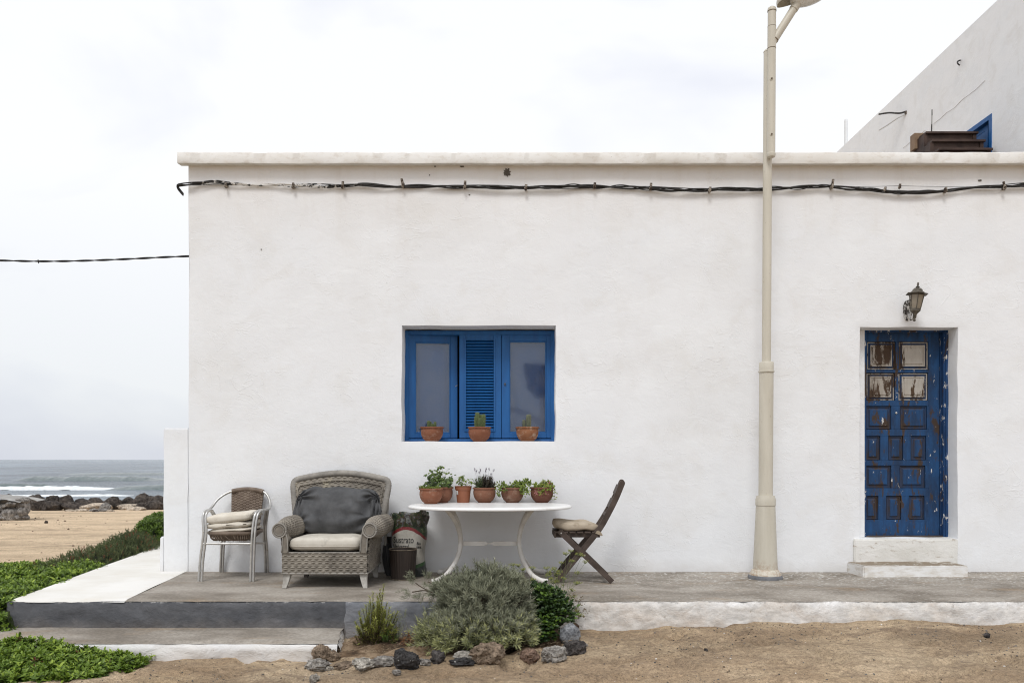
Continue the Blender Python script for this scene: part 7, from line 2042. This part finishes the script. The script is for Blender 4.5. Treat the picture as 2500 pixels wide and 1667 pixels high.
# P2 behind: round leaved shrub
RNG = np.random.default_rng(52)
o, x, y = newpot(1078, -.17, 'brown clay bowl with a bushy round leaved plant, half behind the leftmost pot', 'terra_b', .117, .152)
stem_t = [(1073, 1140), (1082, 1137), (1090, 1149), (1049, 1153), (1058, 1158), (1066, 1152), (1043, 1165), (1050, 1172), (1106, 1165), (1100, 1168), (1095, 1172), (1060, 1168), (1075, 1160), (1070, 1172), (1085, 1170), (1045, 1180), (1055, 1182), (1066, 1180), (1078, 1178), (1090, 1180), (1040, 1187), (1048, 1188), (1100, 1180), (1082, 1186), (1070, 1186), (1058, 1175), (1064, 1164), (1073, 1150)]
A_, B_, LP, LD, LN = [], [], [], [], []
for px, py in stem_t:
    yy = y + RNG.normal(0, .05); tip = pxp(px, py, yy); b = np.array((x + RNG.normal(0, .03), y + RNG.normal(0, .03), TZ + .13))
    md = (b + tip) / 2 + np.array((0, 0, .015)); A_ += [b, md]; B_ += [md, tip]
    for k in range(13 if py > 1150 else 6):
        t = 1 - RNG.random() ** 2 * .45; c = b + (tip - b) * t + RNG.normal(0, .013, 3); LP.append(c); LD.append(RNG.normal(0, 1, 3) + np.array((0, -.3, .2))); LN.append(np.array((RNG.normal(0, .4), -1 + RNG.normal(0, .4), .9)))
LP, LD, LN = map(np.array, (LP, LD, LN))
def roundleaf(name, P, D, N, s, mat, parent, tint=None):
    n = len(P); D = unit(D - N * (np.sum(D * unit(N), 1, keepdims=True))); N = unit(N); D = unit(D - N * np.sum(D * N, 1, keepdims=True)); S = np.cross(D, N); s = np.broadcast_to(s, (n,))[:, None]
    k = 7; vs = [P + D * s * .5]
    for q in range(k):
        a = 2 * pi * q / k; vs.append(P + D * s * (.5 + .5 * math.cos(a)) + S * s * .52 * math.sin(a) + N * s * (.10 + .05 * math.cos(3 * a)))
    V = np.stack(vs, 1).reshape(-1, 3); t = np.array([(0, 1 + q, 1 + (q + 1) % k) for q in range(k)])
    F = (t[None] + (np.arange(n) * (k + 1))[:, None, None]).reshape(-1, 3)
    return np_mesh(name, V, F, mat, parent, attr=np.repeat(RNG.random(n) if tint is None else tint, k))
roundleaf('foliage', LP, LD, LN, RNG.uniform(.018, .031, len(LP)), MAT['leaf_pot_dark'], o, np.clip(.15 + .7 * RNG.random(len(LP)) * (LP[:, 2] - TZ) / .25, 0, 1))
sticks('stems', A_, B_, .0018, MAT['stem_green'], o)
# P1 leftmost, low succulents
o, x, y = newpot(1052, -.40, 'pale rimmed clay bowl with low yellow green succulents, leftmost on the garden table', 'terra_a', .1155, .148)
n = 260; a = RNG.uniform(0, 6.28, n); rr = RNG.random(n) ** .5 * .098
P = np.stack([x + rr * np.cos(a), y + rr * np.sin(a), TZ + .130 + RNG.random(n) * .018], 1)
P[:40, 0] = x - .095 + RNG.normal(0, .012, 40); P[:40, 2] += .008
P_, D_, N_, T_, I_ = shoots(P, RNG.normal(0, .3, P.shape) + np.array((0, -.1, 1)), .014, 6, 75, 30, .3)
leaves('foliage', P_, D_, N_, .010, .0065, MAT['leaf_pot_bright'], o, .15 + .6 * RNG.random(len(P_)), .2)
# P3 plastic pot with label
RNG = np.random.default_rng(53)
o, x, y = newpot(1131, -.17, 'straight sided orange plastic pot with white price label and drooping leaves', 'terra_a', kind='none')
z = TZ + .0005; h = .160
m = MB(); m.lathe([(.058, z), (.061, z + .003), (.0735, z + h * .76), (.0785, z + h * .765), (.0825, z + h * .97), (.0858, z + h * .975), (.0862, z + h * .995), (.084, z + h), (.080, z + h * .99), (.078, z + h * .9)], (x, y, 0), 44); m.build('pot', MAT['plastic_terra'], o, smooth=35)
m = MB(); m.grid(lambda u, v: (x + .079 * v * math.cos(2 * pi * u), y + .079 * v * math.sin(2 * pi * u), z + h * .91), 24, 3, closed_u=True); m.build('soil', MAT['soil'], o)
m = MB()
def lab(u, v, e=0.0):
    zz = z + .078 + .036 * v; r = .0605 + .0135 * (zz - z) / (h * .76) * 1.0 + .0012 + e; a = R(206) + (u) * .42 + v * .03
    return (x + r * 1.03 * math.cos(a), y + r * 1.03 * math.sin(a), zz)
m.grid(lambda u, v: lab(u, v), 6, 3); lo_ = m.build('price_label', MAT['paper'], o)
m = MB(); 
for (u0, u1, v0, v1) in [(.30, .48, .14, .42), (.58, .80, .12, .40), (.2, .8, .62, .68)]:
    m.grid(lambda u, v: lab(u0 + (u1 - u0) * u, v0 + (v1 - v0) * v, .0012), 3, 2)
m.build('print', MAT['ink'], lo_)
A_, B_, LP, LD = [], [], [], []
for (px, py, n) in [(1126, 1163, 16), (1128, 1170, 12), (1121, 1175, 8), (1141, 1172, 5), (1146, 1175, 6), (1153, 1178, 6), (1124, 1180, 8), (1128, 1182, 6)]:
    yy = y + RNG.normal(0, .015); tip = pxp(px, py, yy); b = np.array((x + (px - 1131) * .0015, y, z + h * .9)); A_.append(b); B_.append(tip)
    for k in range(n):
        aa = RNG.uniform(0, 6.28); LP.append(tip + RNG.normal(0, .006, 3)); LD.append((math.cos(aa), math.sin(aa) * .7 - .2, RNG.uniform(-.6, .4)))
leaves('foliage', np.array(LP), np.array(LD), np.tile(np.array((0, -.4, 1.)), (len(LP), 1)), RNG.uniform(.032, .055, len(LP)), RNG.uniform(.012, .018, len(LP)), MAT['leaf_pot'], o, .35 + .5 * RNG.random(len(LP)), .3, True)
sticks('stems', A_, B_, .0025, MAT['stem_green'], o)
# P4 lavender
RNG = np.random.default_rng(54)
o, x, y = newpot(1182.7, -.17, 'brown clay bowl with dark dried lavender spikes in the middle of the table', 'terra_b', .117, .147)
A_, B_, Fp = [], [], []
LP, LD, LN, LT = [], [], [], []
for q in range(210):
    u = RNG.uniform(-1, 1); px = 1184 + 25 * u; top_ = 1157 + 14 * abs(u) ** 2 + RNG.uniform(0, 26); yy = y + RNG.normal(0, .04)
    tip = pxp(px + RNG.normal(0, 2), top_, yy); b = np.array((x + u * .05, yy * .4 + y * .6, TZ + .128)); A_.append(b); B_.append(tip)
    for k in range(26):
        t = .1 + .9 * k / 26; c = b + (tip - b) * t; aa = k * 2.4; LP.append(c); LD.append((math.cos(aa) * .6, math.sin(aa) * .6, .8)); LN.append((0, -.3, 1)); LT.append(np.clip((.95 - .9 * (u > -.25) * RNG.uniform(.6, 1.1)) * (.6 + .4 * RNG.random()), 0, 1))
leaves('foliage', np.array(LP), np.array(LD) + RNG.normal(0, .2, (len(LP), 3)), np.array(LN, float), .016, .0055, MAT['leaf_lav'], o, np.array(LT))
for (px, py) in [(1159, 1146), (1163, 1150), (1173, 1148), (1187, 1145), (1186, 1150), (1194, 1146), (1205, 1148), (1199, 1158), (1170, 1152)]:
    tip = pxp(px, py, y - .02); b = np.array((x + (px - 1183) * .0025, y, TZ + .17)); A_.append(b); B_.append(tip); Fp.append(tip)
sticks('stems', A_, B_, .0010, MAT['twig'], o)
Fq = np.repeat(np.array(Fp), 26, 0) + RNG.normal(0, 1, (26 * len(Fp), 3)) * np.array((.003, .003, .009)); leaves('flower_spikes', Fq, RNG.normal(0, 1, Fq.shape) + np.array((0, 0, 1)), np.tile(np.array((0, -1., .3)), (len(Fq), 1)), .006, .0045, MAT['flower_lav'], o)
# P5, P6 trailing plants
def trailing(px, lb, mt, sprays, seed, leaf, size=.021, r=.1175, h=.147):
    global RNG
    RNG = np.random.default_rng(seed)
    o, x, y = newpot(px, -.17, lb, mt, r, h)
    A_, B_, LP, LD, LN = [], [], [], [], []
    for (pxs, n) in sprays:
        pts = [pxp(a, b, y + dy) for a, b, dy in pxs]; pth = crv([tuple(p) for p in pts], 6)
        for p, q in zip(pth[:-1], pth[1:]): A_.append(tuple(p)); B_.append(tuple(q))
        for k in range(n):
            t = RNG.random() ** .8 * (len(pth) - 1.001); j = int(t); p = pth[j].lerp(pth[j + 1], t - j); LP.append(np.array(p) + RNG.normal(0, .009, 3)); LD.append(RNG.normal(0, 1, 3) + np.array((0, -.4, .25))); LN.append((RNG.normal(0, .4), -.9, .9))
    leaves('foliage', np.array(LP), np.array(LD), np.array(LN, float), RNG.uniform(.9, 1.5, len(LP)) * size, RNG.uniform(.5, .75, len(LP)) * size, leaf, o, .15 + .75 * RNG.random(len(LP)), .2, True)
    sticks('stems', A_, B_, .0014, MAT['stem_green'], o); return o, x, y
def sprays5():
    S = []
    S += [([(1240, 1192, 0), (1232, 1184, -.05), (1221, 1190, -.10), (1219, 1208, -.115)], 60), ([(1240, 1192, 0), (1225, 1180, 0), (1214, 1184, 0), (1210, 1188, 0)], 40), ([(1245, 1192, 0), (1229, 1182, -.02), (1222, 1196, -.1), (1218, 1210, -.11)], 30)]
    S += [([(1240, 1192, 0), (1232, 1182, 0), (1226, 1180, 0)], 35), ([(1250, 1190, 0), (1255, 1181, 0), (1262, 1177, 0)], 45), ([(1255, 1192, 0), (1268, 1180, 0), (1275, 1177, 0)], 60)]
    S += [([(1262, 1190, 0), (1280, 1176, 0), (1287, 1172, 0)], 55), ([(1262, 1190, 0), (1282, 1180, -.02), (1296, 1184, -.03)], 60), ([(1262, 1192, 0), (1276, 1186, -.08), (1280, 1208, -.12)], 70), ([(1265, 1192, 0), (1286, 1190, -.08), (1287, 1206, -.1)], 60), ([(1262, 1190, 0), (1275, 1190, -.06), (1272, 1200, -.12)], 40), ([(1262, 1188, .03), (1288, 1176, .03), (1294, 1180, .03)], 40)]
    S += [([(1238, 1194, -.08), (1232, 1197, -.11), (1230, 1199, -.12)], 10), ([(1240, 1190, .03), (1250, 1186, .0), (1270, 1186, 0)], 50)]
    return S
trailing(1251, 'brown clay bowl with green leaves trailing over both sides, second from the right', 'terra_d', sprays5(), 55, MAT['leaf_pot'])
def sprays6():
    S = [([(1312, 1192, 0), (1308, 1183, 0), (1305, 1180, 0)], 35), ([(1318, 1190, 0), (1322, 1180, 0), (1328, 1172, 0)], 45), ([(1322, 1190, 0), (1334, 1178, 0), (1342, 1177, 0)], 55), ([(1325, 1190, 0), (1340, 1182, -.02), (1350, 1188, -.03)], 55)]
    S += [([(1322, 1192, 0), (1312, 1186, -.06), (1302, 1190, -.08)], 40), ([(1325, 1192, 0), (1330, 1190, -.09), (1327, 1202, -.125)], 45), ([(1325, 1192, 0), (1338, 1186, -.06), (1344, 1196, -.11)], 50), ([(1340, 1188, -.03), (1352, 1192, -.06), (1354, 1206, -.06), (1353, 1222, -.05)], 26), ([(1316, 1190, 0), (1320, 1184, 0), (1336, 1186, 0)], 60), ([(1330, 1186, 0), (1344, 1180, 0), (1350, 1190, 0)], 40), ([(1320, 1194, -.1), (1318, 1200, -.12), (1316, 1203, -.125)], 14)]
    return S
o, x, y = trailing(1323, 'dark clay bowl with yellow green trailing leaves and pink blossom, rightmost on the table', 'terra_c', sprays6(), 56, MAT['leaf_pot_bright'], .019, .1185, .150)
Fq = np.array([pxp(1309 + RNG.normal(0, 2.2), 1202 + RNG.normal(0, 2.4), y - .125) for _ in range(26)] + [pxp(1341 + RNG.normal(0, 4), 1178 + RNG.normal(0, 2), y - .04) for _ in range(24)] + [pxp(1330 + RNG.normal(0, 5), 1203 + RNG.normal(0, 2), y - .122) for _ in range(12)])
leaves('blossom', Fq, RNG.normal(0, 1, Fq.shape), np.tile(np.array((0, -1., .3)), (len(Fq), 1)), .010, .007, MAT['flower_pink'], o, wide=True)
